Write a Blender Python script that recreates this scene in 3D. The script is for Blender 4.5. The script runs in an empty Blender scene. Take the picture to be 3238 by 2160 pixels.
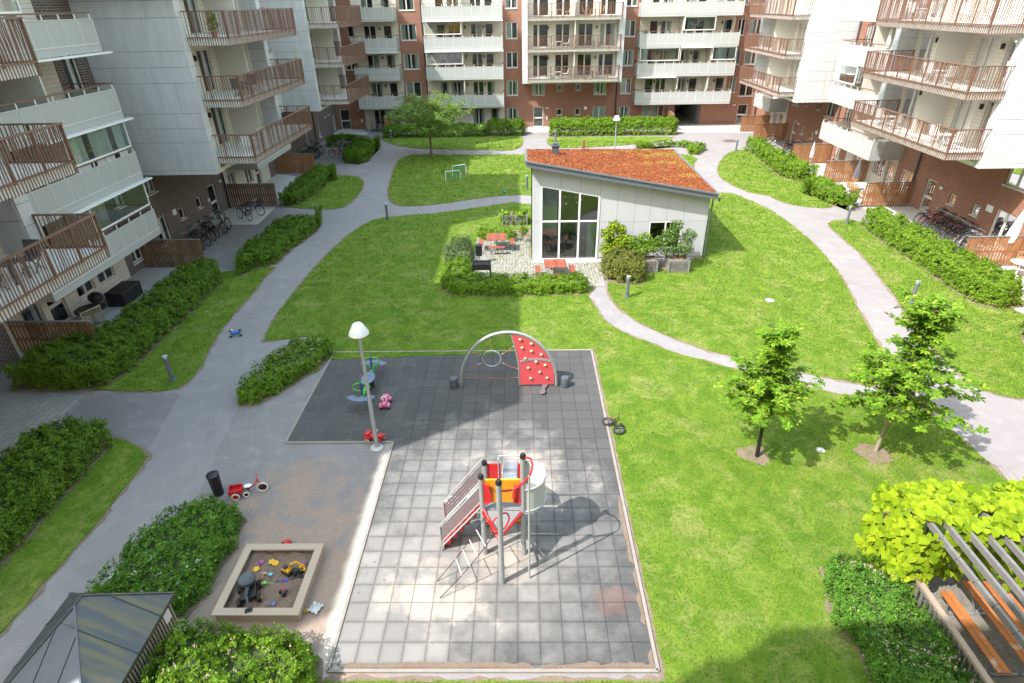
import bpy, bmesh, math, random
import numpy as np
from mathutils import Vector, Matrix
random.seed(7); RNG = np.random.default_rng(7)
SC = bpy.context.scene
COL = SC.collection
PI = math.pi
# ------------------------------------------------------------------ camera calibration
FPX, CAMH, W0, H0 = 1877.23, 12.283, 3238.0, 2160.0
def cam_axes(pitch, yaw, roll):
    cp, sp = math.cos(pitch), math.sin(pitch)
    r = Vector((1, 0, 0)); f = Vector((0, cp, -sp)); d = f.cross(r)
    Z = Matrix.Rotation(yaw, 3, 'Z')
    r, f, d = Z @ r, Z @ f, Z @ d
    cr, sr = math.cos(roll), math.sin(roll)
    return cr*r + sr*d, -sr*r + cr*d, f
CR, CD, CF = cam_axes(*[math.radians(a) for a in (29.85, 1.094, 1.067)])
CP = Vector((0, 0, CAMH))
K = 3238/2351.0
def ray(x, y): return CF*FPX + CR*(x-W0/2) + CD*(y-H0/2)
def gn(x, y, z=0.0):                       # photograph position -> point of the plane at height z
    v = ray(x, y); return CP + v*((z-CAMH)/v.z)
def g(x, y, z=0.0): return gn(x*K, y*K, z)
def rc(r, c, x, y): return ((2428 if c == 4 else 810*(c-1)) + x/2.9025, 540*(r-1) + y/2.9025)
def gr(r, c, x, y, z=0.0): return gn(*rc(r, c, x, y), z)
def gp(r, c, pts, z=0.0): return [gr(r, c, x, y, z) for x, y in pts]
# ------------------------------------------------------------------ objects
def tag(o, label=None, cat=None, group=None, kind=None):
    if label: o['label'] = label
    if cat: o['category'] = cat
    if group: o['group'] = group
    if kind: o['kind'] = kind
    return o
def thing(name, label, cat, loc=(0, 0, 0), rotz=0.0, group=None):
    o = bpy.data.objects.new(name, None); COL.objects.link(o)
    o.empty_display_size = 0.2
    o.location = loc; o.rotation_euler = (0, 0, rotz)
    return tag(o, label, cat, group)
def kids(o): return [c for c in ALLKIDS.get(o.name, [])]
ALLKIDS = {}
def link(o, parent=None):
    COL.objects.link(o)
    if parent is not None:
        o.parent = parent
        ALLKIDS.setdefault(parent.name, []).append(o)
    return o
def dup(o, loc=None, rotz=None, label=None, group=None, parent=None, scale=None):
    c = o.copy(); link(c, parent)
    if loc is not None: c.location = loc
    if rotz is not None: c.rotation_euler = (0, 0, rotz)
    if scale is not None: c.scale = (scale,)*3
    if label: c['label'] = label
    if group: c['group'] = group
    for k in kids(o): dup(k, parent=c)
    return c
class MB:
    """collects shapes; T maps local (u, w, v) or (x, y, z) to world; off is the parent's place"""
    def __init__(s, off=(0, 0, 0), T=None):
        s.v = []; s.f = []; s.m = []; s.off = off; s.T = T; s.mi = 0
    def p(s, pts):
        b = len(s.v)
        for q in pts:
            if s.T: q = s.T(*q)
            s.v.append((q[0]-s.off[0], q[1]-s.off[1], q[2]-s.off[2]))
        return b
    def face(s, idx): s.f.append(tuple(idx)); s.m.append(s.mi)
    def poly(s, pts): b = s.p(pts); s.face(range(b, b+len(pts))); return s
    def box(s, x0, x1, y0, y1, z0, z1):
        b = s.p([(x0,y0,z0),(x1,y0,z0),(x1,y1,z0),(x0,y1,z0),(x0,y0,z1),(x1,y0,z1),(x1,y1,z1),(x0,y1,z1)])
        for q in ((0,3,2,1),(4,5,6,7),(0,1,5,4),(1,2,6,5),(2,3,7,6),(3,0,4,7)): s.face([b+i for i in q])
        return s
    def bar(s, a, c, w, h, up=(0, 0, 1)):
        a, c = Vector(a), Vector(c); d = (c-a)
        if d.length < 1e-6: return s
        d.normalize(); up = Vector(up)
        if abs(d.dot(up)) > .98: up = Vector((0, 1, 0))
        x = d.cross(up).normalized()*w/2; y = x.cross(d).normalized()*h/2
        b = s.p([a-x-y, a+x-y, a+x+y, a-x+y, c-x-y, c+x-y, c+x+y, c-x+y])
        for q in ((0,3,2,1),(4,5,6,7),(0,1,5,4),(1,2,6,5),(2,3,7,6),(3,0,4,7)): s.face([b+i for i in q])
        return s
    def tube(s, pts, r, n=8, closed=False, caps=True):
        pts = [Vector(q) for q in pts]; N = len(pts)
        rs = r if isinstance(r, (list, tuple)) else [r]*N
        rings = []; ref = Vector((0, 0, 1))
        prev = None
        for i, q in enumerate(pts):
            a = pts[(i-1) % N] if (closed or i > 0) else q
            c = pts[(i+1) % N] if (closed or i < N-1) else q
            t = (c-a)
            t = t.normalized() if t.length > 1e-9 else Vector((0, 0, 1))
            if prev is None:
                u = t.cross(ref)
                if u.length < .05: u = t.cross(Vector((0, 1, 0)))
            else:
                u = prev - t*prev.dot(t)
                if u.length < 1e-5: u = t.cross(ref)
            u.normalize(); prev = u
            w = t.cross(u)
            rings.append(s.p([q + (u*math.cos(2*PI*k/n) + w*math.sin(2*PI*k/n))*rs[i] for k in range(n)]))
        for i in range(N if closed else N-1):
            a, c = rings[i], rings[(i+1) % N]
            for k in range(n): s.face((a+k, a+(k+1) % n, c+(k+1) % n, c+k))
        if caps and not closed:
            s.face([rings[0]+k for k in range(n)][::-1]); s.face([rings[-1]+k for k in range(n)])
        return s
    def cyl(s, a, c, r, r2=None, n=12): return s.tube([a, c], [r, r if r2 is None else r2], n)
    def lathe(s, prof, cx=0, cy=0, n=16, cap=True):
        rings = [s.p([(cx + r*math.cos(2*PI*k/n), cy + r*math.sin(2*PI*k/n), z) for k in range(n)]) for r, z in prof]
        for a, c in zip(rings, rings[1:]):
            for k in range(n): s.face((a+k, a+(k+1) % n, c+(k+1) % n, c+k))
        if cap:
            s.face([rings[0]+k for k in range(n)][::-1]); s.face([rings[-1]+k for k in range(n)])
        return s
    def prism(s, poly, z0, z1):
        n = len(poly); b = s.p([(q[0], q[1], z0) for q in poly]); t = s.p([(q[0], q[1], z1) for q in poly])
        s.face([b+i for i in range(n)][::-1]); s.face([t+i for i in range(n)])
        for i in range(n): j = (i+1) % n; s.face((b+i, b+j, t+j, t+i))
        return s
    def ball(s, c, rx, ry=None, rz=None, n=10, m=6):
        ry = ry or rx; rz = rz or rx; rings = []
        for j in range(1, m):
            a = PI*j/m
            rings.append(s.p([(c[0]+rx*math.sin(a)*math.cos(2*PI*k/n), c[1]+ry*math.sin(a)*math.sin(2*PI*k/n), c[2]+rz*math.cos(a)) for k in range(n)]))
        t = s.p([(c[0], c[1], c[2]+rz)]); bt = s.p([(c[0], c[1], c[2]-rz)])
        for k in range(n):
            s.face((t, rings[0]+k, rings[0]+(k+1) % n)); s.face((bt, rings[-1]+(k+1) % n, rings[-1]+k))
        for a, c2 in zip(rings, rings[1:]):
            for k in range(n): s.face((a+k, c2+k, c2+(k+1) % n, a+(k+1) % n))
        return s
    def build(s, name, mat, parent=None, smooth=False, bevel=0, recalc=True, loc=None, auto=35):
        me = bpy.data.meshes.new(name)
        me.from_pydata(s.v, [], s.f)
        mats = mat if isinstance(mat, (list, tuple)) else [mat]
        for q in mats: me.materials.append(q)
        if len(mats) > 1: me.polygons.foreach_set('material_index', s.m)
        if recalc:
            bm = bmesh.new(); bm.from_mesh(me); bmesh.ops.recalc_face_normals(bm, faces=bm.faces); bm.to_mesh(me); bm.free()
        if smooth:
            me.polygons.foreach_set('use_smooth', [True]*len(me.polygons))
            try: me.set_sharp_from_angle(angle=math.radians(auto))
            except Exception: pass
        me.update()
        o = bpy.data.objects.new(name, me)
        if bevel:
            b = o.modifiers.new('bevel', 'BEVEL'); b.width = bevel; b.segments = 2; b.limit_method = 'ANGLE'
        link(o, parent)
        if loc is not None: o.location = loc
        return o
def quads_object(name, V, mat, parent=None, nv=4):
    """V: (n*nv, 3) array; one loose polygon per nv corners"""
    n = len(V)//nv
    me = bpy.data.meshes.new(name)
    me.vertices.add(len(V)); me.vertices.foreach_set('co', np.asarray(V, dtype=np.float32).ravel())
    me.loops.add(n*nv); me.loops.foreach_set('vertex_index', np.arange(n*nv, dtype=np.int32))
    me.polygons.add(n); me.polygons.foreach_set('loop_start', np.arange(0, n*nv, nv, dtype=np.int32))
    me.polygons.foreach_set('loop_total', np.full(n, nv, dtype=np.int32))
    me.materials.append(mat); me.update(calc_edges=True); me.validate()
    o = bpy.data.objects.new(name, me); link(o, parent)
    return o
# ------------------------------------------------------------------ materials
class NT:
    def __init__(s, name):
        s.mat = bpy.data.materials.new(name); s.mat.use_nodes = True
        s.t = s.mat.node_tree; s.t.nodes.clear()
        s.out = s.t.nodes.new('ShaderNodeOutputMaterial')
    def n(s, typ, ins=None, **kw):
        nd = s.t.nodes.new('ShaderNode'+typ)
        for k, v in kw.items(): setattr(nd, k, v)
        for k, v in (ins or {}).items():
            sock = nd.inputs[k]
            if isinstance(v, bpy.types.NodeSocket): s.t.links.new(v, sock)
            else:
                try: sock.default_value = v
                except Exception: sock.default_value = (*v, 1) if len(v) == 3 else v
        return nd
    def math(s, op, a, b=0.0, c=0.0, clamp=False): return s.n('Math', {0: a, 1: b, 2: c}, operation=op, use_clamp=clamp).outputs[0]
    def mix(s, f, a, b, mode='MIX'):
        nd = s.t.nodes.new('ShaderNodeMix'); nd.data_type = 'RGBA'; nd.blend_type = mode
        for sock, v in ((nd.inputs[0], f), (nd.inputs[6], a), (nd.inputs[7], b)):
            if isinstance(v, bpy.types.NodeSocket): s.t.links.new(v, sock)
            else: sock.default_value = (*v, 1) if isinstance(v, (tuple, list)) and len(v) == 3 else v
        return nd.outputs[2]
    def ramp(s, f, stops, interp='LINEAR'):
        nd = s.t.nodes.new('ShaderNodeValToRGB'); cr = nd.color_ramp; cr.interpolation = interp
        while len(cr.elements) < len(stops): cr.elements.new(.5)
        for e, (p, c) in zip(cr.elements, stops):
            e.position = p; e.color = (*c, 1) if isinstance(c, (tuple, list)) else (c, c, c, 1)
        s.t.links.new(f, nd.inputs[0]); return nd.outputs[0]
    def noise(s, vec, scale, detail=4, rough=.55, dist=0.0):
        return s.n('TexNoise', {'Vector': vec, 'Scale': scale, 'Detail': detail, 'Roughness': rough, 'Distortion': dist}).outputs[0]
    def pos(s): return s.n('NewGeometry').outputs['Position']
    def obj(s): return s.n('TexCoord').outputs['Object']
    def scale(s, vec, xyz, rot=(0, 0, 0), loc=(0, 0, 0)): return s.n('Mapping', {'Vector': vec, 'Scale': xyz, 'Rotation': rot, 'Location': loc}).outputs[0]
    def wallvec(s):
        """metres along the wall and up, whichever way the face looks (world axes)"""
        ge = s.n('NewGeometry'); sp = s.n('SeparateXYZ', {0: ge.outputs['Position']}); sn = s.n('SeparateXYZ', {0: ge.outputs['True Normal']})
        fx = s.math('GREATER_THAN', s.math('ABSOLUTE', sn.outputs[0]), .7); fz = s.math('GREATER_THAN', s.math('ABSOLUTE', sn.outputs[2]), .7)
        u = s.math('ADD', s.math('MULTIPLY', sp.outputs[0], s.math('SUBTRACT', 1.0, fx)), s.math('MULTIPLY', sp.outputs[1], fx))
        v = s.math('ADD', s.math('MULTIPLY', sp.outputs[2], s.math('SUBTRACT', 1.0, fz)), s.math('MULTIPLY', sp.outputs[1], fz))
        return s.n('CombineXYZ', {0: u, 1: v, 2: 0.0}).outputs[0]
    def bump(s, h, dist=.01, strength=1.0): return s.n('Bump', {'Height': h, 'Distance': dist, 'Strength': strength}).outputs[0]
    def bsdf(s, color, rough=.6, metal=0.0, spec=.5, normal=None, **kw):
        ins = {'Base Color': color, 'Roughness': rough, 'Metallic': metal, 'Specular IOR Level': spec}
        if normal is not None: ins['Normal'] = normal
        ins.update(kw)
        return s.n('BsdfPrincipled', ins).outputs[0]
    def done(s, sh): s.t.links.new(sh, s.out.inputs[0]); return s.mat
MATS = {}
def simple(name, color, rough=.5, metal=0.0, spec=.5, var=.12, scale=6.0, bump=0.0, bscale=60.):
    """paint, metal, plastic: a base colour with slight unevenness and, if asked, a fine bump"""
    if name in MATS: return MATS[name]
    t = NT(name); v = t.obj()
    f = t.noise(v, scale, 5, .6)
    c = t.mix(t.math('MULTIPLY', f, 1.0), tuple(x*(1-var) for x in color), tuple(min(1, x*(1+var)) for x in color))
    nrm = t.bump(t.noise(v, bscale, 3), .004, bump) if bump else None
    r = t.math('ADD', t.math('MULTIPLY', t.noise(v, scale*2, 3), .2), rough-.1)
    MATS[name] = t.done(t.bsdf(c, r, metal, spec, nrm)); return MATS[name]
def leafmat(name, dark, light, trans=.35, alt=None):
    if name in MATS: return MATS[name]
    t = NT(name); ge = t.n('NewGeometry')
    rnd = ge.outputs['Random Per Island']
    n1 = t.noise(ge.outputs['Position'], 1.3, 3)
    f = t.math('ADD', t.math('MULTIPLY', rnd, .75), t.math('MULTIPLY', t.math('SUBTRACT', n1, .35), .9), clamp=True)
    c = t.mix(f, dark, light)
    if alt: c = t.mix(t.math('GREATER_THAN', rnd, .965), c, alt)
    d = t.n('BsdfDiffuse', {'Color': c}).outputs[0]
    tr = t.n('BsdfTranslucent', {'Color': t.mix(.5, c, (light[0]*1.3, light[1]*1.35, light[2]))}).outputs[0]
    gl = t.n('BsdfGlossy', {'Color': (.9, .95, .9, 1), 'Roughness': .45}).outputs[0]
    m = t.n('MixShader', {0: trans, 1: d, 2: tr}).outputs[0]
    fr = t.n('LayerWeight', {'Blend': .15}).outputs[1]
    m = t.n('MixShader', {0: t.math('MULTIPLY', fr, .12), 1: m, 2: gl}).outputs[0]
    MATS[name] = t.done(m); return MATS[name]

def make_asphalt(name='asphalt', lo=(.215, .197, .200), hi=(.300, .278, .276), yard=True):
    t = NT(name); p = t.pos()
    big = t.noise(p, .25, 4, .6); mid = t.noise(p, 1.6, 5, .65); fine = t.noise(p, 24, 3, .75); grit = t.noise(p, 48, 2, .6)
    c = t.mix(big, lo, hi)
    c = t.mix(t.math('MULTIPLY', t.math('SUBTRACT', mid, .5, clamp=True), 1.6), c, (.41, .38, .365))
    c = t.mix(t.math('MULTIPLY', t.math('SUBTRACT', fine, .42, clamp=True), 1.5, clamp=True), c, (.13, .12, .128))
    c = t.mix(t.math('MULTIPLY', t.math('SUBTRACT', grit, .54, clamp=True), 3.0, clamp=True), c, (.50, .475, .47))
    def drift(cx, cy, rx, ry, amt, w=2.6):
        d = t.n('VectorMath', {0: t.scale(p, (1/rx, 1/ry, 0), loc=(-cx/rx, -cy/ry, 0))}, operation='LENGTH').outputs['Value']
        return t.math('MULTIPLY', t.math('SUBTRACT', t.math('ADD', 1.0, t.math('MULTIPLY', t.math('SUBTRACT', mid, .5), w)), d, clamp=True), amt)
    # old grey-brown wear and dark stains
    wear = t.noise(p, .55, 5, .7, .8)
    c = t.mix(t.math('MULTIPLY', t.math('SUBTRACT', .44, wear, clamp=True), 2.6, clamp=True), c, (.165, .150, .145))
    if yard:
        # sand carried out of the sandpit by children: a worn, irregular drift
        s = drift(-6.0, 9.4, 3.5, 3.7, 2.6)
        for a in ((-6.6, 13.0, 1.45, 1.3, 1.5), (-4.5, 9.6, .75, 4.2, 1.6), (-5.0, 7.3, 2.6, 1.5, 2.2)): s = t.math('MAXIMUM', s, drift(*a))
        sand = t.mix(t.noise(p, 6, 5, .75), (.235, .165, .13), (.44, .345, .285))
        sand = t.mix(t.math('MULTIPLY', fine, .45), sand, (.19, .14, .11))
        c = t.mix(t.math('MINIMUM', s, .95), c, sand)
        c = t.mix(t.math('MINIMUM', drift(-4.3, 10.5, .28, 5.2, 1.6, 1.2), .8), c, (.58, .50, .43))  # pale sand along the kerb, lightened to paint in the sunlit strip
        st = t.math('MAXIMUM', drift(13.0, 15.0, .42, .38, 1.6, 3.5), drift(20.6, 60.6, 1.0, .9, 1.6, 2.0))
        c = t.mix(t.math('MINIMUM', st, .8), c, (.085, .068, .060))
    sc = t.noise(t.scale(p, (6, .7, 1), rot=(0, 0, .5)), 1.0, 4, .75)
    c = t.mix(t.math('MULTIPLY', t.math('SUBTRACT', sc, .64, clamp=True), 2.6), c, (.50, .47, .46))
    h = t.math('ADD', fine, t.math('MULTIPLY', grit, .5))
    return t.done(t.bsdf(c, .95, 0, .1, t.bump(h, .008, .6)))
def make_grass():
    t = NT('lawn_grass'); p = t.pos()
    big = t.noise(p, .33, 4, .6, .4); mid = t.noise(p, 1.7, 5, .65, .3); fine = t.noise(p, 14, 4, .75); blade = t.noise(t.scale(p, (34, 22, 22), rot=(0, 0, .4)), 1.0, 3, .85)
    sp = t.n('SeparateXYZ', {0: p})
    # mowing swaths follow the long axis of the court, with a wobble
    wob = t.math('ADD', t.math('MULTIPLY', sp.outputs[0], .93), t.math('MULTIPLY', sp.outputs[1], .37))
    st = t.math('SINE', t.math('ADD', t.math('MULTIPLY', wob, 4.2), t.math('MULTIPLY', mid, 5.0)))
    c = t.mix(big, (.055, .134, .009), (.106, .200, .014))
    c = t.mix(t.math('MULTIPLY', t.math('ADD', st, 1.0), .17), c, (.168, .264, .027))
    c = t.mix(t.math('MULTIPLY', t.math('SUBTRACT', mid, .44, clamp=True), 3.4, clamp=True), c, (.204, .278, .036))
    dry = t.math('MULTIPLY', t.math('SUBTRACT', t.noise(p, .7, 6, .78, .7), .50, clamp=True), 4.2, clamp=True)
    c = t.mix(t.math('MULTIPLY', dry, .85), c, (.36, .33, .125))
    c = t.mix(t.math('MULTIPLY', t.math('SUBTRACT', .48, fine, clamp=True), 3.4, clamp=True), c, (.028, .074, .005))
    c = t.mix(t.math('MULTIPLY', t.math('SUBTRACT', blade, .5, clamp=True), 1.8), c, (.26, .34, .050))
    c = t.mix(t.math('MULTIPLY', t.math('SUBTRACT', .47, blade, clamp=True), 2.6), c, (.028, .068, .006))
    h = t.math('ADD', t.math('MULTIPLY', fine, .8), blade)
    return t.done(t.bsdf(c, .85, 0, .15, t.bump(h, .05, .8)))
def make_soil():
    t = NT('bare_soil'); p = t.pos()
    c = t.mix(t.noise(p, 5, 6, .7), (.13, .095, .07), (.33, .255, .19))
    return t.done(t.bsdf(c, .95, 0, .1, t.bump(t.noise(p, 22, 5, .7), .04, .9)))
def make_rubber():
    t = NT('rubber_tile'); p = t.pos()
    q = t.scale(p, (1, 1, 1), loc=(3.648, 4.95, 0))
    sx = t.n('SeparateXYZ', {0: q})
    def cell(a): return t.math('ABSOLUTE', t.math('SUBTRACT', t.math('FRACT', t.math('MULTIPLY', a, 2.0)), .5))   # .5 at the joint, 0 mid tile
    ex, ey = cell(sx.outputs[0]), cell(sx.outputs[1])
    edge = t.math('MAXIMUM', ex, ey)
    idv = t.n('CombineXYZ', {0: t.math('FLOOR', t.math('MULTIPLY', sx.outputs[0], 2.0)), 1: t.math('FLOOR', t.math('MULTIPLY', sx.outputs[1], 2.0)), 2: 0.}).outputs[0]
    rnd = t.n('TexWhiteNoise', {'Vector': idv}).outputs['Value']
    fine = t.noise(p, 46, 3, .7); mid = t.noise(p, 1.1, 5, .65); cl = t.noise(p, 3.3, 5, .7)
    c = t.mix(rnd, (.068, .067, .066), (.085, .083, .081))
    c = t.mix(t.math('MULTIPLY', t.math('SUBTRACT', fine, .5, clamp=True), 1.7, clamp=True), c, (.24, .24, .25))
    # sand trodden in: strong near the sand pit and under the climbing tower, fading outwards
    def drift(cx, cy, rx, ry, amt, w=1.4):
        d = t.n('VectorMath', {0: t.scale(p, (1/rx, 1/ry, 0), loc=(-cx/rx, -cy/ry, 0))}, operation='LENGTH').outputs['Value']
        return t.math('MULTIPLY', t.math('SUBTRACT', t.math('ADD', 1.0, t.math('MULTIPLY', t.math('SUBTRACT', mid, .5), w)), d, clamp=True), amt)
    s = drift(-1.2, 11.2, 4.2, 5.4, .62)
    s = t.math('MAXIMUM', s, drift(-3.2, 8.6, 2.6, 4.4, .85))
    s = t.math('MINIMUM', s, .42)
    centre = t.math('SUBTRACT', 1.15, t.math('MULTIPLY', t.math('POWER', t.math('MULTIPLY', edge, 2.0), 6.0), .75))
    s = t.math('MULTIPLY', t.math('MULTIPLY', s, centre), t.math('ADD', .82, t.math('MULTIPLY', rnd, .36)))
    c = t.mix(s, c, (.40, .375, .35))
    drifts = t.math('MULTIPLY', t.math('MAXIMUM', drift(-2.3, 9.2, 1.5, .9, 1.0, 4.5), t.math('MAXIMUM', drift(-.1, 13.2, 1.7, 1.5, .7, 4.0), drift(-.5, 10.4, 1.1, .9, .9, 2.6))), t.math('MULTIPLY', cl, 1.7), clamp=True)
    c = t.mix(t.math('MINIMUM', drifts, .62), c, (.45, .38, .325))
    rust = t.math('MULTIPLY', drift(2.05, 9.05, .55, .5, 1.8, 3.0), t.math('GREATER_THAN', t.noise(p, 38, 3, .7), .5))
    c = t.mix(t.math('MINIMUM', rust, .6), c, (.20, .085, .06))
    # joints: sand-filled pale lines where it is trodden, dark gaps elsewhere
    wide = t.math('MULTIPLY', t.math('SUBTRACT', edge, .478, clamp=True), 70.0, clamp=True)
    fill = t.math('MAXIMUM', t.math('MULTIPLY', s, 1.6), t.math('MULTIPLY', t.math('LESS_THAN', sx.outputs[0], -.2), t.math('MULTIPLY', t.math('SUBTRACT', cl, .30, clamp=True), 1.5)), clamp=True)
    c = t.mix(wide, c, t.mix(t.math('MINIMUM', fill, .7), (.035, .036, .039), (.40, .335, .28)))
    h = t.math('ADD', t.math('MULTIPLY', fine, .25), t.math('MULTIPLY', wide, -1.5))
    return t.done(t.bsdf(c, .92, 0, .2, t.bump(h, .006, .6)))
def make_paver(name, w, h, c1, c2, mortar, rot=0.0, ms=.012):
    t = NT(name); p = t.pos(); v = t.scale(p, (1, 1, 1), rot=(0, 0, rot))
    b = t.n('TexBrick', {'Vector': v, 'Color1': (*c1, 1), 'Color2': (*c2, 1), 'Mortar': (*mortar, 1), 'Scale': 1.0, 'Mortar Size': ms, 'Mortar Smooth': .2, 'Bias': 0.0, 'Brick Width': w, 'Row Height': h})
    c = t.mix(t.math('MULTIPLY', t.noise(p, 3, 5, .7), .35), b.outputs[0], (.30, .28, .26), 'MIX')
    c = t.mix(t.math('MULTIPLY', t.noise(p, 70, 2, .6), .3), c, (.22, .21, .2))
    return t.done(t.bsdf(c, .9, 0, .2, t.bump(b.outputs[1], -.01, .6)))
def make_brick(name, c1, c2, mortar, dirt):
    t = NT(name); v = t.wallvec(); p = t.pos()
    b = t.n('TexBrick', {'Vector': v, 'Color1': (*c1, 1), 'Color2': (*c2, 1), 'Mortar': (*mortar, 1), 'Scale': 1.0, 'Mortar Size': .014, 'Mortar Smooth': .25, 'Bias': -.1, 'Brick Width': .29, 'Row Height': .105})
    c = b.outputs[0]
    c = t.mix(t.math('MULTIPLY', t.math('SUBTRACT', t.noise(p, .8, 5, .7), .4, clamp=True), .9), c, dirt)
    c = t.mix(t.math('MULTIPLY', t.noise(p, 18, 3, .7), .3), c, tuple(x*.55 for x in c1))
    return t.done(t.bsdf(c, .9, 0, .15, t.bump(b.outputs[1], -.012, .8)))
def make_siding():
    t = NT('board_siding'); sp = t.n('SeparateXYZ', {0: t.pos()}); p = t.pos()
    fr = t.math('FRACT', t.math('MULTIPLY', sp.outputs[2], 5.6))
    gap = t.math('LESS_THAN', fr, .07)
    c = t.mix(t.noise(t.scale(p, (2, 2, 12)), 1.0, 4), (.60, .55, .475), (.70, .65, .575))
    c = t.mix(t.math('MULTIPLY', gap, .75), c, (.16, .14, .12))
    return t.done(t.bsdf(c, .7, 0, .3, t.bump(fr, .02, .6)))
def make_panel(name, a, b, sc=1.0, streak=1.3):
    t = NT(name); ge = t.n('NewGeometry'); p = ge.outputs['Position']
    v = t.wallvec()
    c = t.mix(t.math('ADD', t.math('MULTIPLY', t.noise(v, .9*sc, 6, .7), .7), t.math('MULTIPLY', ge.outputs['Random Per Island'], .3)), a, b)
    c = t.mix(t.math('MULTIPLY', t.math('SUBTRACT', t.noise(t.scale(v, (3, .6, 1)), 1.0, 5, .7), .42, clamp=True), streak), c, tuple(x*.66 for x in a))
    c = t.mix(t.math('MULTIPLY', t.math('GREATER_THAN', t.noise(p, 60, 2, .6), .6), .2), c, tuple(x*.6 for x in a))
    return t.done(t.bsdf(c, .75, 0, .3))
def make_wood(name, a, b, scale=1.0, worn=None):
    t = NT(name); ge = t.n('NewGeometry'); o = t.obj()
    g1 = t.noise(t.scale(o, (14*scale, 14*scale, 1.2*scale)), 1.0, 6, .7, 1.2)
    c = t.mix(t.math('ADD', t.math('MULTIPLY', g1, .75), t.math('MULTIPLY', t.math('SUBTRACT', ge.outputs['Random Per Island'], .5), .55), clamp=True), a, b)
    if worn: c = t.mix(t.math('MULTIPLY', t.math('SUBTRACT', t.noise(o, 2.6, 5, .75, .5), .55, clamp=True), 5.0, clamp=True), c, worn)
    return t.done(t.bsdf(c, .7, 0, .25, t.bump(g1, .004, .4)))
def make_glass(name, tint=(.80, .90, .88), refl=1.0, solid=.10):
    """window pane: see-through with the mirror-like sheen real panes have at a slant"""
    t = NT(name)
    tr = t.n('BsdfTransparent', {'Color': (*tint, 1)}).outputs[0]
    gl = t.n('BsdfGlossy', {'Color': (.95, .97, 1, 1), 'Roughness': .015}).outputs[0]
    f = t.n('Fresnel', {'IOR': 1.55}).outputs[0]
    f = t.math('ADD', t.math('MULTIPLY', f, 1.25*refl), solid, clamp=True)
    return t.done(t.n('MixShader', {0: f, 1: tr, 2: gl}).outputs[0])
def make_screen():
    """perforated white sheet of the balcony parapets: lets a little through"""
    t = NT('perforated_screen'); v = t.wallvec()
    c = t.mix(t.noise(v, .8, 5, .65), (.445, .445, .44), (.53, .53, .525))
    c = t.mix(t.math('MULTIPLY', t.noise(t.scale(v, (5, .5, 1)), 1.0, 4, .7), .3), c, (.50, .50, .49))
    d = t.bsdf(c, .55, 0, .35)
    tr = t.n('BsdfTransparent', {'Color': (.95, .95, .95, 1)}).outputs[0]
    return t.done(t.n('MixShader', {0: .20, 1: d, 2: tr}).outputs[0])
def make_sedum():
    t = NT('sedum'); p = t.pos()
    n1 = t.noise(p, 1.1, 6, .7, .6); n2 = t.noise(t.scale(p, (1, 2.4, 1), rot=(0, 0, -.5)), 2.2, 6, .75, 1.0); n3 = t.noise(p, 16, 4, .8); n4 = t.noise(p, 40, 2, .8)
    c = t.mix(n1, (.265, .072, .030), (.375, .118, .050))
    c = t.mix(t.math('MULTIPLY', t.math('SUBTRACT', n2, .50, clamp=True), 5., clamp=True), c, (.33, .17, .045))
    sx = t.n('SeparateXYZ', {0: p})
    far = t.math('MULTIPLY', t.math('ADD', t.math('MULTIPLY', sx.outputs[0], .35), t.math('SUBTRACT', sx.outputs[1], 33.5)), .12, clamp=True)
    c = t.mix(t.math('MULTIPLY', t.math('SUBTRACT', t.math('ADD', t.noise(p, 2.6, 5, .7), t.math('MULTIPLY', far, .19)), .66, clamp=True), 6., clamp=True), c, (.27, .225, .045))
    c = t.mix(t.math('MULTIPLY', t.math('SUBTRACT', .47, n3, clamp=True), 2.5, clamp=True), c, (.10, .045, .02))
    c = t.mix(t.math('GREATER_THAN', n4, .70), c, (.62, .48, .36))
    return t.done(t.bsdf(c, .9, 0, .1, t.bump(t.math('ADD', n3, n4), .06, .9)))
def make_sand():
    t = NT('sand'); p = t.pos(); n1 = t.noise(p, 3, 6, .75); n2 = t.noise(p, 25, 5, .75)
    c = t.mix(n1, (.19, .135, .10), (.36, .27, .21)); c = t.mix(t.math('MULTIPLY', n2, .5), c, (.16, .115, .09))
    return t.done(t.bsdf(c, .95, 0, .1, t.bump(t.math('ADD', n2, n1), .05, .9)))
def make_roofmetal():
    t = NT('seamed_metal'); o = t.pos()
    n = t.noise(t.scale(o, (.55, 6.5, .5), rot=(0, 0, .05)), 1.0, 4, .6)
    m = t.noise(o, 1.2, 4, .6)
    side = t.math('GREATER_THAN', t.n('SeparateXYZ', {0: t.n('NewGeometry').outputs['Normal']}).outputs[0], .3)
    moss = t.math('MULTIPLY', t.math('MULTIPLY', t.math('SUBTRACT', n, .42, clamp=True), 4.0, clamp=True), t.math('MULTIPLY', side, t.math('MULTIPLY', m, 1.7)))
    c = t.mix(m, (.072, .086, .105), (.10, .118, .14))
    c = t.mix(t.math('MULTIPLY', side, t.math('MULTIPLY', m, .8)), c, (.085, .078, .068))
    c = t.mix(t.math('MINIMUM', moss, .62), c, (.185, .160, .075))
    return t.done(t.bsdf(c, .42, .35, .5, t.bump(t.noise(o, 4, 3), .012, .5)))
ASPHALT, GRASS, SOIL, RUBBER = make_asphalt(), make_grass(), make_soil(), make_rubber()
PAVER = make_paver('terrace_paver', .24, .16, (.40, .36, .335), (.33, .30, .28), (.17, .155, .145), rot=PI/2, ms=.014)
SLABS = make_paver('court_slab', .50, .25, (.36, .355, .35), (.29, .288, .288), (.17, .165, .16), rot=PI/2)
CONC = simple('concrete', (.50, .485, .47), .85, var=.22, scale=2.5, bump=.4)
KERB = simple('kerb_stone', (.27, .235, .205), .85, var=.3, scale=4, bump=.5)
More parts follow.
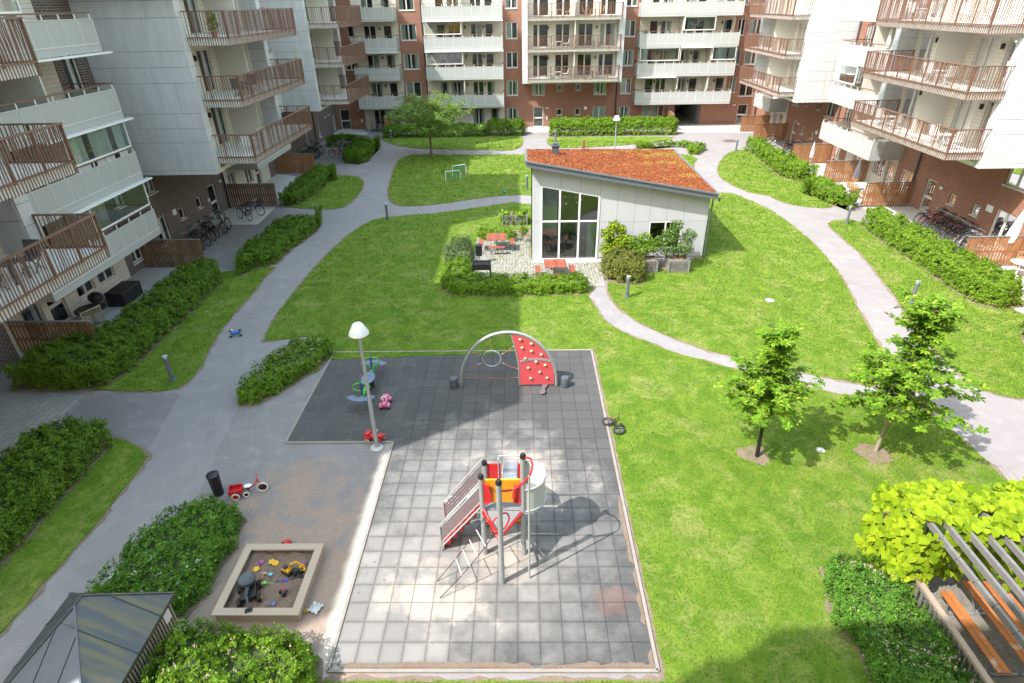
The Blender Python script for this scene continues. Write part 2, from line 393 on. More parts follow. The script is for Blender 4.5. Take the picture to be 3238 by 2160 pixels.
RED_BRICK = make_brick('red_brick', (.37, .158, .098), (.28, .108, .068), (.38, .30, .26), (.27, .115, .078))
DARK_BRICK = make_brick('dark_brick', (.150, .105, .092), (.085, .062, .058), (.36, .33, .315), (.155, .118, .108))
SIDING = make_siding()
PANEL = make_panel('fibre_panel', (.53, .53, .555), (.63, .63, .655))
PAV_PANEL = make_panel('pavilion_panel', (.42, .425, .445), (.51, .515, .535), 2.0, .25)
SCREEN = make_screen()
BEIGE = simple('beige_render', (.60, .565, .51), .8, var=.06)
WHITE = simple('white_paint', (.78, .78, .77), .45, var=.05)
OFFWHITE = simple('frame_paint', (.62, .60, .565), .5, var=.06)
EDGEWHITE = simple('slab_edge', (.80, .79, .77), .6, var=.08)
BROWN = simple('brown_steel', (.170, .086, .058), .5, var=.2)
BROWNCAP = simple('brown_rail', (.19, .100, .072), .5, var=.15)
GLASS = make_glass('window_glass', solid=.06)
GLASSB = make_glass('balcony_glass', (.80, .91, .90), .8, .04)
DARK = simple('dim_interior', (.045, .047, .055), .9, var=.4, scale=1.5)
CURTAIN = simple('curtain_cloth', (.62, .63, .63), .9, var=.1, scale=14)
GREYPOST = simple('galvanised_steel', (.42, .44, .46), .42, .55, var=.12)
DARKGREY = simple('charcoal_paint', (.075, .085, .10), .45, var=.15)
SLATE = simple('slate_paint', (.115, .13, .155), .5, var=.1)
BLACK = simple('black_plastic', (.014, .014, .016), .42, var=.3)
TYRE = simple('tyre_rubber', (.018, .018, .018), .8, var=.3)
RED = simple('red_plastic', (.50, .018, .022), .35, var=.12)
PINKRED = simple('climbing_panel_red', (.56, .075, .085), .55, var=.08)
ORANGE = simple('amber_panel', (.72, .27, .012), .35, var=.08)
GREENP = simple('green_steel', (.07, .42, .06), .4, var=.1)
BLUEGREY = simple('blue_grey_board', (.13, .165, .25), .5, var=.12)
WOODF = make_wood('fence_board', (.24, .105, .042), (.43, .215, .10), worn=(.36, .26, .18))
WOODDARK = make_wood('fence_board_dark', (.13, .074, .040), (.29, .175, .10), worn=(.26, .20, .155))
WOODGREY = make_wood('grey_timber', (.115, .108, .104), (.26, .245, .235), worn=(.30, .26, .22))
WOODPALE = make_wood('pale_timber', (.34, .27, .21), (.50, .42, .335), worn=(.34, .30, .26))
WOODRED = make_wood('red_brown_slat', (.21, .058, .036), (.34, .10, .062))
WOODORANGE = make_wood('oiled_board', (.30, .10, .028), (.46, .175, .055), worn=(.50, .40, .32))
DECK = make_wood('deck_board', (.30, .285, .285), (.42, .40, .40))
RATTAN = simple('rattan', (.42, .27, .13), .7, var=.35, scale=40)
SEDUM, SAND, ROOFMETAL = make_sedum(), make_sand(), make_roofmetal()
L_HEDGE = leafmat('hedge_leaf', (.060, .125, .014), (.185, .295, .030), .34)
L_LIGHT = leafmat('light_hedge_leaf', (.080, .165, .014), (.245, .375, .034), .36)
L_BUSH = leafmat('bush_leaf', (.060, .140, .012), (.200, .330, .026), .34, (.34, .44, .07))
L_SPIREA = leafmat('spirea_leaf', (.048, .140, .020), (.165, .320, .042), .34, (.30, .44, .08))
L_TREE = leafmat('ash_leaf', (.090, .165, .030), (.280, .390, .085), .40)
L_MAG = leafmat('magnolia_leaf', (.058, .155, .010), (.230, .375, .026), .28, (.36, .38, .06))
L_VINE = leafmat('vine_leaf', (.085, .170, .006), (.33, .415, .020), .22)
BARK = make_wood('bark', (.10, .08, .06), (.22, .19, .155))
SUN_E, SKY_S, EXPO = 2.4, .15, 1.74
# ------------------------------------------------------------------ ground
def wobble(poly, amp, step=.35):
    out = []
    n = len(poly)
    for i in range(n):
        a, c = Vector((poly[i][0], poly[i][1])), Vector((poly[(i+1) % n][0], poly[(i+1) % n][1]))
        m = max(1, int((c-a).length/step)); nrm = Vector((-(c-a).y, (c-a).x)); nrm = nrm.normalized() if nrm.length > 0 else nrm
        for k in range(m):
            q = a.lerp(c, k/m) + nrm*random.uniform(-amp, amp)
            out.append((q.x, q.y))
    return out
def area(poly): return .5*sum(poly[i][0]*poly[(i+1) % len(poly)][1]-poly[(i+1) % len(poly)][0]*poly[i][1] for i in range(len(poly)))
def offset(poly, d):
    n = len(poly); s = 1 if area(poly) > 0 else -1; out = []
    for i in range(n):
        a, b, c = (Vector((q[0], q[1])) for q in (poly[i-1], poly[i], poly[(i+1) % n]))
        e1 = (b-a); e2 = (c-b)
        n1 = Vector((e1.y, -e1.x)).normalized() if e1.length else Vector((0, 0)); n2 = Vector((e2.y, -e2.x)).normalized() if e2.length else Vector((0, 0))
        m = n1+n2
        m = m/max(.6, m.length_squared/2) if m.length > 1e-6 else n1
        out.append((b.x+s*m.x*d, b.y+s*m.y*d))
    return out
def smooth_poly(poly, it=1):
    for _ in range(it):
        out = []
        for i in range(len(poly)):
            a, c = poly[i], poly[(i+1) % len(poly)]
            L = math.hypot(c[0]-a[0], c[1]-a[1])
            out += [(a[0]*.75+c[0]*.25, a[1]*.75+c[1]*.25), (a[0]*.25+c[0]*.75, a[1]*.25+c[1]*.75)]
        poly = out
    return poly
def sheet(name, poly, z0, z1, mat):
    o = MB().prism(poly, z0, z1).build(name, mat); return tag(o, kind='structure')
sheet('ground', [(-140, -60), (150, -60), (150, 200), (-140, 200)], -.5, 0.0, ASPHALT)
XY = lambda L: [(q.x, q.y) for q in L]
LAWNS = {}
ASPHALT_OLD = make_asphalt('old_asphalt', (.165, .150, .152), (.245, .228, .226), False)
def lawn(name, poly, rnd=1):
    poly = smooth_poly(poly, rnd) if rnd else poly
    LAWNS[name] = poly
    sheet('soil', wobble(offset(poly, .10), .07, .22), 0.001, .010, SOIL)
    sheet('lawn', wobble(poly, .035, .22), .002, .035, GRASS)
pad_far, pad_near = 20.60, 7.40
# main lawn: west path edge, round behind the pavilion, terrace path, then the open lawn right of the playground
west = gp(2, 2, [(70,1567),(130,1430),(230,1270),(340,1130),(440,1010),(540,890),(640,785),(760,670),(850,590),(950,520),(1060,460),(1180,432),(1350,415),(1600,398),(1900,362),(2351,292)])
main = [(-9.75, 19.9), (-9.6, 21.2), (-8.9, 22.0)] + XY(west) + [(2.6, 39.6), (6.0, 41.4), (9.0, 41.6), (9.0, 38.5)] + [(9.0, 30.6), (4.25, 30.4), (4.25, 28.3)] + \
    XY(gp(2, 3, [(690,1150),(740,1220),(780,1290),(830,1360),(900,1420),(1000,1480),(1130,1540),(1230,1567)])) + \
    XY(gp(3, 3, [(1400,75),(1560,130),(1750,175),(1900,225),(2110,270)])) + XY(gp(3, 4, [(450,440),(600,480),(860,520),(1100,555),(1250,585),(1420,640),(1550,700),(1640,780),(1750,870),(1880,990),(2000,1100),(2100,1200),(2200,1290),(2290,1360)])) + \
    [(13.6, 10.0), (13.9, 6.5), (13.9, 3.0), (-4.2, 3.0), (-4.2, pad_near-.22), (2.93, pad_near-.22), (2.93, pad_far+.1)]
LAWNS['main'] = main
main_s = main
sheet('soil', wobble(offset(main_s, .10), .07, .22), 0.001, .010, SOIL)
sheet('lawn', wobble(main_s, .03, .22), .002, .035, GRASS)
# upper lawn between the two cross paths, running behind the pavilion
lawn('upper', XY(gp(2, 2, [(1500,322),(1330,328),(1250,300),(1210,240),(1225,120),(1260,0)])) + XY(gp(1, 2, [(1290,1500),(1340,1450),(1430,1425),(1600,1420),(2000,1424),(2345,1422)])) +
     [(6.6, 56.0), (11.2, 56.6), (13.6, 55.6)] + XY(gp(1, 3, [(1715,1440),(1640,1530)])) + XY(gp(2, 3, [(1720,90)])) + [(11.2, 44.2), (6.0, 43.7), (2.0, 42.2)] + XY(gp(2, 2, [(2351,215),(1950,265),(1700,305)])))
lawn('east', XY(gp(2, 3, [(1800,215),(1980,200),(2100,240),(2351,350)])) + XY(gp(2, 4, [(100,420),(220,500),(330,590),(420,670),(500,760),(580,850),(640,930),(690,1010),(740,1100),(790,1200),(830,1290),(880,1370),(920,1440),(970,1530)])) +
     XY(gp(3, 4, [(1045,80),(1090,230),(1120,390),(1000,405),(700,360),(440,310),(240,265)])) + XY(gp(3, 3, [(1850,100),(1700,50),(1560,0)])) + XY(gp(2, 3, [(1400,1510),(1280,1450),(1150,1390),(1040,1310),(960,1240),(900,1160),(870,1080)])) + [(4.6, 28.2), (10.1, 29.2), (10.1, 38.6)])
lawn('north', XY(gp(1, 2, [(1140,1270),(1200,1310),(1300,1340),(1450,1360),(1700,1375),(2345,1383)])) + XY(gp(1, 3, [(0,1380),(80,1350),(100,1290),(90,1255)])) + [(-.9, 64.4), (-14.3, 64.4)])
lawn('north_right', XY(gp(1, 3, [(320,1280),(330,1330),(380,1355),(480,1362),(800,1350),(1140,1325),(1330,1300),(1460,1275)])) + [(15.8, 63.2), (3.2, 63.6)])
lawn('right_top', XY(gp(1, 3, [(1885,1560),(1900,1500),(1950,1430),(2010,1395),(2080,1380),(2140,1390)])) + [(21.0, 58.5), (22.3, 47.4)] + XY(gp(2, 4, [(590,300),(590,340),(480,345),(330,330),(200,310),(100,275),(0,225)])) + XY(gp(2, 3, [(2200,210),(2080,160),(1960,100),(1900,50)])))
lawn('right_low', XY(gp(2, 4, [(545,490),(620,560),(700,630),(780,700),(860,770),(930,850),(1000,940),(1060,1020),(1110,1080),(1160,1140),(1220,1240),(1260,1310),(1300,1400)])) + XY(gp(3, 4, [(1500,50),(1600,160),(1700,240),(1800,320),(1880,400),(2000,450),(2150,505),(2351,530)])) +
     [(19.5, 17.5), (23.5, 17.4), (23.4, 22.9), (21.4, 23.6)] + [(21.5, 34.9), (20.6, 36.6)] + XY(gp(2, 4, [(700,455),(600,460)])))
lawn('left_small', XY(gp(2, 2, [(215,325),(400,345),(600,355),(720,355),(820,330),(900,265),(960,190),(985,120),(975,80),(920,55),(830,45),(720,40)])) + [(-16.2, 47.6), (-16.4, 41.0)])
lawn('left_mid', XY(gp(2, 2, [(185,880),(130,930),(60,1000),(0,1085)])) + XY(gp(2, 1, [(2250,1200),(2170,1290),(2080,1400),(2000,1500),(1965,1567)])) + XY(gp(3, 1, [(1920,80),(1860,200),(1790,300),(1740,370),(1650,420),(1540,450),(1400,460),(1000,455)])) + [(-16.8, 18.25), (-17.0, 21.0), (-17.0, 28.6), (-15.5, 29.2)])
lawn('left_low', XY(gp(3, 1, [(1010,893),(1100,900),(1220,950),(1300,1000),(1350,1050),(1340,1100),(1270,1190),(1200,1270),(1100,1400),(1000,1520),(970,1567)])) + XY(gp(4, 1, [(900,110),(750,260),(600,430),(450,600),(300,780),(150,960),(0,1130)])) + [(-13.2, 4.5), (-15.2, 4.5), (-15.2, 15.0)])
# shrub beds, tree pits and bare patches
for bed in ([(-9.4, 20.65), (-8.0, 20.9), (-7.9, 19.6), (-8.6, 18.2), (-9.6, 16.8), (-10.2, 17.3), (-10.1, 19.0)], [(4.4, 29.4), (9.4, 29.6), (9.2, 28.9), (4.3, 27.6)]):
    sheet('soil', wobble(bed, .05), .002, .02, SOIL)
for c, r in ((g(1733, 1046), .50), (g(2006, 1043), .52)):
    sheet('soil', [(c.x + r*random.uniform(.65, 1.15)*math.cos(a*PI/9)*1.05, c.y + r*random.uniform(.7, 1.12)*math.sin(a*PI/9)) for a in range(18)], .03, .041, SOIL)
# playground of rubber tiles with a stone kerb; the front-right part is 13.2 m long, the left wing 6 m
PADX0, PADX1, WINGX, WINGY = -4.18, 2.80, -8.30, 14.92
pad = [(PADX0, pad_near), (PADX1, pad_near), (PADX1, pad_far), (-7.98, pad_far), (WINGX+.0, WINGY), (PADX0, WINGY)]
pad = [(PADX0, pad_near), (PADX1, pad_near), (PADX1, pad_far)] + [(-7.62, pad_far), (-7.66, WINGY)] + [(PADX0, WINGY)]
sheet('playground_surface', pad, .002, .022, RUBBER)
kb = MB()
for a, c in zip(pad, pad[1:]+pad[:1]):
    kb.bar((a[0], a[1], .02), (c[0], c[1], .02), .075, .06)
tag(kb.build('kerb', KERB), kind='structure')
sm = MB()
for i in range(44):          # sand and moss caught along the kerb
    x = random.uniform(-3.6, 2.7); w = random.uniform(.15, .5)
    sm.prism([(x-w, 7.455), (x, 7.455), (x+w, 7.455), (x+w*.5, 7.455+random.uniform(.03, .14)), (x-w*.5, 7.455+random.uniform(.03, .15))], .023, .026+.0004*i)
for i in range(16):
    y = random.uniform(7.6, 12.5); w = random.uniform(.15, .5)
    sm.prism([(2.745, y-w), (2.745, y+w), (2.745-random.uniform(.03, .13), y+w*.5), (2.745-random.uniform(.03, .12), y-w*.5)], .023, .026+.0004*i)
tag(sm.build('sand_drift', SAND), kind='structure')
# paved terrace in front of the pavilion, house aprons, patios
sheet('terrace_paving', [(4.15, 26.72), (3.26, 26.68), (-2.55, 26.9), (-2.62, 33.9), (.55, 33.9), (.55, 30.2), (4.2, 30.2)], .002, .045, PAVER)
sheet('terrace_step', [(.62, 29.75), (4.3, 29.75), (4.3, 30.3), (.62, 30.3)], .03, .07, CONC)
sheet('pavement', [(-20.4, 36.9), (-17.0, 36.9), (-17.2, 40.7), (-20.4, 40.7)], .002, .012, CONC)
sheet('pavement', [(-20.4, 13.0), (-15.9, 13.0), (-16.0, 17.7), (-17.6, 17.95), (-20.4, 18.0)], .002, .012, SLABS)
sheet('pavement', [(-20.4, 41.0), (-17.1, 41.0), (-17.1, 48.4), (-20.4, 50)], .002, .012, CONC)
sheet('pavement', [(-20.4, 66.6), (-16.6, 66.6), (-16.6, 69.6), (-20.4, 69.6)], .002, .03, CONC)
sheet('pavement', [(.9, 66.3), (3.3, 66.3), (3.3, 69.6), (.9, 69.6)], .002, .03, CONC)
sheet('pavement', [(16.6, 65.2), (26, 64.3), (26, 69.6), (16.6, 69.6)], .002, .012, CONC)
sheet('pavement', [(22.7, 34.2), (26, 34.2), (26, 38.9), (22.7, 38.9)], .002, .012, CONC)
sheet('pavement', [(21.3, 22.6), (26, 22.6), (26, 34.15), (22.4, 34.15), (21.9, 27.5)], .002, .010, CONC)
sheet('patio_deck', [(-20.4, 20.6), (-17.6, 20.6), (-17.6, 29.6), (-20.4, 29.6)], .002, .09, DECK)
sheet('patio_paving', [(22.6, 39.2), (26, 39.2), (26, 50.9), (22.4, 50.9)], .002, .03, CONC)
sheet('gravel_strip', [(20.2, 66.4), (23.4, 66.2), (23.4, 67.0), (20.2, 67.2)], .013, .05, simple('pale_gravel', (.55, .53, .5), .9, var=.5, scale=18, bump=1, bscale=30))
sheet('path', XY(gp(3, 1, [(300,458),(1000,470),(1660,470),(1500,750),(1350,1015),(1000,880)])) + [(-13.6, 15.2), (-15.6, 13.0), (-15.9, 17.9)], .001, .004, ASPHALT_OLD)
sheet('path', [(-17.0, 30.2), (-15.6, 29.4), (-14.9, 33.0), (-13.4, 36.2), (-13.6, 38.6), (-16.9, 38.9), (-17.0, 36.8), (-20.3, 36.85), (-20.3, 30.2)], .001, .004, ASPHALT_OLD)
# grass blades over the lawns: finer near the viewer, coarser where they shrink to specks
def tufts():
    P_, N_, S_ = [], [], []
    for P in LAWNS.values():
        P = np.array(P); x0, y0 = P.min(0); x1, y1 = P.max(0); n = int((x1-x0)*(y1-y0)*260)
        X = RNG.uniform(x0, x1, n); Y = RNG.uniform(y0, y1, n); d = np.hypot(X, Y)
        k = (RNG.uniform(size=n) < np.clip(np.where(d < 24, 1.0, (24/d)**2), 0, 1)) & ((d < 62) & (np.abs(X) < d*.75+4))
        X, Y, d = X[k], Y[k], d[k]
        Pl = [tuple(q) for q in P]
        r = np.zeros(len(X), bool); nn = len(Pl)
        for i in range(nn):
            ax, ay = Pl[i]; bx, by = Pl[(i+1) % nn]
            r ^= ((ay > Y) != (by > Y)) & (X < (bx-ax)*(Y-ay)/((by-ay) if by != ay else 1e-9)+ax)
        X, Y, d = X[r], Y[r], d[r]
        P_.append(np.stack([X, Y, np.full(len(X), .04)], 1)); S_.append(.062*np.maximum(1, d/19))
    C = np.concatenate(P_); S = np.concatenate(S_)*RNG.uniform(.6, 1.3, len(C))
    a = RNG.uniform(0, 2*PI, len(C)); U = np.stack([np.cos(a), np.sin(a), np.zeros_like(a)], 1); L = np.stack([np.cos(a+1.4), np.sin(a+1.4), RNG.uniform(.25, .9, len(C))], 1)
    V = np.empty((len(C), 4, 3)); s = S[:, None]
    V[:, 0] = C-U*s*.16-[0, 0, .01]; V[:, 1] = C+U*s*.16-[0, 0, .01]; V[:, 2] = C+L*s*.7+U*s*.10; V[:, 3] = C+L*s*.7-U*s*.06
    o_ = quads_object('grass', V.reshape(-1, 3), leafmat('grass_blade', (.058, .122, .008), (.250, .315, .042), .22))
    tag(o_, kind='stuff')
tufts()
q = gr(1, 2, 1717, 1393); o_ = MB().lathe([(.01, .012), (.30, .012), (.32, .0)], n=20).build('drain_cover', DARKGREY, None, loc=(q.x, q.y, .002)); tag(o_, 'round dark drain cover in the path below the far lawn', 'drain cover')
sheet('yard', [(-10.0, 16.6), (-9.7, 14.6), (-9.35, 12.2), (-8.6, 9.0), (-8.2, 6.0), (-4.22, 6.0), (-4.22, 14.86), (-7.72, 14.86), (-7.70, 20.55), (-8.6, 20.5)], .0012, .0052, make_asphalt('yard_asphalt', (.185, .166, .166), (.265, .243, .238)))
# ------------------------------------------------------------------ apartment buildings round the court
TL = lambda u, w, v: (-20.4+w, u, v)
TR = lambda u, w, v: (26.0-w, u, v)
TC = lambda u, w, v: (u, 69.6-w, v)
ZB = (2.42, 5.17, 7.92, 10.67)          # undersides of the balconies
def wall(par, name, T, u0, u1, v0, v1, mat, holes=(), w=0.0, depth=.14):
    us = sorted({u0, u1, *[min(max(h[k], u0), u1) for h in holes for k in (0, 1)]})
    vs_ = sorted({v0, v1, *[min(max(h[k], v0), v1) for h in holes for k in (2, 3)]})
    m = MB(par.location, T)
    inside = lambda u, v: any(h[0] < u < h[1] and h[2] < v < h[3] for h in holes)
    for a, b in zip(us, us[1:]):
        for c, d in zip(vs_, vs_[1:]):
            if not inside((a+b)/2, (c+d)/2): m.poly([(a, w, c), (b, w, c), (b, w, d), (a, w, d)])
    for h in holes:
        a, b, c, d = h[:4]
        if b <= u0 or a >= u1 or d <= v0 or c >= v1: continue
        for p, q in (((a, c), (b, c)), ((b, c), (b, d)), ((b, d), (a, d)), ((a, d), (a, c))):
            m.poly([(p[0], w, p[1]), (q[0], w, q[1]), (q[0], w-depth, q[1]), (p[0], w-depth, p[1])])
    o = m.build(name, mat, par, recalc=False)
    return o
def window(par, T, u0, u1, v0, v1, kind='pair', w=0.0, curtain=None, name='window', fm=None):
    fm = fm or OFFWHITE
    d = w-.13; off = par.location
    m = MB(off, T)          # the room seen through the pane
    B = .55
    m.poly([(u0, d-B, v0), (u1, d-B, v0), (u1, d-B, v1), (u0, d-B, v1)])
    for a, b, c, e in ((u0, u0, v0, v1), (u1, u1, v0, v1)): m.poly([(a, d, c), (a, d-B, c), (a, d-B, e), (a, d, e)])
    for v in (v0, v1): m.poly([(u0, d, v), (u1, d, v), (u1, d-B, v), (u0, d-B, v)])
    root = m.build(name, DARK, par, recalc=False)
    f = MB(off, T); t = .075
    f.box(u0, u1, d-.03, d+.05, v0, v0+t); f.box(u0, u1, d-.03, d+.05, v1-t, v1)
    f.box(u0, u0+t, d-.028, d+.048, v0+t, v1-t); f.box(u1-t, u1, d-.028, d+.048, v0+t, v1-t)
    if kind == 'pair': c = (u0+u1)/2; f.box(c-.06, c+.06, d-.028, d+.046, v0+t, v1-t)
    if kind == 'pair' and u1-u0 > 1.5: pass
    if kind == 'entry': f.box(u0+t, u1-t, d-.028, d+.044, v0+.85, v0+1.0)
    if kind == 'trio':
        for q in (1/3, 2/3): c = u0+(u1-u0)*q; f.box(c-.05, c+.05, d-.028, d+.046, v0+t, v1-t)
    if kind == 'side': c = u0+(u1-u0)*.36; f.box(c-.09, c+.09, d-.028, d+.046, v0+t, v1-t)
    f.build('frame', fm, root)
    MB(off, T).poly([(u0+t*.6, d+.008, v0+t*.6), (u1-t*.6, d+.008, v0+t*.6), (u1-t*.6, d+.008, v1-t*.6), (u0+t*.6, d+.008, v1-t*.6)]).build('pane', GLASS, root, recalc=False)
    if kind in ('pair', 'small') and v0 > .3:
        MB(off, T).box(u0-.04, u1+.04, d+.05, w+.06, v0-.05, v0-.004).build('sill', WHITE if kind == 'pair' else OFFWHITE, root)
    if kind == 'entry':
        MB(off, T).tube([(u1-.13, d+.05, v0+.9), (u1-.13, d+.12, v0+.9), (u1-.13, d+.12, v0+1.3), (u1-.13, d+.05, v0+1.3)], .014, 6).build('handle', GREYPOST, root)
    if curtain is None: curtain = random.choice((0, 0, 1, 1, 2, 3))
    if curtain and kind != 'entry' and kind != 'small':
        c = MB(off, T); W_ = u1-u0
        spans = {1: ((u0+.06, u0+W_*.30), (u1-W_*.28, u1-.06)), 2: ((u0+.06, u0+W_*.42),), 3: ((u1-W_*.45, u1-.06),), 4: ((u0+.06, u1-.06),)}[curtain]
        for a, b in spans:
            n = max(4, int((b-a)/.07)); pts = [(a+(b-a)*i/n, d-.12+.025*(i % 2)) for i in range(n+1)]
            for p, q in zip(pts, pts[1:]): c.poly([(p[0], p[1], v0+.04), (q[0], q[1], v0+.04), (q[0], q[1], v1-.04), (p[0], p[1], v1-.04)])
        c.build('curtain', CURTAIN, root, recalc=False)
    return root
def panels(m, T_, a0, a1, v0, v1, fixed, axis, gap=.014, th=.03, sgn=1):
    """facade boards: one tall row, two low rows per storey, joints staggered"""
    rows = []; v = v0
    seq = [.22, 1.38, .69, .69]; i = 0
    while v < v1-.01:
        h = seq[i] if i < 4 else seq[1+(i-1) % 3]
        rows.append((v, min(v+h, v1), h > 1)); v += h; i += 1
    for k, (c, d, tall) in enumerate(rows):
        L = 1.78 if tall else 3.35; off = (k*.83) % L
        js = [a0]; x = a0-off
        while x < a1:
            x += L
            if a0+.25 < x < a1-.25: js.append(x)
        js.append(a1)
        for p, q in zip(js, js[1:]):
            if axis == 'w': m.box(min(fixed, fixed-sgn*th), max(fixed, fixed-sgn*th), p+gap/2, q-gap/2, c+gap/2, d-gap/2)
            else: m.box(p+gap/2, q-gap/2, fixed-th, fixed, c+gap/2, d-gap/2)
def white_balcony(par, T, u0, u1, wd, zb, sides=(1, 1), glazed=(), awning=False, extra_posts=()):
    off = par.location
    root = MB(off, T).box(u0+.05, u1-.05, .005, wd-.03, zb+.1, zb+.34).build('balcony', OFFWHITE, par)
    m = MB(off, T)
    m.box(u0, u1, wd, wd+.012, zb, zb+1.24)
    if sides[0]: m.box(u0-.012, u0, .01, wd+.012, zb, zb+1.24)
    if sides[1]: m.box(u1, u1+.012, .01, wd+.012, zb, zb+1.24)
    r = m; r.mi = 1; n = max(2, round((u1-u0)/.95))
    for i in range(n+1):
        u = u0+.03+(u1-u0-.06)*i/n
        r.box(u-.018, u+.018, wd+.013, wd+.024, zb+.34, zb+1.235)
    r.box(u0, u1, wd+.0135, wd+.0225, zb+.30, zb+.335); r.box(u0, u1, wd-.01, wd+.03, zb+1.242, zb+1.262)
    r.build('parapet', [SCREEN, simple('screen_rib', (.60, .595, .58), .5)], root)
    p = MB(off, T); p.mi = 1
    for i in range(n+1):
        u = u0+.05+(u1-u0-.1)*i/n
        p.box(u-.022, u+.022, wd-.07, wd-.03, zb+.34, zb+1.44)
    h = p; h.mi = 0; h.bar((u0-.03, wd-.05, zb+1.47), (u1+.03, wd-.05, zb+1.47), .06, .05)
    for k, u in enumerate((u0+.01, u1-.01)):
        if sides[k]: h.bar((u, .02, zb+1.468), (u, wd-.02, zb+1.468), .05, .045)
    h.build('handrail', [BROWNCAP, WHITE], root)
    for a, b, cur in glazed:
        gm = MB(off, T); gm.box(a, b, wd-.1, wd-.03, zb+1.5, zb+1.57); gm.box(a, b, wd-.12, wd-.02, zb+2.66, zb+2.74)
        nn = max(1, round((b-a)/.75))
        gm.box(a, a+.06, wd-.1, wd-.03, zb+1.57, zb+2.66); gm.box(b-.06, b, wd-.1, wd-.03, zb+1.57, zb+2.66)
        go = gm.build('glazing_frame', WHITE, root)
        gg = MB(off, T)
        for i in range(nn):
            x0, x1 = a+.06+(b-a-.12)*i/nn, a+.06+(b-a-.12)*(i+1)/nn
            gg.poly([(x0+.01, wd-.065, zb+1.57), (x1-.01, wd-.065, zb+1.57), (x1-.01, wd-.065, zb+2.66), (x0+.01, wd-.065, zb+2.66)])
        if sides[1] and b > u1-.2: gg.poly([(u1-.03, .03, zb+1.5), (u1-.03, wd-.1, zb+1.5), (u1-.03, wd-.1, zb+2.7), (u1-.03, .03, zb+2.7)])
        gg.build('glazing', GLASSB, root, recalc=False)
        if cur:
            c = MB(off, T)
            for x0, x1 in cur:
                k = max(4, int((x1-x0)/.09)); pts = [(x0+(x1-x0)*i/k, wd-.17+.04*(i % 2)) for i in range(k+1)]
                for q, s in zip(pts, pts[1:]): c.poly([(q[0], q[1], zb+.4), (s[0], s[1], zb+.4), (s[0], s[1], zb+2.68), (q[0], q[1], zb+2.68)])
            c.build('curtain', CURTAIN, root, recalc=False)
    if awning:
        a, b = awning
        MB(off, T).bar((a, wd+.10, zb-.06), (b, wd+.10, zb-.06), .26, .07).build('awning', WHITE, root)
    return root
def brown_balcony(par, T, u0, u1, w0, w1, zb, ends=(1, 1), h=1.44):
    off = par.location
    root = MB(off, T).box(u0, u1, w0, w1, zb, zb+.30).build('balcony', EDGEWHITE, par)
    m = MB(off, T); po = m; top = zb+h
    def run(P, Q):
        P, Q = Vector(P), Vector(Q); L = (Q-P).length; n = max(3, int(L/.118)); d = (Q-P)/L
        for i in range(n+1):
            q = P + d*(L*i/n); tilt = (.045 if (i//3) % 2 else -.045)*(1 if i % 3 else .3)
            a = q; b = q + d*tilt
            lo = max(0, min(L, (b-P).dot(d))); b = P + d*lo
            m.bar((a.x, a.y, zb-.02), (b.x, b.y, top-.04), .030, .020, up=(d.y, -d.x, 0))
        k = max(1, round(L/1.15))
        for i in range(k+1):
            q = P + d*(L*i/k)
            po.bar((q.x, q.y, zb+.28), (q.x, q.y, top-.03), .05, .05, up=(1, 0, 0))
        po.bar((P.x, P.y, zb+.34), (Q.x, Q.y, zb+.34), .045, .05)
    e = .055
    run((u0-e, w1+e, 0), (u1+e, w1+e, 0))
    if ends[0]: run((u0-e, w0+.05, 0), (u0-e, w1+e-.06, 0))
    if ends[1]: run((u1+e, w0+.05, 0), (u1+e, w1+e-.06, 0))
    m.build('railing', BROWN, root, recalc=False)
    c = MB(off, T).bar((u0-e-.04, w1+e, top-.01), (u1+e+.04, w1+e, top-.01), .10, .045)
    for k, u in ((0, u0-e), (1, u1+e)):
        if ends[k]: c.bar((u, w0+.03, top-.012), (u, w1, top-.012), .09, .043)
    c.build('handrail', BROWNCAP, root)
    return root
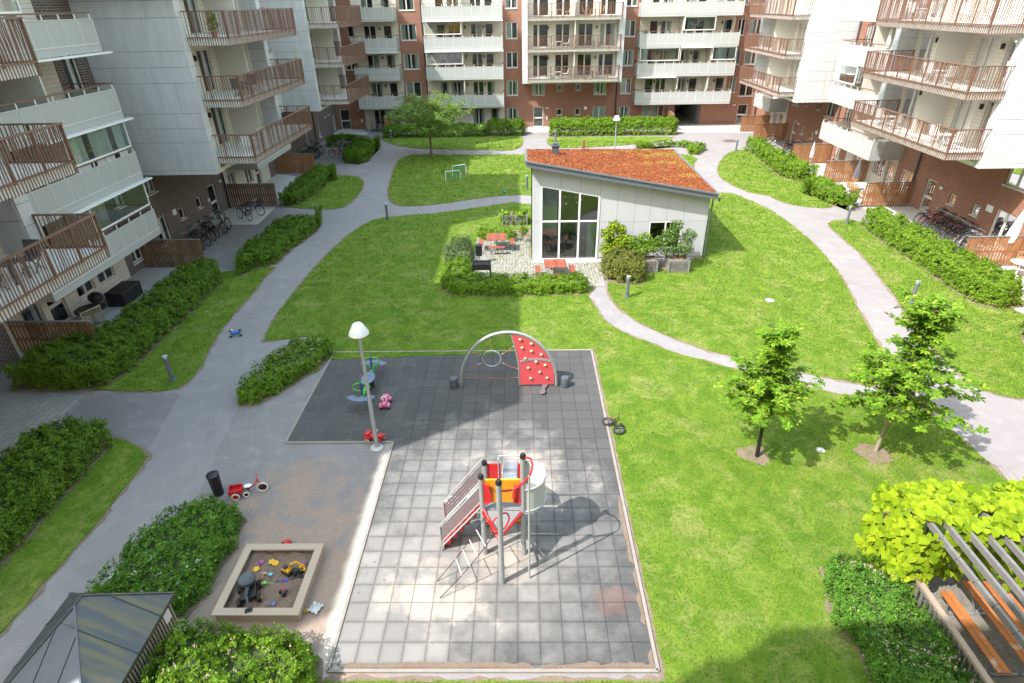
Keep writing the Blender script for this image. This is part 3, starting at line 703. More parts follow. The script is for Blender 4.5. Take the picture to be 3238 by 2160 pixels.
def loggia(par, T, u0, u1, wf, zbot, ztop, wb, front_only=False, levels=ZB[1:], part=True, pat=None, edge=(.6, .6), bal=None, rec=1.0, sides=True):
    off = par.location; ws = wf-rec
    ia, ib = u0+edge[0], u1-edge[1]
    b = MB(off, T)
    b.box(ia-.01, ib+.01, .02, wf-.04, zbot, zbot+.2).build('bay_floor', EDGEWHITE, par)
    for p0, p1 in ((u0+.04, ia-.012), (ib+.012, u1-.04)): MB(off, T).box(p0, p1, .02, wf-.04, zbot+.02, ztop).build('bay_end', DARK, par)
    cl = MB(off, T)
    panels(cl, T, u0, ia, zbot, ztop, wf, 'u'); panels(cl, T, ws, wf-.032, zbot+.2, ztop, ia, 'w', sgn=-1)   # frame post with its inner cheek
    if not front_only:
        panels(cl, T, .03, wf-.031, zbot, ztop, u0, 'w', sgn=-1)
    cl.build('cladding', PANEL, par)
    cl = MB(off, T); panels(cl, T, ib, u1, zbot, ztop, wf, 'u'); panels(cl, T, ws, wf-.032, zbot+.2, ztop, ib, 'w', sgn=1)
    cl.build('cladding', PANEL, par)
    holes = []
    for lv in levels:
        z = lv+.34
        for a, c, kd in pat:
            holes.append((a, c, z if kd in ('door', 'side') else z, z+2.08, kd))
    wall(par, 'siding', T, ia, ib, zbot+.2, ztop, SIDING, holes, w=ws)
    for a, c, d, e, kd in holes: window(par, T, a, c, d, e, kd, w=ws, curtain=random.choice((0, 0, 0, 1, 3)))
    for lv in levels:
        if bal: brown_balcony(par, T, bal[0], bal[1], ws+.004, wb, lv)
        for a in ([(ia+ib)/2] if part is True else part or []):
            MB(off, T).box(a-.045, a+.045, ws+.002, wf+.62, lv+.302, lv+2.745).build('partition', BEIGE, par)
        for a in (ia+2.05, ib-2.1): MB(off, T).box(a-.06, a+.06, ws+.005, ws+.14, lv+1.95, lv+2.2).build('wall_lamp', BLACK, par)
    # flat ceilings between storeys
    for lv in levels: MB(off, T).box(ia+.035, ib-.035, ws+.004, wf-.01, lv+.01, lv+.292).build('storey_slab', EDGEWHITE, par)
# ---------- the dark brick building along the shaded side
LB = thing('apartment_building', 'dark brick apartment building with pale panel bays along the shaded side of the court', 'building', (-20.4, 34, 0))
lw = [(31.9, 32.9, 3.35, 4.75, 'pair'), (34.4, 35.0, 1.15, 1.82, 'small'), (36.6, 37.2, 1.15, 1.82, 'small'), (38.3, 39.35, .02, 2.08, 'entry'), (31.8, 32.95, .45, 2.0, 'pair'),
      (58.6, 59.5, .4, 1.95, 'pair'), (68.0, 69.0, .15, 1.8, 'pair'), (54.2, 56.3, 5.6, 7.0, 'pair'), (54.2, 56.3, 8.4, 9.85, 'pair'), (15.2, 16.4, .5, 1.9, 'pair'), (62.6, 63.5, .5, 1.9, 'pair')]
for z in (.55, 3.45, 6.2, 8.95): lw.append((28.95, 29.95, z, z+1.45 if z < 1 else z+1.75, 'pair'))
def wset(par, T, u0, u1, v0, v1, mat, name, wins, w=0.0):
    H = [h for h in wins if h[0] >= u0 and h[1] <= u1 and h[2] >= v0 and h[3] <= v1]
    wall(par, name, T, u0, u1, v0, v1, mat, H, w)
    for h in H: window(par, T, *h[:4], h[4], w, h[5] if len(h) > 5 else None)
wset(LB, TL, -1.2, 20.4, 0, 13.2, DARK_BRICK, 'wall', lw)
sw = [(26.15, 27.4, .6, 1.75, 'pair', 0), (24.6, 25.8, .6, 1.75, 'pair', 0), (22.75, 23.75, .1, 2.1, 'entry'), (21.3, 22.4, .1, 2.05, 'door'), (41.4, 42.5, .2, 2.1, 'pair', 4), (44.2, 45.4, .6, 2.0, 'pair'), (46.0, 46.9, .05, 2.1, 'entry')]
for z in (2.78, 5.53, 8.28, 11.0):
    sw += [(25.9, 26.8, z, z+2.05, 'door'), (23.3, 24.9, z+.5, z+2.05, 'pair'), (21.2, 22.1, z, z+2.05, 'door'), (42.3, 43.9, z+.5, z+2.05, 'pair'), (45.4, 46.4, z, z+2.05, 'door')]
wset(LB, TL, 20.4, 28.4, 0, 13.2, SIDING, 'siding', sw)
wset(LB, TL, 28.4, 40.75, 0, 13.2, DARK_BRICK, 'wall', lw)
wset(LB, TL, 40.75, 48.6, 0, 13.2, SIDING, 'siding', sw)
wset(LB, TL, 48.6, 69.6, 0, 13.2, DARK_BRICK, 'wall', lw)
def sidepat(ia, ib, near_low=True):
    """door with side light, wide window, then the same mirrored behind the party screen"""
    L = ib-ia; c = (ia+ib)/2
    return [(ia+.35, ia+1.75, 'side'), (ia+2.45, ia+3.9, 'pair'), (ib-3.9, ib-2.45, 'pair'), (ib-1.75, ib-.35, 'side')]
loggia(LB, TL, 7.7, 18.45, 4.8, 4.75, 13.2, 6.75, pat=sidepat(8.3, 17.85), bal=(8.6, 18.25))
loggia(LB, TL, 30.7, 41.0, 4.77, 4.75, 13.2, 6.70, pat=sidepat(31.3, 40.4), bal=(31.25, 40.76))
loggia(LB, TL, 50.95, 60.2, 4.2, 4.75, 13.2, 6.45, pat=sidepat(51.6, 59.6), bal=(51.6, 59.3))
for i, z in enumerate(ZB):
    gl = [] if i in (2,) else [(24.2, 28.4, [(24.4, 25.5), (25.9, 27.2), (27.6, 28.2)] if i == 1 else [])]
    if i == 3: gl = [(20.8, 24.6, [(20.9, 23.9)])]
    white_balcony(LB, TL, 20.6, 28.45, 2.3, z, glazed=gl, awning=(23.0, 28.8) if i in (1, 2, 3) else False)
    MB(LB.location, TL).box(24.3, 24.38, .02, 2.2, z+.345, z+2.75).build('partition', BEIGE, LB)
for z in ZB: white_balcony(LB, TL, 41.4, 48.3, 2.25, z)
def pipes(par, T, us, z1, r, mat):
    for u in us: MB(par.location, T).tube([(u, .10, .02), (u, .10, z1)], r, 8).build('downpipe', mat, par, smooth=True)
def boxes(par, T, name, L, mat):
    for b in L: MB(par.location, T).box(*b).build(name, mat, par)
pipes(LB, TL, (40.55, 61.2, 8.2), 4.8, .055, BLACK)
boxes(LB, TL, 'wall_box', [(33.7, 34.05, .004, .06, 1.66, 1.98), (38.0, 38.16, .004, .05, 1.2, 1.4)], WHITE)
boxes(LB, TL, 'wall_lamp', [(u-.13, u+.13, .004, .14, 1.95, 2.1) for u in (40.0, 65.2, 66.6)], OFFWHITE)
# unseen upper storeys, bays and heights shaped to cast the court's shade
d = MB(LB.location)
d.box(-38, -20.42, -1.2, 88, 13.2, 23.1)
d.build('upper_storey', PANEL, LB)
for a, b in ((7.75, 18.0), (29.6, 39.5), (54.0, 60.2)): MB(LB.location).box(-20.4, -14.9, a, b, 13.24, 21.4).build('unseen_upper_bay', PANEL, LB)
# ---------- the red brick building across the far end
CB = thing('apartment_building', 'red brick apartment building with white balconies across the far end of the court', 'building', (3, 69.6, 0))
cw = []
for z in (.52, 3.32, 6.08, 8.85, 11.6):
    t = z+1.52
    cw += [(-1.38, -.16, z, t, 'pair'), (10.95, 12.08, z, t, 'pair'), (-12.33, -10.7, z, t, 'pair')]
    if z > 3: cw += [(22.6, 23.35, z-.05, t-.05, 'single' if 0 else 'pair'), (23.8, 25.35, z-.45 if z < 4 else z-.05, t-.1, 'pair')]
cw += [(1.41, 2.73, 3.3, 4.62, 'pair'), (4.06, 4.64, 3.72, 4.38, 'small'), (6.08, 6.66, 3.72, 4.38, 'small'), (8.06, 9.42, 3.27, 4.6, 'pair'),
       (1.50, 2.60, .02, 2.1, 'entry'), (4.06, 4.64, 1.2, 1.88, 'small'), (6.08, 6.66, 1.2, 1.88, 'small'), (8.04, 9.42, .5, 2.07, 'pair', 4),
       (13.46, 14.45, .05, 2.08, 'door', 4), (14.58, 15.88, .5, 2.05, 'pair'), (23.97, 25.05, .02, 2.05, 'entry'), (-20.0, -18.9, .02, 2.15, 'entry'), (-17.9, -17.25, 9.2, 10.3, 'single'), (-18.6, -17.4, 6.1, 7.0, 'pair')]
wset(CB, TC, -20.4, -17.2, 0, 13.2, RED_BRICK, 'wall', cw)
wset(CB, TC, -12.55, -10.0, 0, 13.2, RED_BRICK, 'wall', cw)
wset(CB, TC, -1.67, 12.5, 0, 13.2, RED_BRICK, 'wall', cw)
# brick base of the right-hand balconies with the gateway cut through it
wall(CB, 'wall', TC, 12.5, 22.3, 0, 2.6, RED_BRICK, [h for h in cw if 12.5 < h[0] < 22.2] + [(17.05, 19.9, 0, 2.6)])
for h in cw:
    if 12.5 < h[0] < 16.5: window(CB, TC, *h[:4], h[4], 0, h[5] if len(h) > 5 else None)
g_ = MB(CB.location, TC)
g_.poly([(17.05, 0, 0), (17.05, -9, 0), (17.05, -9, 2.6), (17.05, 0, 2.6)]); g_.poly([(19.9, 0, 0), (19.9, -9, 0), (19.9, -9, 2.6), (19.9, 0, 2.6)])
g_.poly([(17.05, 0, 2.55), (19.9, 0, 2.55), (19.9, -9, 2.55), (17.05, -9, 2.55)]); g_.poly([(17.05, -9, 0), (19.9, -9, 0), (19.9, -9, 2.6), (17.05, -9, 2.6)])
g_.build('gateway', simple('gateway_render', (.42, .41, .42), .85, var=.2), CB, recalc=False)
wset(CB, TC, 22.3, 26.0, 0, 13.2, RED_BRICK, 'wall', cw)
ms, ls, rs = [], [], []
for z in (0.05, 2.78, 5.53, 8.28, 11.02):
    t = z+2.02
    if z > 1: ms += [(-8.6, -7.68, z, t, 'door'), (-7.4, -6.1, z+.45, t, 'pair'), (-5.05, -3.85, z+.45, t, 'pair'), (-3.55, -2.68, z, t, 'door')]
    else: ms += [(-8.7, -7.3, .3, t, 'pair'), (-5.2, -3.9, .3, t, 'pair', 1), (-3.3, -2.3, z, t, 'door')]
    ls += [(-16.2, -14.92, z+.45, t, 'pair'), (-14.15, -13.24, z, t, 'door')]
    if z > 1: rs += [(13.5, 14.4, z, t, 'door'), (14.65, 15.78, z+.45, t, 'pair'), (16.95, 18.0, z+.45, t, 'pair'), (18.22, 19.15, z, t, 'door'), (21.1, 22.05, z, t, 'door')]
wset(CB, TC, -10.0, -1.67, 0, 13.2, SIDING, 'siding', ms)
wset(CB, TC, -17.2, -12.55, 0, 13.2, SIDING, 'siding', ls)
wset(CB, TC, 12.5, 22.3, 2.6, 13.2, SIDING, 'siding', rs)
for i, z in enumerate(ZB):
    white_balcony(CB, TC, -17.2, -12.55, 2.0, z, awning=(-16.9, -12.3) if i == 2 else False)
    white_balcony(CB, TC, -9.7, -1.68, 2.0, z, glazed=[(-9.6, -5.85, [])] if i in (1, 2) else [], awning=(-9.7, -1.6) if i in (2, 3) else False)
    gl = {0: [], 1: [(12.4, 16.4, [(12.8, 13.2)]), (19.8, 22.2, [(20.2, 21.3), (21.6, 22.1)])], 2: [(16.6, 19.7, [])], 3: [(16.6, 22.2, [(17.0, 17.6)])]}[i]
    white_balcony(CB, TC, 12.25, 22.3, 2.0, z, glazed=gl, awning={1: (12.2, 16.3), 2: (16.5, 19.7)}.get(i, False))
    for u in (16.55, 19.72): MB(CB.location, TC).box(u-.05, u+.05, .02, 1.9, z+.345, z+2.74).build('partition', BEIGE, CB)
    MB(CB.location, TC).box(-5.85, -5.76, .02, 1.9, z+.345, z+2.74).build('partition', BEIGE, CB)
boxes(CB, TC, 'wall_lamp', [(u-.06, u+.06, .005, .13, z+1.95, z+2.2) for z in ZB for u in (-5.6, -3.7, -14.5, 14.52, 18.1, 20.95)], BLACK)
cpat = [(1.37, 2.95, 'side'), (3.62, 5.1, 'pair'), (5.9, 7.4, 'pair'), (8.05, 9.62, 'side')]
loggia(CB, TC, .29, 10.42, 3.6, 4.87, 13.2, 4.35, front_only=True, levels=[z-.1 for z in ZB[1:]], pat=cpat, edge=(.58, .58), bal=(.93, 9.95), part=[5.48])
boxes(CB, TC, 'cladding', [(.30, .33, .02, 3.57, 4.87, 13.2), (10.38, 10.41, .02, 3.57, 4.87, 13.2)], PANEL)
pipes(CB, TC, (-10.02, 10.53, 25.9), 13.1, .06, BLACK)
boxes(CB, TC, 'wall_box', [(7.06, 7.38, .004, .06, 1.76, 2.06), (2.95, 3.1, .004, .05, .8, 1.15), (-17.7, -17.55, .004, .05, .8, 1.1)], WHITE)
boxes(CB, TC, 'wall_lamp', [(u-.13, u+.13, .004, .14, 1.9, 2.05) for u in (-17.9, 3.0, 23.5)], OFFWHITE)
MB(CB.location).box(-20.4, 40, 69.62, 88, 13.24, 22.5).build('upper_storey', PANEL, CB)
# ---------- the red brick building on the sunny side
RB = thing('apartment_building', 'red brick apartment building with brown railed balconies along the sunny side of the court', 'building', (26, 40, 0))
rw = [(37.3, 38.3, .02, 2.05, 'entry'), (35.25, 35.85, 1.15, 1.78, 'small'), (33.15, 33.75, 1.15, 1.78, 'small'), (30.5, 31.95, .05, 2.05, 'pair', 4), (30.6, 32.2, 3.3, 4.7, 'pair'), (39.75, 41.2, .5, 1.95, 'pair', 4),
      (49.75, 50.6, .6, 1.9, 'pair', 4), (58.7, 59.7, .02, 2.05, 'entry'), (57.1, 57.65, 1.15, 1.78, 'small'), (55.0, 55.55, 1.15, 1.78, 'small'), (54.9, 55.5, 3.6, 4.3, 'small'), (57.2, 57.8, 3.6, 4.3, 'small'), (59.1, 60.5, 3.3, 4.4, 'pair'), (52.3, 53.8, 3.35, 4.7, 'pair'), (24.5, 26.0, .5, 2.0, 'pair')]
rsd = [(43.3, 44.6, .85, 2.05, 'pair'), (42.05, 43.0, .05, 2.1, 'entry'), (46.3, 47.6, .8, 2.0, 'pair'), (62.2, 63.1, .05, 2.1, 'door'), (63.6, 64.6, .6, 2.0, 'pair')]
for z in (2.78, 5.53, 8.28, 11.0): rsd += [(42.6, 43.6, z, z+2.05, 'door'), (44.4, 45.8, z+.45, z+2.05, 'pair')]
for z in (3.3, 6.1, 8.8, 11.5): rw.append((49.4, 50.4, z, z+1.5, 'pair', 2))
wset(RB, TR, 0, 41.75, 0, 13.2, RED_BRICK, 'wall', rw)
wset(RB, TR, 41.75, 48.75, 0, 13.2, SIDING, 'siding', rsd)
wset(RB, TR, 48.75, 61.4, 0, 13.2, RED_BRICK, 'wall', rw)
wset(RB, TR, 61.4, 65.6, 0, 13.2, SIDING, 'siding', rsd)
wset(RB, TR, 65.6, 69.6, 0, 13.2, RED_BRICK, 'wall', [])
loggia(RB, TR, 29.74, 40.2, 3.5, 4.75, 13.2, 5.22, pat=sidepat(30.3, 39.6), bal=(29.85, 39.3), edge=(.5, .6), part=[34.9])
loggia(RB, TR, 51.5, 62.2, 3.75, 4.75, 13.2, 5.05, pat=sidepat(52.1, 61.6), bal=(51.95, 61.6), part=[56.8])
for i, z in enumerate(ZB):
    white_balcony(RB, TR, 41.5, 49.2, 2.25, z, glazed=[(46.0, 49.1, [])] if i == 1 else [])
    MB(RB.location, TR).box(44.9, 45.0, .02, 2.15, z+.345, z+2.74).build('partition', BEIGE, RB)
white_balcony(RB, TR, 61.7, 66.0, 1.7, ZB[0])
pipes(RB, TR, (39.55, 51.3), 13.0, .065, DARKGREY)
boxes(RB, TR, 'wall_box', [(32.2, 32.65, .004, .07, 1.7, 2.05), (54.3, 54.6, .004, .06, 1.7, 2.0)], WHITE)
boxes(RB, TR, 'wall_lamp', [(36.45, 36.75, .004, .16, 1.78, 1.95), (58.1, 58.35, .004, .14, 1.85, 2.0)], OFFWHITE)
MB(RB.location).box(26.02, 44, 0, 69.6, 13.24, 22).build('upper_storey', PANEL, RB)
MB(RB.location).box(22.6, 26, 29.8, 40.2, 13.24, 21.4).build('unseen_upper_bay', PANEL, RB)
# ---------- the block behind the viewpoint: casts shade, unseen wall pale to bounce light
KB = thing('apartment_building', 'apartment block behind the viewpoint shading the near corner of the lawn', 'building', (15, -8, 0))
d = MB(KB.location); d.box(-9.9, 46, -18, -1.0, 0, 19.9); d.box(-9.2, 46, -18, -.95, 19.92, 21.5); d.build('wall', BEIGE, KB)
# ------------------------------------------------------------------ planting
def lump(x, y, s=0.0):
    return .5*np.sin(1.9*x+s)*np.cos(2.3*y+1.3*s) + .3*np.sin(4.1*x-3.3*y+s*2) + .2*np.sin(7.3*y+5.1*x+s)
def inside_poly(P, X, Y):
    n = len(P); r = np.zeros(X.shape, bool)
    for i in range(n):
        x0, y0 = P[i]; x1, y1 = P[(i+1) % n]
        c = ((y0 > Y) != (y1 > Y)) & (X < (x1-x0)*(Y-y0)/((y1-y0) if y1 != y0 else 1e-9)+x0)
        r ^= c
    return r
def edge_dist(P, X, Y):
    d = np.full(X.shape, 1e9)
    n = len(P)
    for i in range(n):
        a = np.array(P[i]); b = np.array(P[(i+1) % n]); e = b-a; L = max(1e-9, (e*e).sum())
        t = np.clip(((X-a[0])*e[0]+(Y-a[1])*e[1])/L, 0, 1)
        d = np.minimum(d, np.hypot(X-a[0]-t*e[0], Y-a[1]-t*e[1]))
    return d
def leaf_quads(C, N, size, shape='diamond', aspect=.55, fold=.18, jit=.35):
    """C centres, N facing; one four-cornered folded leaf each"""
    n = len(C)
    N = N/np.maximum(1e-6, np.linalg.norm(N, axis=1, keepdims=True))
    R_ = RNG.normal(size=(n, 3)); A = np.cross(N, R_); A /= np.maximum(1e-6, np.linalg.norm(A, axis=1, keepdims=True)); B = np.cross(N, A)
    s = (size*(1+jit*RNG.uniform(-1, 1, n)))[:, None]
    V = np.empty((n, 4, 3))
    V[:, 0] = C - A*s*.5; V[:, 2] = C + A*s*.5
    V[:, 1] = C + B*s*aspect*.5 + N*s*fold; V[:, 3] = C - B*s*aspect*.5 + N*s*fold
    return V.reshape(-1, 3)
def hedge(name, label, cat, P, h, mat, leaf, dens=1.0, round_=.45, rough=.16, seed=0.0, sprout=.12, flowers=None, group=None):
    """an irregular clipped or loose hedge: a twiggy inner body and a skin of separate leaves"""
    P = [(q[0], q[1]) for q in P]
    cx = sum(q[0] for q in P)/len(P); cy = sum(q[1] for q in P)/len(P)
    root = thing(name, label, cat, (cx, cy, 0), group=group)
    if cat in ('hedge', 'bush', 'shrub'): sheet('soil', wobble(offset(P, .07), .06, .25), .004, .037+.0005*seed, SOIL)
    xs = [q[0] for q in P]; ys = [q[1] for q in P]
    def height(X, Y):
        d = edge_dist(P, X, Y); t = np.clip(d/round_, 0, 1)
        return (h*(1-rough*.6) + rough*h*lump(X*1.3, Y*1.3, seed))*np.sqrt(np.clip(1-(1-t)**2.2, 0, 1))
    # inner body
    st = .2; gx = np.arange(min(xs)-.1, max(xs)+.3, st); gy = np.arange(min(ys)-.1, max(ys)+.3, st)
    GX, GY = np.meshgrid(gx, gy, indexing='ij'); ins = inside_poly(P, GX, GY) & (edge_dist(P, GX, GY) > min(.2, round_*.45))
    HZ = np.where(ins, height(GX, GY)*.80-.05, -.02)
    m = MB((cx, cy, 0)); idx = -np.ones(GX.shape, int)
    for i in range(len(gx)-1):
        for j in range(len(gy)-1):
            if ins[i:i+2, j:j+2].all():
                for a, b in ((i, j), (i+1, j), (i+1, j+1), (i, j+1)):
                    if idx[a, b] < 0: idx[a, b] = m.p([(gx[a], gy[b], float(HZ[a, b]))])
                m.face((idx[i, j], idx[i+1, j], idx[i+1, j+1], idx[i, j+1]))
    if m.f: m.build('branches', TWIG, root, smooth=True, recalc=False)
    # sprigs of leaves over the top and down the flanks
    A = abs(area(P)); per = sum(math.hypot(P[i][0]-P[i-1][0], P[i][1]-P[i-1][1]) for i in range(len(P)))
    KL = 6
    n = int(dens*2.1*(A + per*h*.6)/(leaf*leaf*.5)/KL); n = min(n, 9000)
    X = RNG.uniform(min(xs), max(xs), n*8); Y = RNG.uniform(min(ys), max(ys), n*8)
    k = inside_poly(P, X, Y); X, Y = X[k], Y[k]
    d = edge_dist(P, X, Y); w = np.where(d < round_*.8, 1.0, .5); k = RNG.uniform(size=len(X)) < w; X, Y = X[k][:n], Y[k][:n]
    e = .04; Z = height(X, Y)
    dx = (height(X+e, Y)-height(X-e, Y))/(2*e); dy = (height(X, Y+e)-height(X, Y-e))/(2*e)
    Nn = np.stack([-dx, -dy, np.ones_like(X)], 1); Nn /= np.linalg.norm(Nn, axis=1, keepdims=True)
    cl = np.sin(9.1*X+seed)*np.sin(8.3*Y+2*seed)+.6*np.sin(17*X-13*Y)
    depth = np.abs(RNG.normal(size=len(X)))*leaf*1.1 + np.clip(-cl, 0, 2)*leaf*1.3
    up = RNG.uniform(size=len(X)); up = np.where(up > .9, RNG.uniform(0, sprout, len(X)), 0)
    C = np.stack([X, Y, Z], 1) - Nn*depth[:, None] + np.stack([RNG.normal(size=len(X))*.03, RNG.normal(size=len(X))*.03, up], 1)
    nb = int(n*.55*min(1.5, per*h/max(A, .1))); tt = RNG.uniform(0, per, nb); acc = 0; pts = np.zeros((nb, 3)); nn = np.zeros((nb, 3)); s = 1 if area(P) > 0 else -1
    for i in range(len(P)):
        a = np.array(P[i]); b = np.array(P[(i+1) % len(P)]); L = math.hypot(*(b-a)); k = (tt >= acc) & (tt < acc+L)
        if L > 1e-6 and k.any():
            f = ((tt[k]-acc)/L)[:, None]; q = a+(b-a)*f; o = np.array([(b-a)[1], -(b-a)[0]])*s/L
            z = RNG.uniform(.04, 1, k.sum())**.8*h*.82
            bul = .10*np.sin(5.3*q[:, 0]+4.7*q[:, 1]+seed)+.06*np.sin(13*q[:, 0]-11*q[:, 1]+5*z)
            inset = RNG.uniform(-.02, .14, k.sum()) + .22*round_*(z/h)**2 - .03 + bul*.7
            pts[k, :2] = q - o*inset[:, None]; pts[k, 2] = z; nn[k, :2] = o; nn[k, 2] = .55
        acc += L
    C = np.concatenate([C, pts]); Nn = np.concatenate([Nn, nn])
    C[:, 2] = np.maximum(C[:, 2], .03)
    C -= np.array([cx, cy, 0])
    Nn = Nn/np.linalg.norm(Nn, axis=1, keepdims=True) + RNG.normal(size=Nn.shape)*.30 + [0, 0, .25]; Nn /= np.linalg.norm(Nn, axis=1, keepdims=True)
    # each sprig: leaves fanned round its axis
    T1 = np.cross(Nn, RNG.normal(size=Nn.shape)); T1 /= np.linalg.norm(T1, axis=1, keepdims=True); T2 = np.cross(Nn, T1)
    VV = []
    for j in range(KL):
        a = 2*PI*j/KL + RNG.uniform(-.4, .4, len(C)); rad = T1*np.cos(a)[:, None]+T2*np.sin(a)[:, None]
        elv = RNG.uniform(-.25, .9, len(C))[:, None]; D_ = rad*np.cos(elv)+Nn*np.sin(elv)
        S_ = (leaf*RNG.uniform(.7, 1.25, len(C)))[:, None]; side = np.cross(D_, Nn); side /= np.maximum(1e-6, np.linalg.norm(side, axis=1, keepdims=True)); upn = np.cross(side, D_)
        b0_ = C + Nn*S_*RNG.uniform(-.6, .4, len(C))[:, None] + D_*S_*.15
        q4 = np.empty((len(C), 4, 3)); q4[:, 0] = b0_; q4[:, 1] = b0_+D_*S_*.55+side*S_*.32+upn*S_*.10; q4[:, 2] = b0_+D_*S_; q4[:, 3] = b0_+D_*S_*.55-side*S_*.32+upn*S_*.10
        VV.append(q4)
    V_ = np.concatenate(VV).reshape(-1, 3)
    quads_object('foliage', V_, mat, root)
    if flowers:
        nf, fm, fs, area_ = flowers
        k = RNG.choice(len(X), min(nf, len(X)), replace=False)
        if area_: k = k[area_(X[k], Y[k])]
        c0 = np.stack([X[k]-cx, Y[k]-cy, Z[k]+.02], 1)
        c0 = np.repeat(c0, 6, 0)+RNG.normal(size=(len(k)*6, 3))*fs*.7
        quads_object('blossom', leaf_quads(c0, RNG.normal(size=c0.shape)+[0, 0, 1.5], fs, aspect=.9), fm, root)
    return root
TWIG = simple('twigs', (.040, .060, .016), .95, var=.5, scale=9)
BLOOMW = simple('white_blossom', (.75, .74, .70), .8); BLOOMP = simple('faded_pink_blossom', (.50, .36, .28), .8, var=.25)
hg = 'clipped hedges beside the houses'
hedge('hedge', 'long dense hedge between the sunken deck with the barbecue and the path', 'hedge',
      [(-18.9, 18.15), (-17, 18.0), (-15.7, 18.2), (-15.35, 18.9), (-15.25, 21.2), (-15.25, 24.5), (-15.3, 27.2), (-15.6, 28.4), (-16.6, 28.7), (-17.25, 27.8), (-17.3, 25), (-17.3, 21.2), (-18.9, 19.6)], 1.2, L_HEDGE, .085, seed=.3, rough=.2)
hedge('hedge', 'round-topped loose hedge between the parked bicycles and the curved asphalt path', 'hedge',
      XY(gp(2, 2, [(0,890),(60,890),(180,860),(300,740),(420,660),(540,570),(585,510),(590,440)])) + XY(gp(2, 2, [(540,390),(420,380),(300,385),(150,430),(60,530)], 1.0)) + XY(gp(2, 1, [(2230,700),(2160,800),(2170,860)], .7)), 1.05, L_HEDGE, .09, seed=1.1, rough=.3)
hedge('hedge', 'straight hedge beside the small oval lawn and the pale patio', 'hedge',
      XY(gp(2, 2, [(230,322),(330,325),(420,300),(560,215),(690,80),(712,20)])) + XY(gp(1, 2, [(712,1560),(640,1510),(560,1505),(480,1555)], .9)) + XY(gp(2, 2, [(400,60),(300,130),(240,200)], .8)), 1.1, L_HEDGE, .10, seed=2.0, rough=.25)
hedge('hedge', 'big loose hedge wrapping the bicycles under the leftmost entrance', 'hedge',
      XY(gp(1, 2, [(810,1495),(950,1512),(1020,1490),(1085,1400),(1125,1330)])) + XY(gp(1, 2, [(1110,1270),(1000,1240),(830,1216),(680,1225),(640,1250)], 1.1)) + XY(gp(1, 2, [(690,1290),(860,1290),(900,1330),(820,1400)], .6)), 1.2, L_HEDGE, .11, seed=3.0, rough=.25)
hedge('hedge', 'hedge behind the lone ash tree at the far building', 'hedge', [(-14.3, 64.3), (-7.0, 64.3), (-3.7, 64.3), (-3.7, 66.0), (-14.0, 66.2)], 1.3, L_HEDGE, .12, seed=4, rough=.15)
hedge('hedge', 'boxy hedge at the far building left of its glazed entrance door', 'hedge', [(-3.4, 64.4), (.0, 64.3), (.6, 65.2), (.3, 66.3), (-3.4, 66.3)], 1.6, L_HEDGE, .12, seed=5, rough=.1)
hedge('hedge', 'sunlit boxy hedge in front of the bicycles at the far building', 'hedge', [(3.1, 63.8), (9.9, 63.8), (9.9, 65.6), (3.3, 65.9)], 1.7, L_LIGHT, .12, seed=6, rough=.1, round_=.35)
hedge('hedge', 'sunlit boxy hedge ending at the gateway with the orange fence', 'hedge', [(10.1, 63.8), (16.0, 63.7), (16.3, 65.0), (10.0, 65.6)], 1.75, L_LIGHT, .12, seed=7, rough=.1, round_=.35)
hedge('shrub', 'low spreading shrubs on the corner lawn by the gateway', 'shrub', XY(gp(1, 3, [(1145,1350),(1300,1355),(1480,1350),(1610,1365),(1625,1420),(1700,1425),(1775,1375)])) + XY(gp(1, 3, [(1740,1310),(1600,1290),(1400,1285),(1150,1320)], .6)), .75, L_LIGHT, .12, seed=8, rough=.4)
hedge('hedge', 'tall light green hedge beside the far sunny patio fences', 'hedge',
      [(q.x, q.y) for q in gp(1, 3, [(2140,1385),(2230,1440),(2330,1520)])] + XY(gp(2, 4, [(70,30),(160,75),(290,103),(400,95)])) + XY(gp(2, 4, [(440,20)], .9)) + XY(gp(1, 4, [(400,1500),(250,1430),(120,1370),(20,1330)], 1.3)) + XY(gp(1, 3, [(2290,1260),(2180,1250)], 1.3)), 1.6, L_LIGHT, .11, seed=9, rough=.25)
hedge('hedge', 'short rounded hedge in front of the patio with the grey parasol', 'hedge',
      XY(gp(2, 4, [(350,180),(480,260),(600,325),(740,335),(795,310)])) + XY(gp(2, 4, [(780,240),(700,150),(560,75),(430,50),(350,90)], .95)), 1.25, L_LIGHT, .10, seed=10, rough=.2)
hedge('hedge', 'long light green hedge in front of the row of bicycles by the sunny brick wall', 'hedge',
      [(20.9, 35.3), (20.6, 33.5), (20.6, 31), (20.6, 28), (20.5, 26), (20.6, 24.4), (21.3, 23.9), (22.4, 24.1), (22.7, 25.2), (22.5, 27), (22.3, 29.4), (22.3, 31.5), (22.2, 34), (21.8, 35.4)], 1.35, L_LIGHT, .085, seed=11, rough=.2)
hedge('hedge', 'wide dense hedge on the near edge of the shaded entrance path', 'hedge',
      [(-13.35, 15.0), (-13.3, 13.5), (-13.3, 12), (-13.3, 10), (-13.3, 8), (-15.4, 8), (-15.5, 11), (-15.5, 13), (-15.4, 14.6), (-14.6, 15.3)], 1.15, L_HEDGE, .08, seed=12, rough=.2, sprout=.3)
bg_ = 'low bushes round the playground'
hedge('bush', 'low flowering bush between the path and the rubber playground', 'bush', [(-9.3, 20.7), (-8.2, 21.0), (-7.6, 20.6), (-7.9, 19.4), (-8.6, 18.2), (-9.4, 17.1), (-10.0, 17.0), (-10.2, 18.0), (-9.9, 19.5)], .75, L_BUSH, .075, seed=13, rough=.35, flowers=(120, BLOOMP, .035, None), group=None)
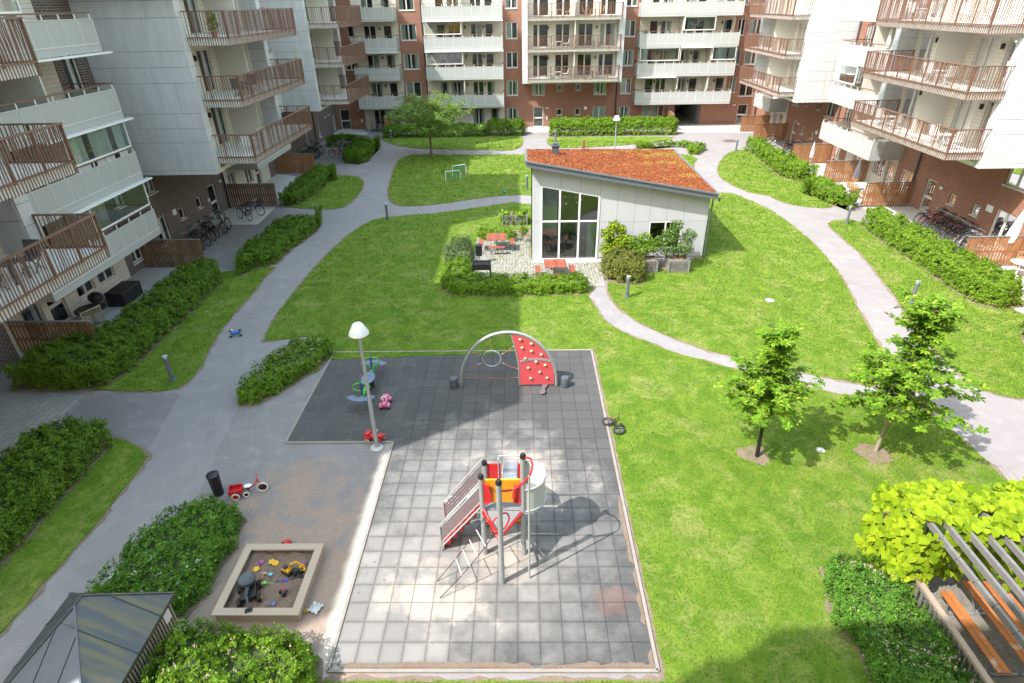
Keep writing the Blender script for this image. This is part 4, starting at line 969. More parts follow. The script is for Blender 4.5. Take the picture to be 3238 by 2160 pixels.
hedge('bush', 'broad dark green bush between the path and the sandpit', 'bush', [(-7.65, 11.6), (-7.6, 10.6), (-7.65, 9.6), (-7.85, 8.7), (-8.4, 8.45), (-9.6, 8.6), (-10.15, 9.0), (-10.0, 10.1), (-9.75, 11.1), (-9.2, 11.75), (-8.4, 11.95)], .85, L_SPIREA, .07, dens=1.1, seed=14, rough=.3, flowers=(60, BLOOMW, .03, lambda x, y: y < 9.9))
hedge('bush', 'sunlit light green bush at the bottom edge by the sandpit corner', 'bush', [(-7.5, 8.2), (-6.6, 8.05), (-5.6, 7.95), (-4.9, 7.9), (-4.45, 7.6), (-4.3, 7.1), (-4.25, 6.0), (-7.4, 6.0), (-7.75, 7.2)], .95, L_BUSH, .068, dens=1.1, seed=15, rough=.4, sprout=.2, flowers=(70, BLOOMP, .03, None))
hedge('bush', 'dense pink-flowering bush against the pergola', 'bush', [(7.35, 9.95), (8.3, 9.9), (8.95, 9.6), (9.0, 8.6), (9.05, 7.4), (9.1, 6.0), (7.3, 6.0), (7.1, 7.2), (7.25, 7.9), (7.0, 8.35), (7.05, 9.1), (7.3, 9.4)], .8, L_SPIREA, .06, dens=1.15, seed=16, rough=.35, flowers=(260, BLOOMP, .03, lambda x, y: np.sin(2.1*x+3*y) > .1))
hedge('hedge', 'knee-high hedge along the bottom of the paved terrace', 'hedge', [(-3.9, 26.6), (-3.85, 28.6), (-3.3, 29.4), (-2.7, 29.3), (-2.65, 27.3), (-1, 27.05), (1.2, 27.0), (3.0, 27.05), (3.3, 26.4), (2.9, 25.85), (1, 25.75), (-1.3, 25.75), (-3.3, 25.85)], .8, L_LIGHT, .08, seed=17, rough=.35, round_=.35)
hedge('bush', 'rounded rusty green bush at the corner of the pavilion planters', 'bush', [(4.25, 27.5), (4.9, 26.95), (6.0, 27.0), (6.3, 28.2), (6.0, 29.2), (4.6, 29.5), (4.2, 28.6)], 1.35, leafmat('rusty_leaf', (.085, .115, .022), (.215, .23, .05), .3, (.34, .22, .10)), .085, seed=18, rough=.2, round_=.8)
hedge('bush', 'clump of tall grass, lavender and yellow flowers in the stone-edged bed', 'flower bed', [(-4.0, 29.5), (-2.75, 29.6), (-2.7, 31.2), (-2.9, 32.2), (-3.8, 32.0), (-4.2, 30.8)], .95, leafmat('grey_green_leaf', (.09, .14, .045), (.20, .26, .11), .3), .085, seed=19, rough=.5, sprout=.5, flowers=(30, simple('yellow_blossom', (.62, .42, .02), .7), .05, lambda x, y: y > 30.8))
hedge('shrub', 'leafy vegetable bed behind the further picnic table', 'plant bed', [(-2.5, 33.4), (-.6, 33.4), (-.6, 34.3), (-2.6, 34.3)], .55, L_LIGHT, .13, seed=20, rough=.5)
hedge('bush', 'dark green bush cut by the edge of the picture beside the lower lawn', 'bush', XY(gp(2, 4, [(2330,1500),(2351,1420)])) + [(21.6, 19.0), (21.6, 17.2)] + XY(gp(3, 4, [(2351,20)])), .8, L_HEDGE, .08, seed=21, rough=.3)
# climbing plants and small trees in front of the pavilion
def leafy(root, centers, radii, n, size, mat, off, name='foliage', flat=.8):
    C = []; N = []
    w = np.array([r**2 for r in radii]); w = w/w.sum()
    for c, r, q in zip(centers, radii, w):
        k = int(n*q); d = RNG.normal(size=(k, 3)); d /= np.linalg.norm(d, axis=1, keepdims=True)
        rr = r*(RNG.uniform(.25, 1.08, k)**.6)
        C.append(np.array(c)+d*rr[:, None]*[1, 1, flat]); N.append(d*.7+RNG.normal(size=(k, 3))*.6+[0, 0, .7])
    C = np.concatenate(C)-np.array(off); N = np.concatenate(N)
    return quads_object(name, leaf_quads(C, N, size), mat, root)
def climber(name, label, cat, base, blobs, n, size, mat, stems=3):
    root = thing(name, label, cat, base)
    b = Vector(base); m = MB(base)
    for c, r in blobs:
        m.tube([b+Vector((random.uniform(-.1, .1), random.uniform(-.05, .05), 0)), (b+Vector(c))/2+Vector((random.uniform(-.1, .1), 0, .1)), Vector(c)], [.022, .016, .008], 6)
    m.build('stem', BARK, root, smooth=True)
    leafy(root, [c for c, r in blobs], [r for c, r in blobs], n, size, mat, base)
    return root
climber('climbing_plant', 'yellow-green vine standing against the pavilion wall beside the glass', 'climbing plant', (4.9, 29.5, .05), [((4.7, 29.5, .9), .6), ((4.55, 29.6, 1.7), .42), ((4.85, 29.75, 2.1), .3), ((5.3, 29.5, 1.3), .5), ((5.2, 29.7, 1.9), .3)], 1500, .16, L_VINE)
climber('planter_shrub', 'fruit bush overflowing the left wooden planter box', 'shrub', (6.4, 28.9, .5), [((6.1, 29.0, 1.0), .55), ((6.7, 29.0, 1.25), .5), ((6.4, 29.2, 1.55), .4), ((5.8, 29.1, 1.5), .35)], 1800, .12, L_LIGHT)
climber('planter_shrub', 'tall bush with reddish tips in the right wooden planter box', 'shrub', (8.0, 28.9, .5), [((7.6, 29.0, 1.1), .5), ((8.3, 28.9, 1.2), .55), ((7.7, 29.1, 1.8), .5), ((8.6, 29.0, 1.75), .4), ((7.9, 29.1, 2.3), .35), ((7.3, 29.1, 1.5), .4)], 2300, .12, leafmat('currant_leaf', (.06, .13, .03), (.17, .27, .07), .35, (.36, .25, .09)))
# trees
def branch(m, a, c, r0, r1, n=6, bend=.12):
    a, c = Vector(a), Vector(c); L = (c-a).length; pts = []; rs = []
    for i in range(6):
        t = i/5; q = a.lerp(c, t)+Vector((random.uniform(-1, 1), random.uniform(-1, 1), random.uniform(-.5, .7)))*bend*L*math.sin(PI*t)*.5
        pts.append(q); rs.append(r0+(r1-r0)*t)
    m.tube(pts, rs, n); return pts
def ash_tree():
    base = Vector((-8.07, 55.2, 0))
    root = thing('ash_tree', 'airy spreading tree with one slim trunk on the upper lawn', 'tree', base)
    tr = MB(base); tr.tube([base, base+Vector((.02, 0, 1.0)), base+Vector((-.03, 0, 2.2)), base+Vector((0, .05, 3.6)), base+Vector((.1, .0, 5.3))], [.14, .11, .10, .07, .02], 10)
    tr.build('trunk', BARK, root, smooth=True)
    li = MB(base); tips = []
    for i in range(36):
        a = i*2.4+random.uniform(-.3, .3); z0 = 1.9+2.6*i/36; L = random.uniform(2.9, 4.5)*(1.0-.011*i)
        c = base+Vector((L*math.cos(a), L*.85*math.sin(a), z0+random.uniform(.1, 1.5)))
        pts = branch(li, base+Vector((0, 0, z0)), c, .045, .008)
        for q in pts[1:]:
            for _ in range(2):
                e = q+Vector((random.uniform(-.9, .9), random.uniform(-.9, .9), random.uniform(-.25, .5))); tips.append((q, e)); li.tube([q, e], [.008, .004], 4)
    li.build('branch', BARK, root, recalc=False)
    C = []
    for q, e in tips:
        for t in np.linspace(.15, 1.15, 11):
            p = q.lerp(e, float(t)); C.append([p.x, p.y, p.z-.06])
    C = np.repeat(np.array(C), 3, 0); C = C+RNG.normal(size=C.shape)*[.16, .16, .10]
    N = RNG.normal(size=C.shape)*.6+[0, 0, 1]
    quads_object('crown', leaf_quads(C-np.array(base), N, .19, aspect=.45), L_TREE, root)
ash_tree()
def magnolia(label, base, top, lean, tiers, wrap=False, seed=0):
    random.seed(100+seed)
    base = Vector(base); root = thing('magnolia_tree', label, 'tree', base)
    ax = lambda t: base+Vector((lean[0]*t, lean[1]*t, top*t))
    tr = MB(base); tr.tube([ax(t) for t in (0, .15, .3, .45, .6, .8, .97)], [.055, .045, .042, .036, .03, .02, .008], 10)
    tr.build('trunk', make_bark_pale(), root, smooth=True)
    if wrap: MB(base).tube([ax(.004), ax(.13), ax(.26)], [.066, .056, .050], 12).build('trunk_guard', BLACK, root, smooth=True)
    li = MB(base); ros = []
    for t, a, L, dz in tiers:
        s = ax(t); c = s+Vector((L*math.cos(a), L*math.sin(a), dz))
        pts = branch(li, s, c, .016, .006, 5, .1)
        for i, q in enumerate(pts[1:]):
            ros.append((q, .8 if i < 2 else 1.0))
            for _ in range(2):
                e = q+Vector((random.uniform(-.26, .26), random.uniform(-.26, .26), random.uniform(-.08, .16))); li.tube([q, e], [.006, .004], 4); ros.append((e, 1.0))
    li.build('branch', BARK, root, recalc=False)
    V = []
    for q, s in ros:
        k = random.randint(7, 10); up = Vector((random.uniform(-.4, .4), random.uniform(-.4, .4), 1)).normalized(); x = up.orthogonal().normalized(); y = up.cross(x)
        a0 = random.uniform(0, 6.28)
        for j in range(k):
            a = a0+2*PI*j/k+random.uniform(-.25, .25); d = (x*math.cos(a)+y*math.sin(a)); L = random.uniform(.13, .20)*s; w = L*.24
            el_ = random.uniform(-.25, .5); d = (d*math.cos(el_)+up*math.sin(el_)).normalized(); side = d.cross(up).normalized()
            b = q-base; c1 = b+d*L*.55; tip = b+d*L-up*L*.12; up2 = side.cross(d)
            V += [b+d*.01, c1+side*w+up2*.015, tip, c1-side*w+up2*.015]
    quads_object('crown', np.array([tuple(v) for v in V]), L_MAG, root)
    random.seed(7)
_bp = []
def make_bark_pale():
    if not _bp: _bp.append(make_wood('pale_bark', (.22, .175, .135), (.40, .34, .27), worn=(.16, .12, .09)))
    return _bp[0]
t2 = []
for i in range(28): t2.append((.40+.26*i/27, i*2.4+.6, random.uniform(.85, 1.5), random.uniform(-.1, .35)))
for i in range(14): t2.append((.66+.30*i/13, i*2.4, random.uniform(.22, .42), random.uniform(.0, .2)))
magnolia('young magnolia with a black guard round its lower trunk, lighter green leaves', (7.18, 14.12, .03), 4.45, (-.15, .1), t2, True, 1)
t3 = []
for i in range(42):
    a = i*2.4+.4; t3.append((.34+.30*i/41, a, random.uniform(1.15, 2.0)*(1.0 if math.cos(a) > -.2 else .9), random.uniform(-.35, .35)))
for i in range(5): t3.append((.66+.1*i/4, i*2.4, random.uniform(.2, .45), .1))
for i in range(17): t3.append((.80+.17*i/16, i*2.4, random.uniform(.4, .8), random.uniform(-.05, .25)))
magnolia('young magnolia with a bare pale trunk and wide darker crown next to the path', (10.9, 14.33, .03), 5.0, (.35, .3), t3, False, 2)
# ------------------------------------------------------------------ pavilion
PV = thing('pavilion', 'white panelled pavilion with a sloping red sedum roof in the middle of the lawn', 'building', (5, 31, 0))
roofz = lambda x: 5.42-(x-.28)*(5.42-3.68)/(9.95-.28)
off = PV.location
m = MB(off)
def fpanel(x0, x1, z0, z1a, z1b=None):
    z1b = z1a if z1b is None else z1b; e = .006
    b = m.p([(x0+e, 30.20, z0+e), (x1-e, 30.20, z0+e), (x1-e, 30.32, z0+e), (x0+e, 30.32, z0+e), (x0+e, 30.20, z1a-e), (x1-e, 30.20, z1b-e), (x1-e, 30.32, z1b-e), (x0+e, 30.32, z1a-e)])
    for q in ((0,3,2,1),(4,5,6,7),(0,1,5,4),(1,2,6,5),(2,3,7,6),(3,0,4,7)): m.face([b+i for i in q])
top = lambda x: roofz(x)-.28
gt = lambda x: 4.12-(x-1.05)*.19                      # slanting head of the glazing
fpanel(.6, 1.05, .05, 2.2); fpanel(.6, 1.05, 2.2, top(.6), top(1.05))
for a, b in ((1.05, 2.03), (2.03, 3.05), (3.05, 4.1)):
    e = .006; s = m.p([(a+e, 30.20, gt(a)), (b-e, 30.20, gt(b)), (b-e, 30.32, gt(b)), (a+e, 30.32, gt(a)), (a+e, 30.20, top(a)), (b-e, 30.20, top(b)), (b-e, 30.32, top(b)), (a+e, 30.32, top(a))])
    for q in ((0,3,2,1),(4,5,6,7),(0,1,5,4),(1,2,6,5),(2,3,7,6),(3,0,4,7)): m.face([s+i for i in q])
XS = [4.1, 5.02, 5.94, 6.75, 7.62, 8.48, 9.76]
for a, b in zip(XS, XS[1:]):
    fpanel(a, b, 2.13, top(a), top(b))
    if not 6.7 < a < 8.4: fpanel(a, b, .16, 2.13)
    else: fpanel(a, b, .16, .62)
b = m.p([(.6, 30.32, .05), (.6, 32.6, .05), (.6, 32.6, top(.6)), (.6, 30.32, top(.6))]); m.face((b, b+1, b+2, b+3))
for P in ([(.6, 30.2), (.6, 32.6)], [(9.76, 30.2), (9.76, 39.7)], [(.6, 32.6), (9.76, 39.7)]):
    (x0, y0), (x1, y1) = P; nx, ny = (y1-y0), -(x1-x0); L = math.hypot(nx, ny); nx, ny = nx/L*.12, ny/L*.12
    if x0 == x1 == 9.76: nx = -.12
    if x0 == x1 == .6: nx = .12
    ya = y0+.125 if y0 == 30.2 else y0
    s = m.p([(x0, ya, .05), (x1, y1, .05), (x1+nx, y1+ny, .05), (x0+nx, ya+ny, .05), (x0, ya, top(x0)), (x1, y1, top(x1)), (x1+nx, y1+ny, top(x1+nx)), (x0+nx, ya+ny, top(x0+nx))])
    for q in ((0,3,2,1),(4,5,6,7),(0,1,5,4),(1,2,6,5),(2,3,7,6),(3,0,4,7)): m.face([s+i for i in q])
m.build('wall', PAV_PANEL, PV)
MB(off).prism([(4.1, 30.24), (9.74, 30.24), (9.74, 30.34), (4.1, 30.34)], .0, .158).build('plinth', CONC, PV)
f = MB(off)
for x in (1.08, 2.03, 3.05, 4.06): f.box(x-.045, x+.045, 30.16, 30.26, .07, gt(x)-.01)
f.box(1.05, 4.09, 30.17, 30.25, .071, .13)
for a, b in ((1.13, 1.98), (2.08, 3.0), (3.1, 4.01)):
    f.box(a, b, 30.17, 30.25, 2.16, 2.24)
    s = f.p([(a, 30.17, gt(a)-.09), (b, 30.17, gt(b)-.09), (b, 30.25, gt(b)-.09), (a, 30.25, gt(a)-.09), (a, 30.17, gt(a)-.012), (b, 30.17, gt(b)-.012), (b, 30.25, gt(b)-.012), (a, 30.25, gt(a)-.012)])
    for q in ((0,3,2,1),(4,5,6,7),(0,1,5,4),(1,2,6,5),(2,3,7,6),(3,0,4,7)): f.face([s+i for i in q])
gw = f.build('glass_front', WHITE, PV)
PG = make_glass('pavilion_glass', (.78, .90, .87), .9, .07)
p = MB(off)
for a, b in ((1.12, 1.99), (2.07, 3.01), (3.09, 4.02)):
    p.poly([(a, 30.21, .12), (b, 30.21, .12), (b, 30.21, 2.17), (a, 30.21, 2.17)]); p.poly([(a, 30.21, 2.23), (b, 30.21, 2.23), (b, 30.21, gt(b)-.08), (a, 30.21, gt(a)-.08)])
p.build('pane', PG, gw, recalc=False)
f = MB(off); f.box(6.75, 8.48, 30.21, 30.28, .62, .69); f.box(6.75, 8.48, 30.21, 30.28, 2.06, 2.125)
for x in (6.79, 7.62, 8.44): f.box(x-.035, x+.035, 30.212, 30.278, .69, 2.06)
w2 = f.build('window', WHITE, PV)
MB(off).poly([(6.8, 30.24, .66), (8.44, 30.24, .66), (8.44, 30.24, 2.08), (6.8, 30.24, 2.08)]).build('pane', PG, w2, recalc=False)
RP = [(.28, 29.68), (9.95, 29.68), (10.05, 40.1), (.3, 32.36)]
def roofprism(poly, dz0, dz1):
    r = MB(off); n = len(poly)
    a = r.p([(x, y, roofz(x)+dz0) for x, y in poly]); b = r.p([(x, y, roofz(x)+dz1) for x, y in poly])
    r.face([a+i for i in range(n)][::-1]); r.face([b+i for i in range(n)])
    for i in range(n): j = (i+1) % n; r.face((a+i, a+j, b+j, b+i))
    return r
rf = roofprism(RP, -.275, -.02).build('roof', SLATE, PV)
cap = MB(off)
for a, c in zip(RP, RP[1:]+RP[:1]): cap.bar((a[0], a[1], roofz(a[0])+.0), (c[0], c[1], roofz(c[0])+.0), .11, .07)
for x in (3.4, 6.6): cap.box(x-.008, x+.008, 29.66, 29.70, roofz(x)-.28, roofz(x)+.0)
cap.build('eave_cap', SLATE, rf)
# sedum carpet: lumpy surface with fleshy tufts
st = .22; sd = MB(off); nx, ny = int(9.7/st)+1, int(10.6/st)+1
ip = lambda x, y: y > 29.73 and x > .34 and x < 9.9 and y < 32.3+(x-.3)*.79
g0 = {}
for i in range(nx):
    for j in range(ny):
        x, y = .34+i*(9.56/(nx-1)), 29.74+j*(10.3/(ny-1))
        ymax = 32.28+(x-.3)*.79; yy = min(y, ymax) if y-ymax < st*1.2 else None
        if yy is None: continue
        g0[i, j] = sd.p([(x, yy, roofz(x)+.035+.035*float(lump(np.array(x*2.2), np.array(yy*2.2), 1.0)))])
for (i, j) in list(g0):
    q = [(i, j), (i+1, j), (i+1, j+1), (i, j+1)]
    if all(k in g0 for k in q): sd.face([g0[k] for k in q])
    elif all(k in g0 for k in q[:3]): sd.face([g0[k] for k in q[:3]])
sd.build('sedum', SEDUM, rf, smooth=True, recalc=False)
X = RNG.uniform(.4, 9.85, 16000); Y = RNG.uniform(29.78, 40, 16000); k = Y < 32.2+(X-.3)*.79; X, Y = X[k], Y[k]
yl = (lump(X*.9, Y*1.1, 2.0)+.09*(X-4)+.075*(Y-33)) > .66
for nm, sel, mt in (('red_tufts', ~yl, leafmat('sedum_red', (.24, .064, .026), (.37, .115, .048), .2, (.36, .25, .10))), ('yellow_tufts', yl & (RNG.uniform(size=len(X)) < .55), leafmat('sedum_yellow', (.28, .17, .03), (.42, .34, .05), .2))):
    C = np.stack([X[sel], Y[sel], roofz(X[sel])+.05+RNG.uniform(0, .05, sel.sum())], 1)-np.array(off)
    quads_object(nm, leaf_quads(C, RNG.normal(size=C.shape)*.7+[0, 0, 1.2], .07, aspect=.8), mt, rf)
v = MB(off); v.box(1.70, 2.06, 32.3, 32.66, roofz(1.9)-.05, roofz(1.9)+.42); v.box(1.66, 2.10, 32.26, 32.70, roofz(1.9)+.44, roofz(1.9)+.50); v.box(1.74, 2.02, 32.34, 32.62, roofz(1.9)+.50, roofz(1.9)+.6)
v.build('chimney', DARKGREY, rf)
v = MB(off); v.cyl((2.32, 31.0, 5.0), (2.32, 31.0, 5.25), .05); v.build('roof_vent', DARKGREY, rf)
v = MB(off); v.cyl((3.6, 34.7, 4.7), (3.6, 34.7, 5.4), .06); v.build('vent_pipe', simple('red_brown_paint', (.24, .06, .04), .6), rf)
v = MB(off); v.tube([(9.95, 29.75, 3.45), (10.12, 29.75, 3.42), (10.1, 29.85, 3.3)], .05, 8); v.tube([(9.85, 30.0, 3.4), (9.85, 30.05, 3.2), (9.85, 30.1, .1)], .04, 8); v.build('downpipe', DARKGREY, PV, smooth=True)
MB(off).prism([(.72, 30.34), (9.62, 30.34), (9.62, 39.3), (.72, 32.4)], .05, .075).build('floor', simple('room_floor', (.22, .20, .18), .6, var=.3), PV)
c = MB(off)
pts = [(3.55+.5*i/12, 30.42+.05*(i % 2)) for i in range(13)]
for q, s in zip(pts, pts[1:]): c.poly([(q[0], q[1], .1), (s[0], s[1], .1), (s[0], s[1], 2.15), (q[0], q[1], 2.15)])
c.build('curtain', simple('green_curtain', (.40, .52, .47), .9), PV, recalc=False)
MB(off).box(.74, 2.0, 31.95, 32.05, .08, 3.9).build('partition', WHITE, PV)  # added white wall, imitates the pale reflection in the left pane
# what stands inside it
def rattan_chair(loc, rz, label, grp='rattan chairs inside the pavilion'):
    t = thing('rattan_chair', label, 'chair', loc, rz, grp)
    MB().lathe([(.02, .42), (.23, .42), (.235, .445), (.02, .45)], n=14).build('seat', RATTAN, t)
    b = MB(); arc = [(.26*math.cos(a), .26*math.sin(a)) for a in np.linspace(-.3, PI+.3, 13)]
    b.tube([(x, y, .68+.10*max(0, y/.26)) for x, y in arc], .017, 6)
    for x, y in arc: b.tube([(x*.88, y*.88, .43), (x, y, .68+.10*max(0, y/.26))], .009, 4)
    b.build('backrest', RATTAN, t, recalc=False)
    for sx in (-1, 1):
        for sy in (-1, 1): MB().tube([(sx*.17, sy*.17, .42), (sx*.21, sy*.21, 0)], .014, 6).build('leg', RATTAN, t)
    return t
for i, (x, y, r) in enumerate([(1.45, 31.2, -1.2), (2.2, 30.75, 2.9), (3.1, 30.8, 2.6), (1.3, 31.6, -.5), (3.7, 31.5, 1.4)]):
    rattan_chair((x, y, .075), r, 'rattan chair seen through the tall pavilion glass')
def cafe_table(loc, label, r=.38, mat=None, h=.73, grp=None):
    t = thing('round_table', label, 'table', loc, 0, grp)
    MB().lathe([(.01, h-.03), (r, h-.03), (r, h), (.01, h)], n=24).build('table_top', mat or WHITE, t)
    MB().lathe([(.20, 0), (.05, .06), (.03, .12), (.03, h-.03)], n=12).build('pedestal', mat or WHITE, t, smooth=True)
    return t
cafe_table((2.2, 31.45, .075), 'white round table seen through the pavilion glass', grp='white tables in the pavilion'); cafe_table((3.15, 31.7, .075), 'white round table seen through the pavilion glass', grp='white tables in the pavilion')
t = thing('chandelier', 'branched ceiling lamp with white globes inside the pavilion', 'lamp', (2.4, 31.3, 3.1))
m = MB(); m.tube([(0, 0, 1.4), (0, 0, .2)], .012, 6)
for i in range(8):
    a = i*PI/4; q = [(0, 0, .2), (.3*math.cos(a), .3*math.sin(a), .32), (.7*math.cos(a), .5*math.sin(a), .22), (.85*math.cos(a), .6*math.sin(a), -.02)]; m.tube(q, .01, 5); MB().ball((q[-1][0], q[-1][1], -.1), .085).build('globe', WHITE, t, smooth=True)
m.build('arm', BLACK, t, recalc=False)
# ------------------------------------------------------------------ fences, bollards, lamps, planters
def fence(label, a, c, h=1.6, mat=None, z0=.05, cat='fence'):
    mat = mat or WOODF
    a, c = Vector((a[0], a[1], 0)), Vector((c[0], c[1], 0)); L = (c-a).length; d = (c-a)/L; nrm = Vector((-d.y, d.x, 0))
    t = thing('wooden_fence', label, cat, a)
    b = MB(a); n = max(2, int(L/.155))
    for i in range(n):
        q = a+d*(L*(i+.5)/n)
        b.bar((q.x, q.y, z0), (q.x, q.y, h*.5-.012), L/n-.046, .022, up=nrm)
        b.bar((q.x, q.y, h*.5+.012), (q.x, q.y, h-.02), L/n-.046, .022, up=nrm)
    r = b
    for z in (.3, h*.5, h-.2): r.bar(a+nrm*.03+Vector((0, 0, z)), c+nrm*.03+Vector((0, 0, z)), .04, .07)
    # boards on the far side close the gaps
    for i in range(n-1):
        q = a+d*(L*(i+1)/n)+nrm*.085
        r.bar((q.x, q.y, z0+.02), (q.x, q.y, h-.03), .07, .02, up=nrm)
    r.build('board_panel', mat, t, recalc=False)
    MB(a).bar(a+nrm*.03+Vector((0, 0, h)), c+nrm*.03+Vector((0, 0, h)), .13, .035).build('cap', WOODGREY, t)
    for i in (0, .5, 1): q = a+d*(L*(.02+.96*i))-nrm*.02; MB(a).bar((q.x, q.y, 0), (q.x, q.y, .28), .05, .015, up=nrm).build('post', GREYPOST, t)
    return t
fence('dark weathered board fence at the near end of the sunken deck', (-20.35, 20.5), (-17.0, 20.5), mat=WOODDARK)
fence('greyed board fence closing the far end of the deck with the barbecue', (-20.35, 29.75), (-17.0, 29.75), mat=WOODDARK)
fence('orange-brown board fence at the end of the dark brick wall with bicycles', (-20.35, 40.8), (-17.0, 40.8), mat=WOODDARK)
fence('sun-bleached board fence beside the far row of shaded bicycles', (-20.35, 50.1), (-17.1, 50.1))
fence('orange board fence next to the gateway', (16.15, 65.6), (16.15, 69.5), h=1.75)
fence('short board fence half hidden by the ash tree', (-14.4, 66.4), (-14.4, 69.5), h=1.7)
fence('board fence at the far right corner by the red brick wall', (22.9, 64.9), (25.9, 64.9), h=1.6)
fence('wide board fence behind the far sunny row of bicycles', (22.7, 60.4), (25.9, 60.4), h=1.6)
fence('board fence behind the white lounge chair', (22.7, 51.0), (25.9, 51.0))
fence('board fence behind the patio dining table', (22.7, 45.0), (25.9, 45.0))
fence('board fence between the patio dining table and the entrance', (22.6, 39.0), (25.8, 39.0))
fence('pale board fence behind the tall closed white parasol', (22.55, 28.75), (25.95, 28.75))
def bollard(loc, label=None):
    t = thing('bollard_light', label, 'bollard light', loc, 0, 'slim grey bollard lights along the paths')
    MB().lathe([(.115, 0), (.115, .05), (.09, .06), (.09, .10), (.078, .11), (.078, .98), (.07, .985)], n=16).build('post', SLATE, t, smooth=True)
    MB().lathe([(.066, .985), (.066, 1.055)], n=16).build('lens', OFFWHITE, t, smooth=True)
    MB().lathe([(.02, 1.06), (.105, 1.06), (.11, 1.085), (.09, 1.10), (.01, 1.105)], n=16).build('cap', GREYPOST, t, smooth=True)
    return t
bl = [((-13.21, 18.62), 'bollard light on the lawn end beside the long dense hedge'), ((-8.69, 37.5), 'bollard light at the fork of the shaded asphalt paths'), ((4.99, 25.45), 'bollard light by the curving path below the pavilion bush'),
      ((17.77, 24.55), 'bollard light on the lawn in front of the long light green hedge'), ((20.11, 35.62), 'bollard light at the near end of the sunny bicycle apron'),
      (gr(1, 2, 1243, 1300)[:2], 'bollard light below the ash tree by the far hedge'), (gr(1, 3, 397, 1302)[:2], 'bollard light in front of the sunlit boxy hedge'), (gr(1, 3, 2050, 1393)[:2], 'bollard light at the corner near the brown stain on the asphalt'),
      (gr(2, 3, 135, 180)[:2], 'bollard light standing beside the tall left end of the pavilion'), ((12.3, 42.6), 'bollard light showing just past the low corner of the sedum roof')]
b0 = bollard((*bl[0][0], .03), bl[0][1])
for p_, lb in bl[1:]: dup(b0, (*p_, .03), label=lb)
def street_lamp(loc, H, lean, label):
    t = thing('street_lamp', label, 'street lamp', loc, 0, 'white shaded lamp posts')
    MB().lathe([(.20, 0), (.20, .03), (.13, .035), (.12, .06)], n=18).build('base', CONC, t)
    MB().tube([(0, 0, .02), (lean[0]*.42, lean[1]*.42, H*.42), (lean[0]*.43, lean[1]*.43, H*.43), (lean[0], lean[1], H-.28)], [.068, .066, .048, .045], 12).build('pole', GREYPOST, t, smooth=True)
    MB().lathe([(.005, H), (.12, H-.005), (.15, H-.03), (.275, H-.27), (.285, H-.33), (.25, H-.335), (.05, H-.30)], lean[0], lean[1], n=24, cap=False).build('lamp_shade', WHITE, t, smooth=True)
    MB().lathe([(.05, H-.42), (.09, H-.36), (.09, H-.28)], lean[0], lean[1], n=12).build('lens', OFFWHITE, t, smooth=True)
    return t
lt = Vector((-4.64, 14.68, 0))
v = ray(820*K, 743*K); lz = (CP+v*(lt.y/v.y))
street_lamp(lt, lz.z, (lz.x-lt.x, 0), 'white shaded lamp post beside the red toy car')
q = gr(1, 3, 960, 1062, 4.2); street_lamp((q.x, q.y, 0), 4.2, (0, 0), 'white shaded lamp post behind the sedum roof')
def planter(poly_c, sx, sy, h, label, mat=None, rz=0):
    t = thing('planter_box', label, 'planter', (poly_c[0], poly_c[1], .03), rz, 'wooden planter boxes round the pavilion')
    n = max(2, round(h/.18)); m = MB()
    for i in range(n):
        z0, z1 = h*i/n+.004, h*(i+1)/n-.004
        m.box(-sx/2, sx/2, -sy/2, -sy/2+.04, z0, z1); m.box(-sx/2, sx/2, sy/2-.04, sy/2, z0, z1)
        m.box(-sx/2, -sx/2+.04, -sy/2+.042, sy/2-.042, z0, z1); m.box(sx/2-.04, sx/2, -sy/2+.042, sy/2-.042, z0, z1)
    m.build('side_board', mat or WOODGREY, t)
    for a in (-1, 1):
        for b in (-1, 1): MB().box(a*sx/2-.03+a*.012, a*sx/2+.03+a*.012, b*sy/2-.03+b*.012, b*sy/2+.03+b*.012, 0, h+.01).build('corner_iron', GREYPOST, t)
    MB().box(-sx/2+.05, sx/2-.05, -sy/2+.05, sy/2-.05, h-.12, h-.06).build('earth', SOIL, t)
    return t
planter((6.45, 28.75), 1.0, .8, .62, 'wooden planter box next to the rusty green bush'); planter((8.05, 28.7), 1.0, .85, .64, 'wooden planter box nearest the right end of the pavilion')
q = gr(2, 3, 60, 505); planter((q.x-.25, q.y+.4), 1.5, .8, .62, 'tall wooden planter box full of big leaves')
hedge('leafy_plant', 'broad-leaved rhubarb growing in the tall planter box', 'plant', [(q.x-1.0, q.y+.05), (q.x+.45, q.y+.05), (q.x+.45, q.y+.75), (q.x-1.0, q.y+.75)], 1.0, leafmat('rhubarb_leaf', (.10, .20, .015), (.24, .36, .03), .35), .26, dens=.8, seed=31, rough=.3)
q = gr(2, 3, 60, 622); planter((q.x-.3, q.y+.35), 2.0, .6, .25, 'low wooden planter bed beside the pavilion wall', mat=WOODPALE)
climber('climbing_plant', 'tomato-like plant tied to a thin stake beside the pavilion wall', 'climbing plant', (.15, 33.0, .2), [((.15, 33.0, .7), .28), ((.12, 33.0, 1.2), .22), ((.15, 33.0, 1.6), .12), ((-.5, 33.2, .45), .3)], 500, .12, L_HEDGE)
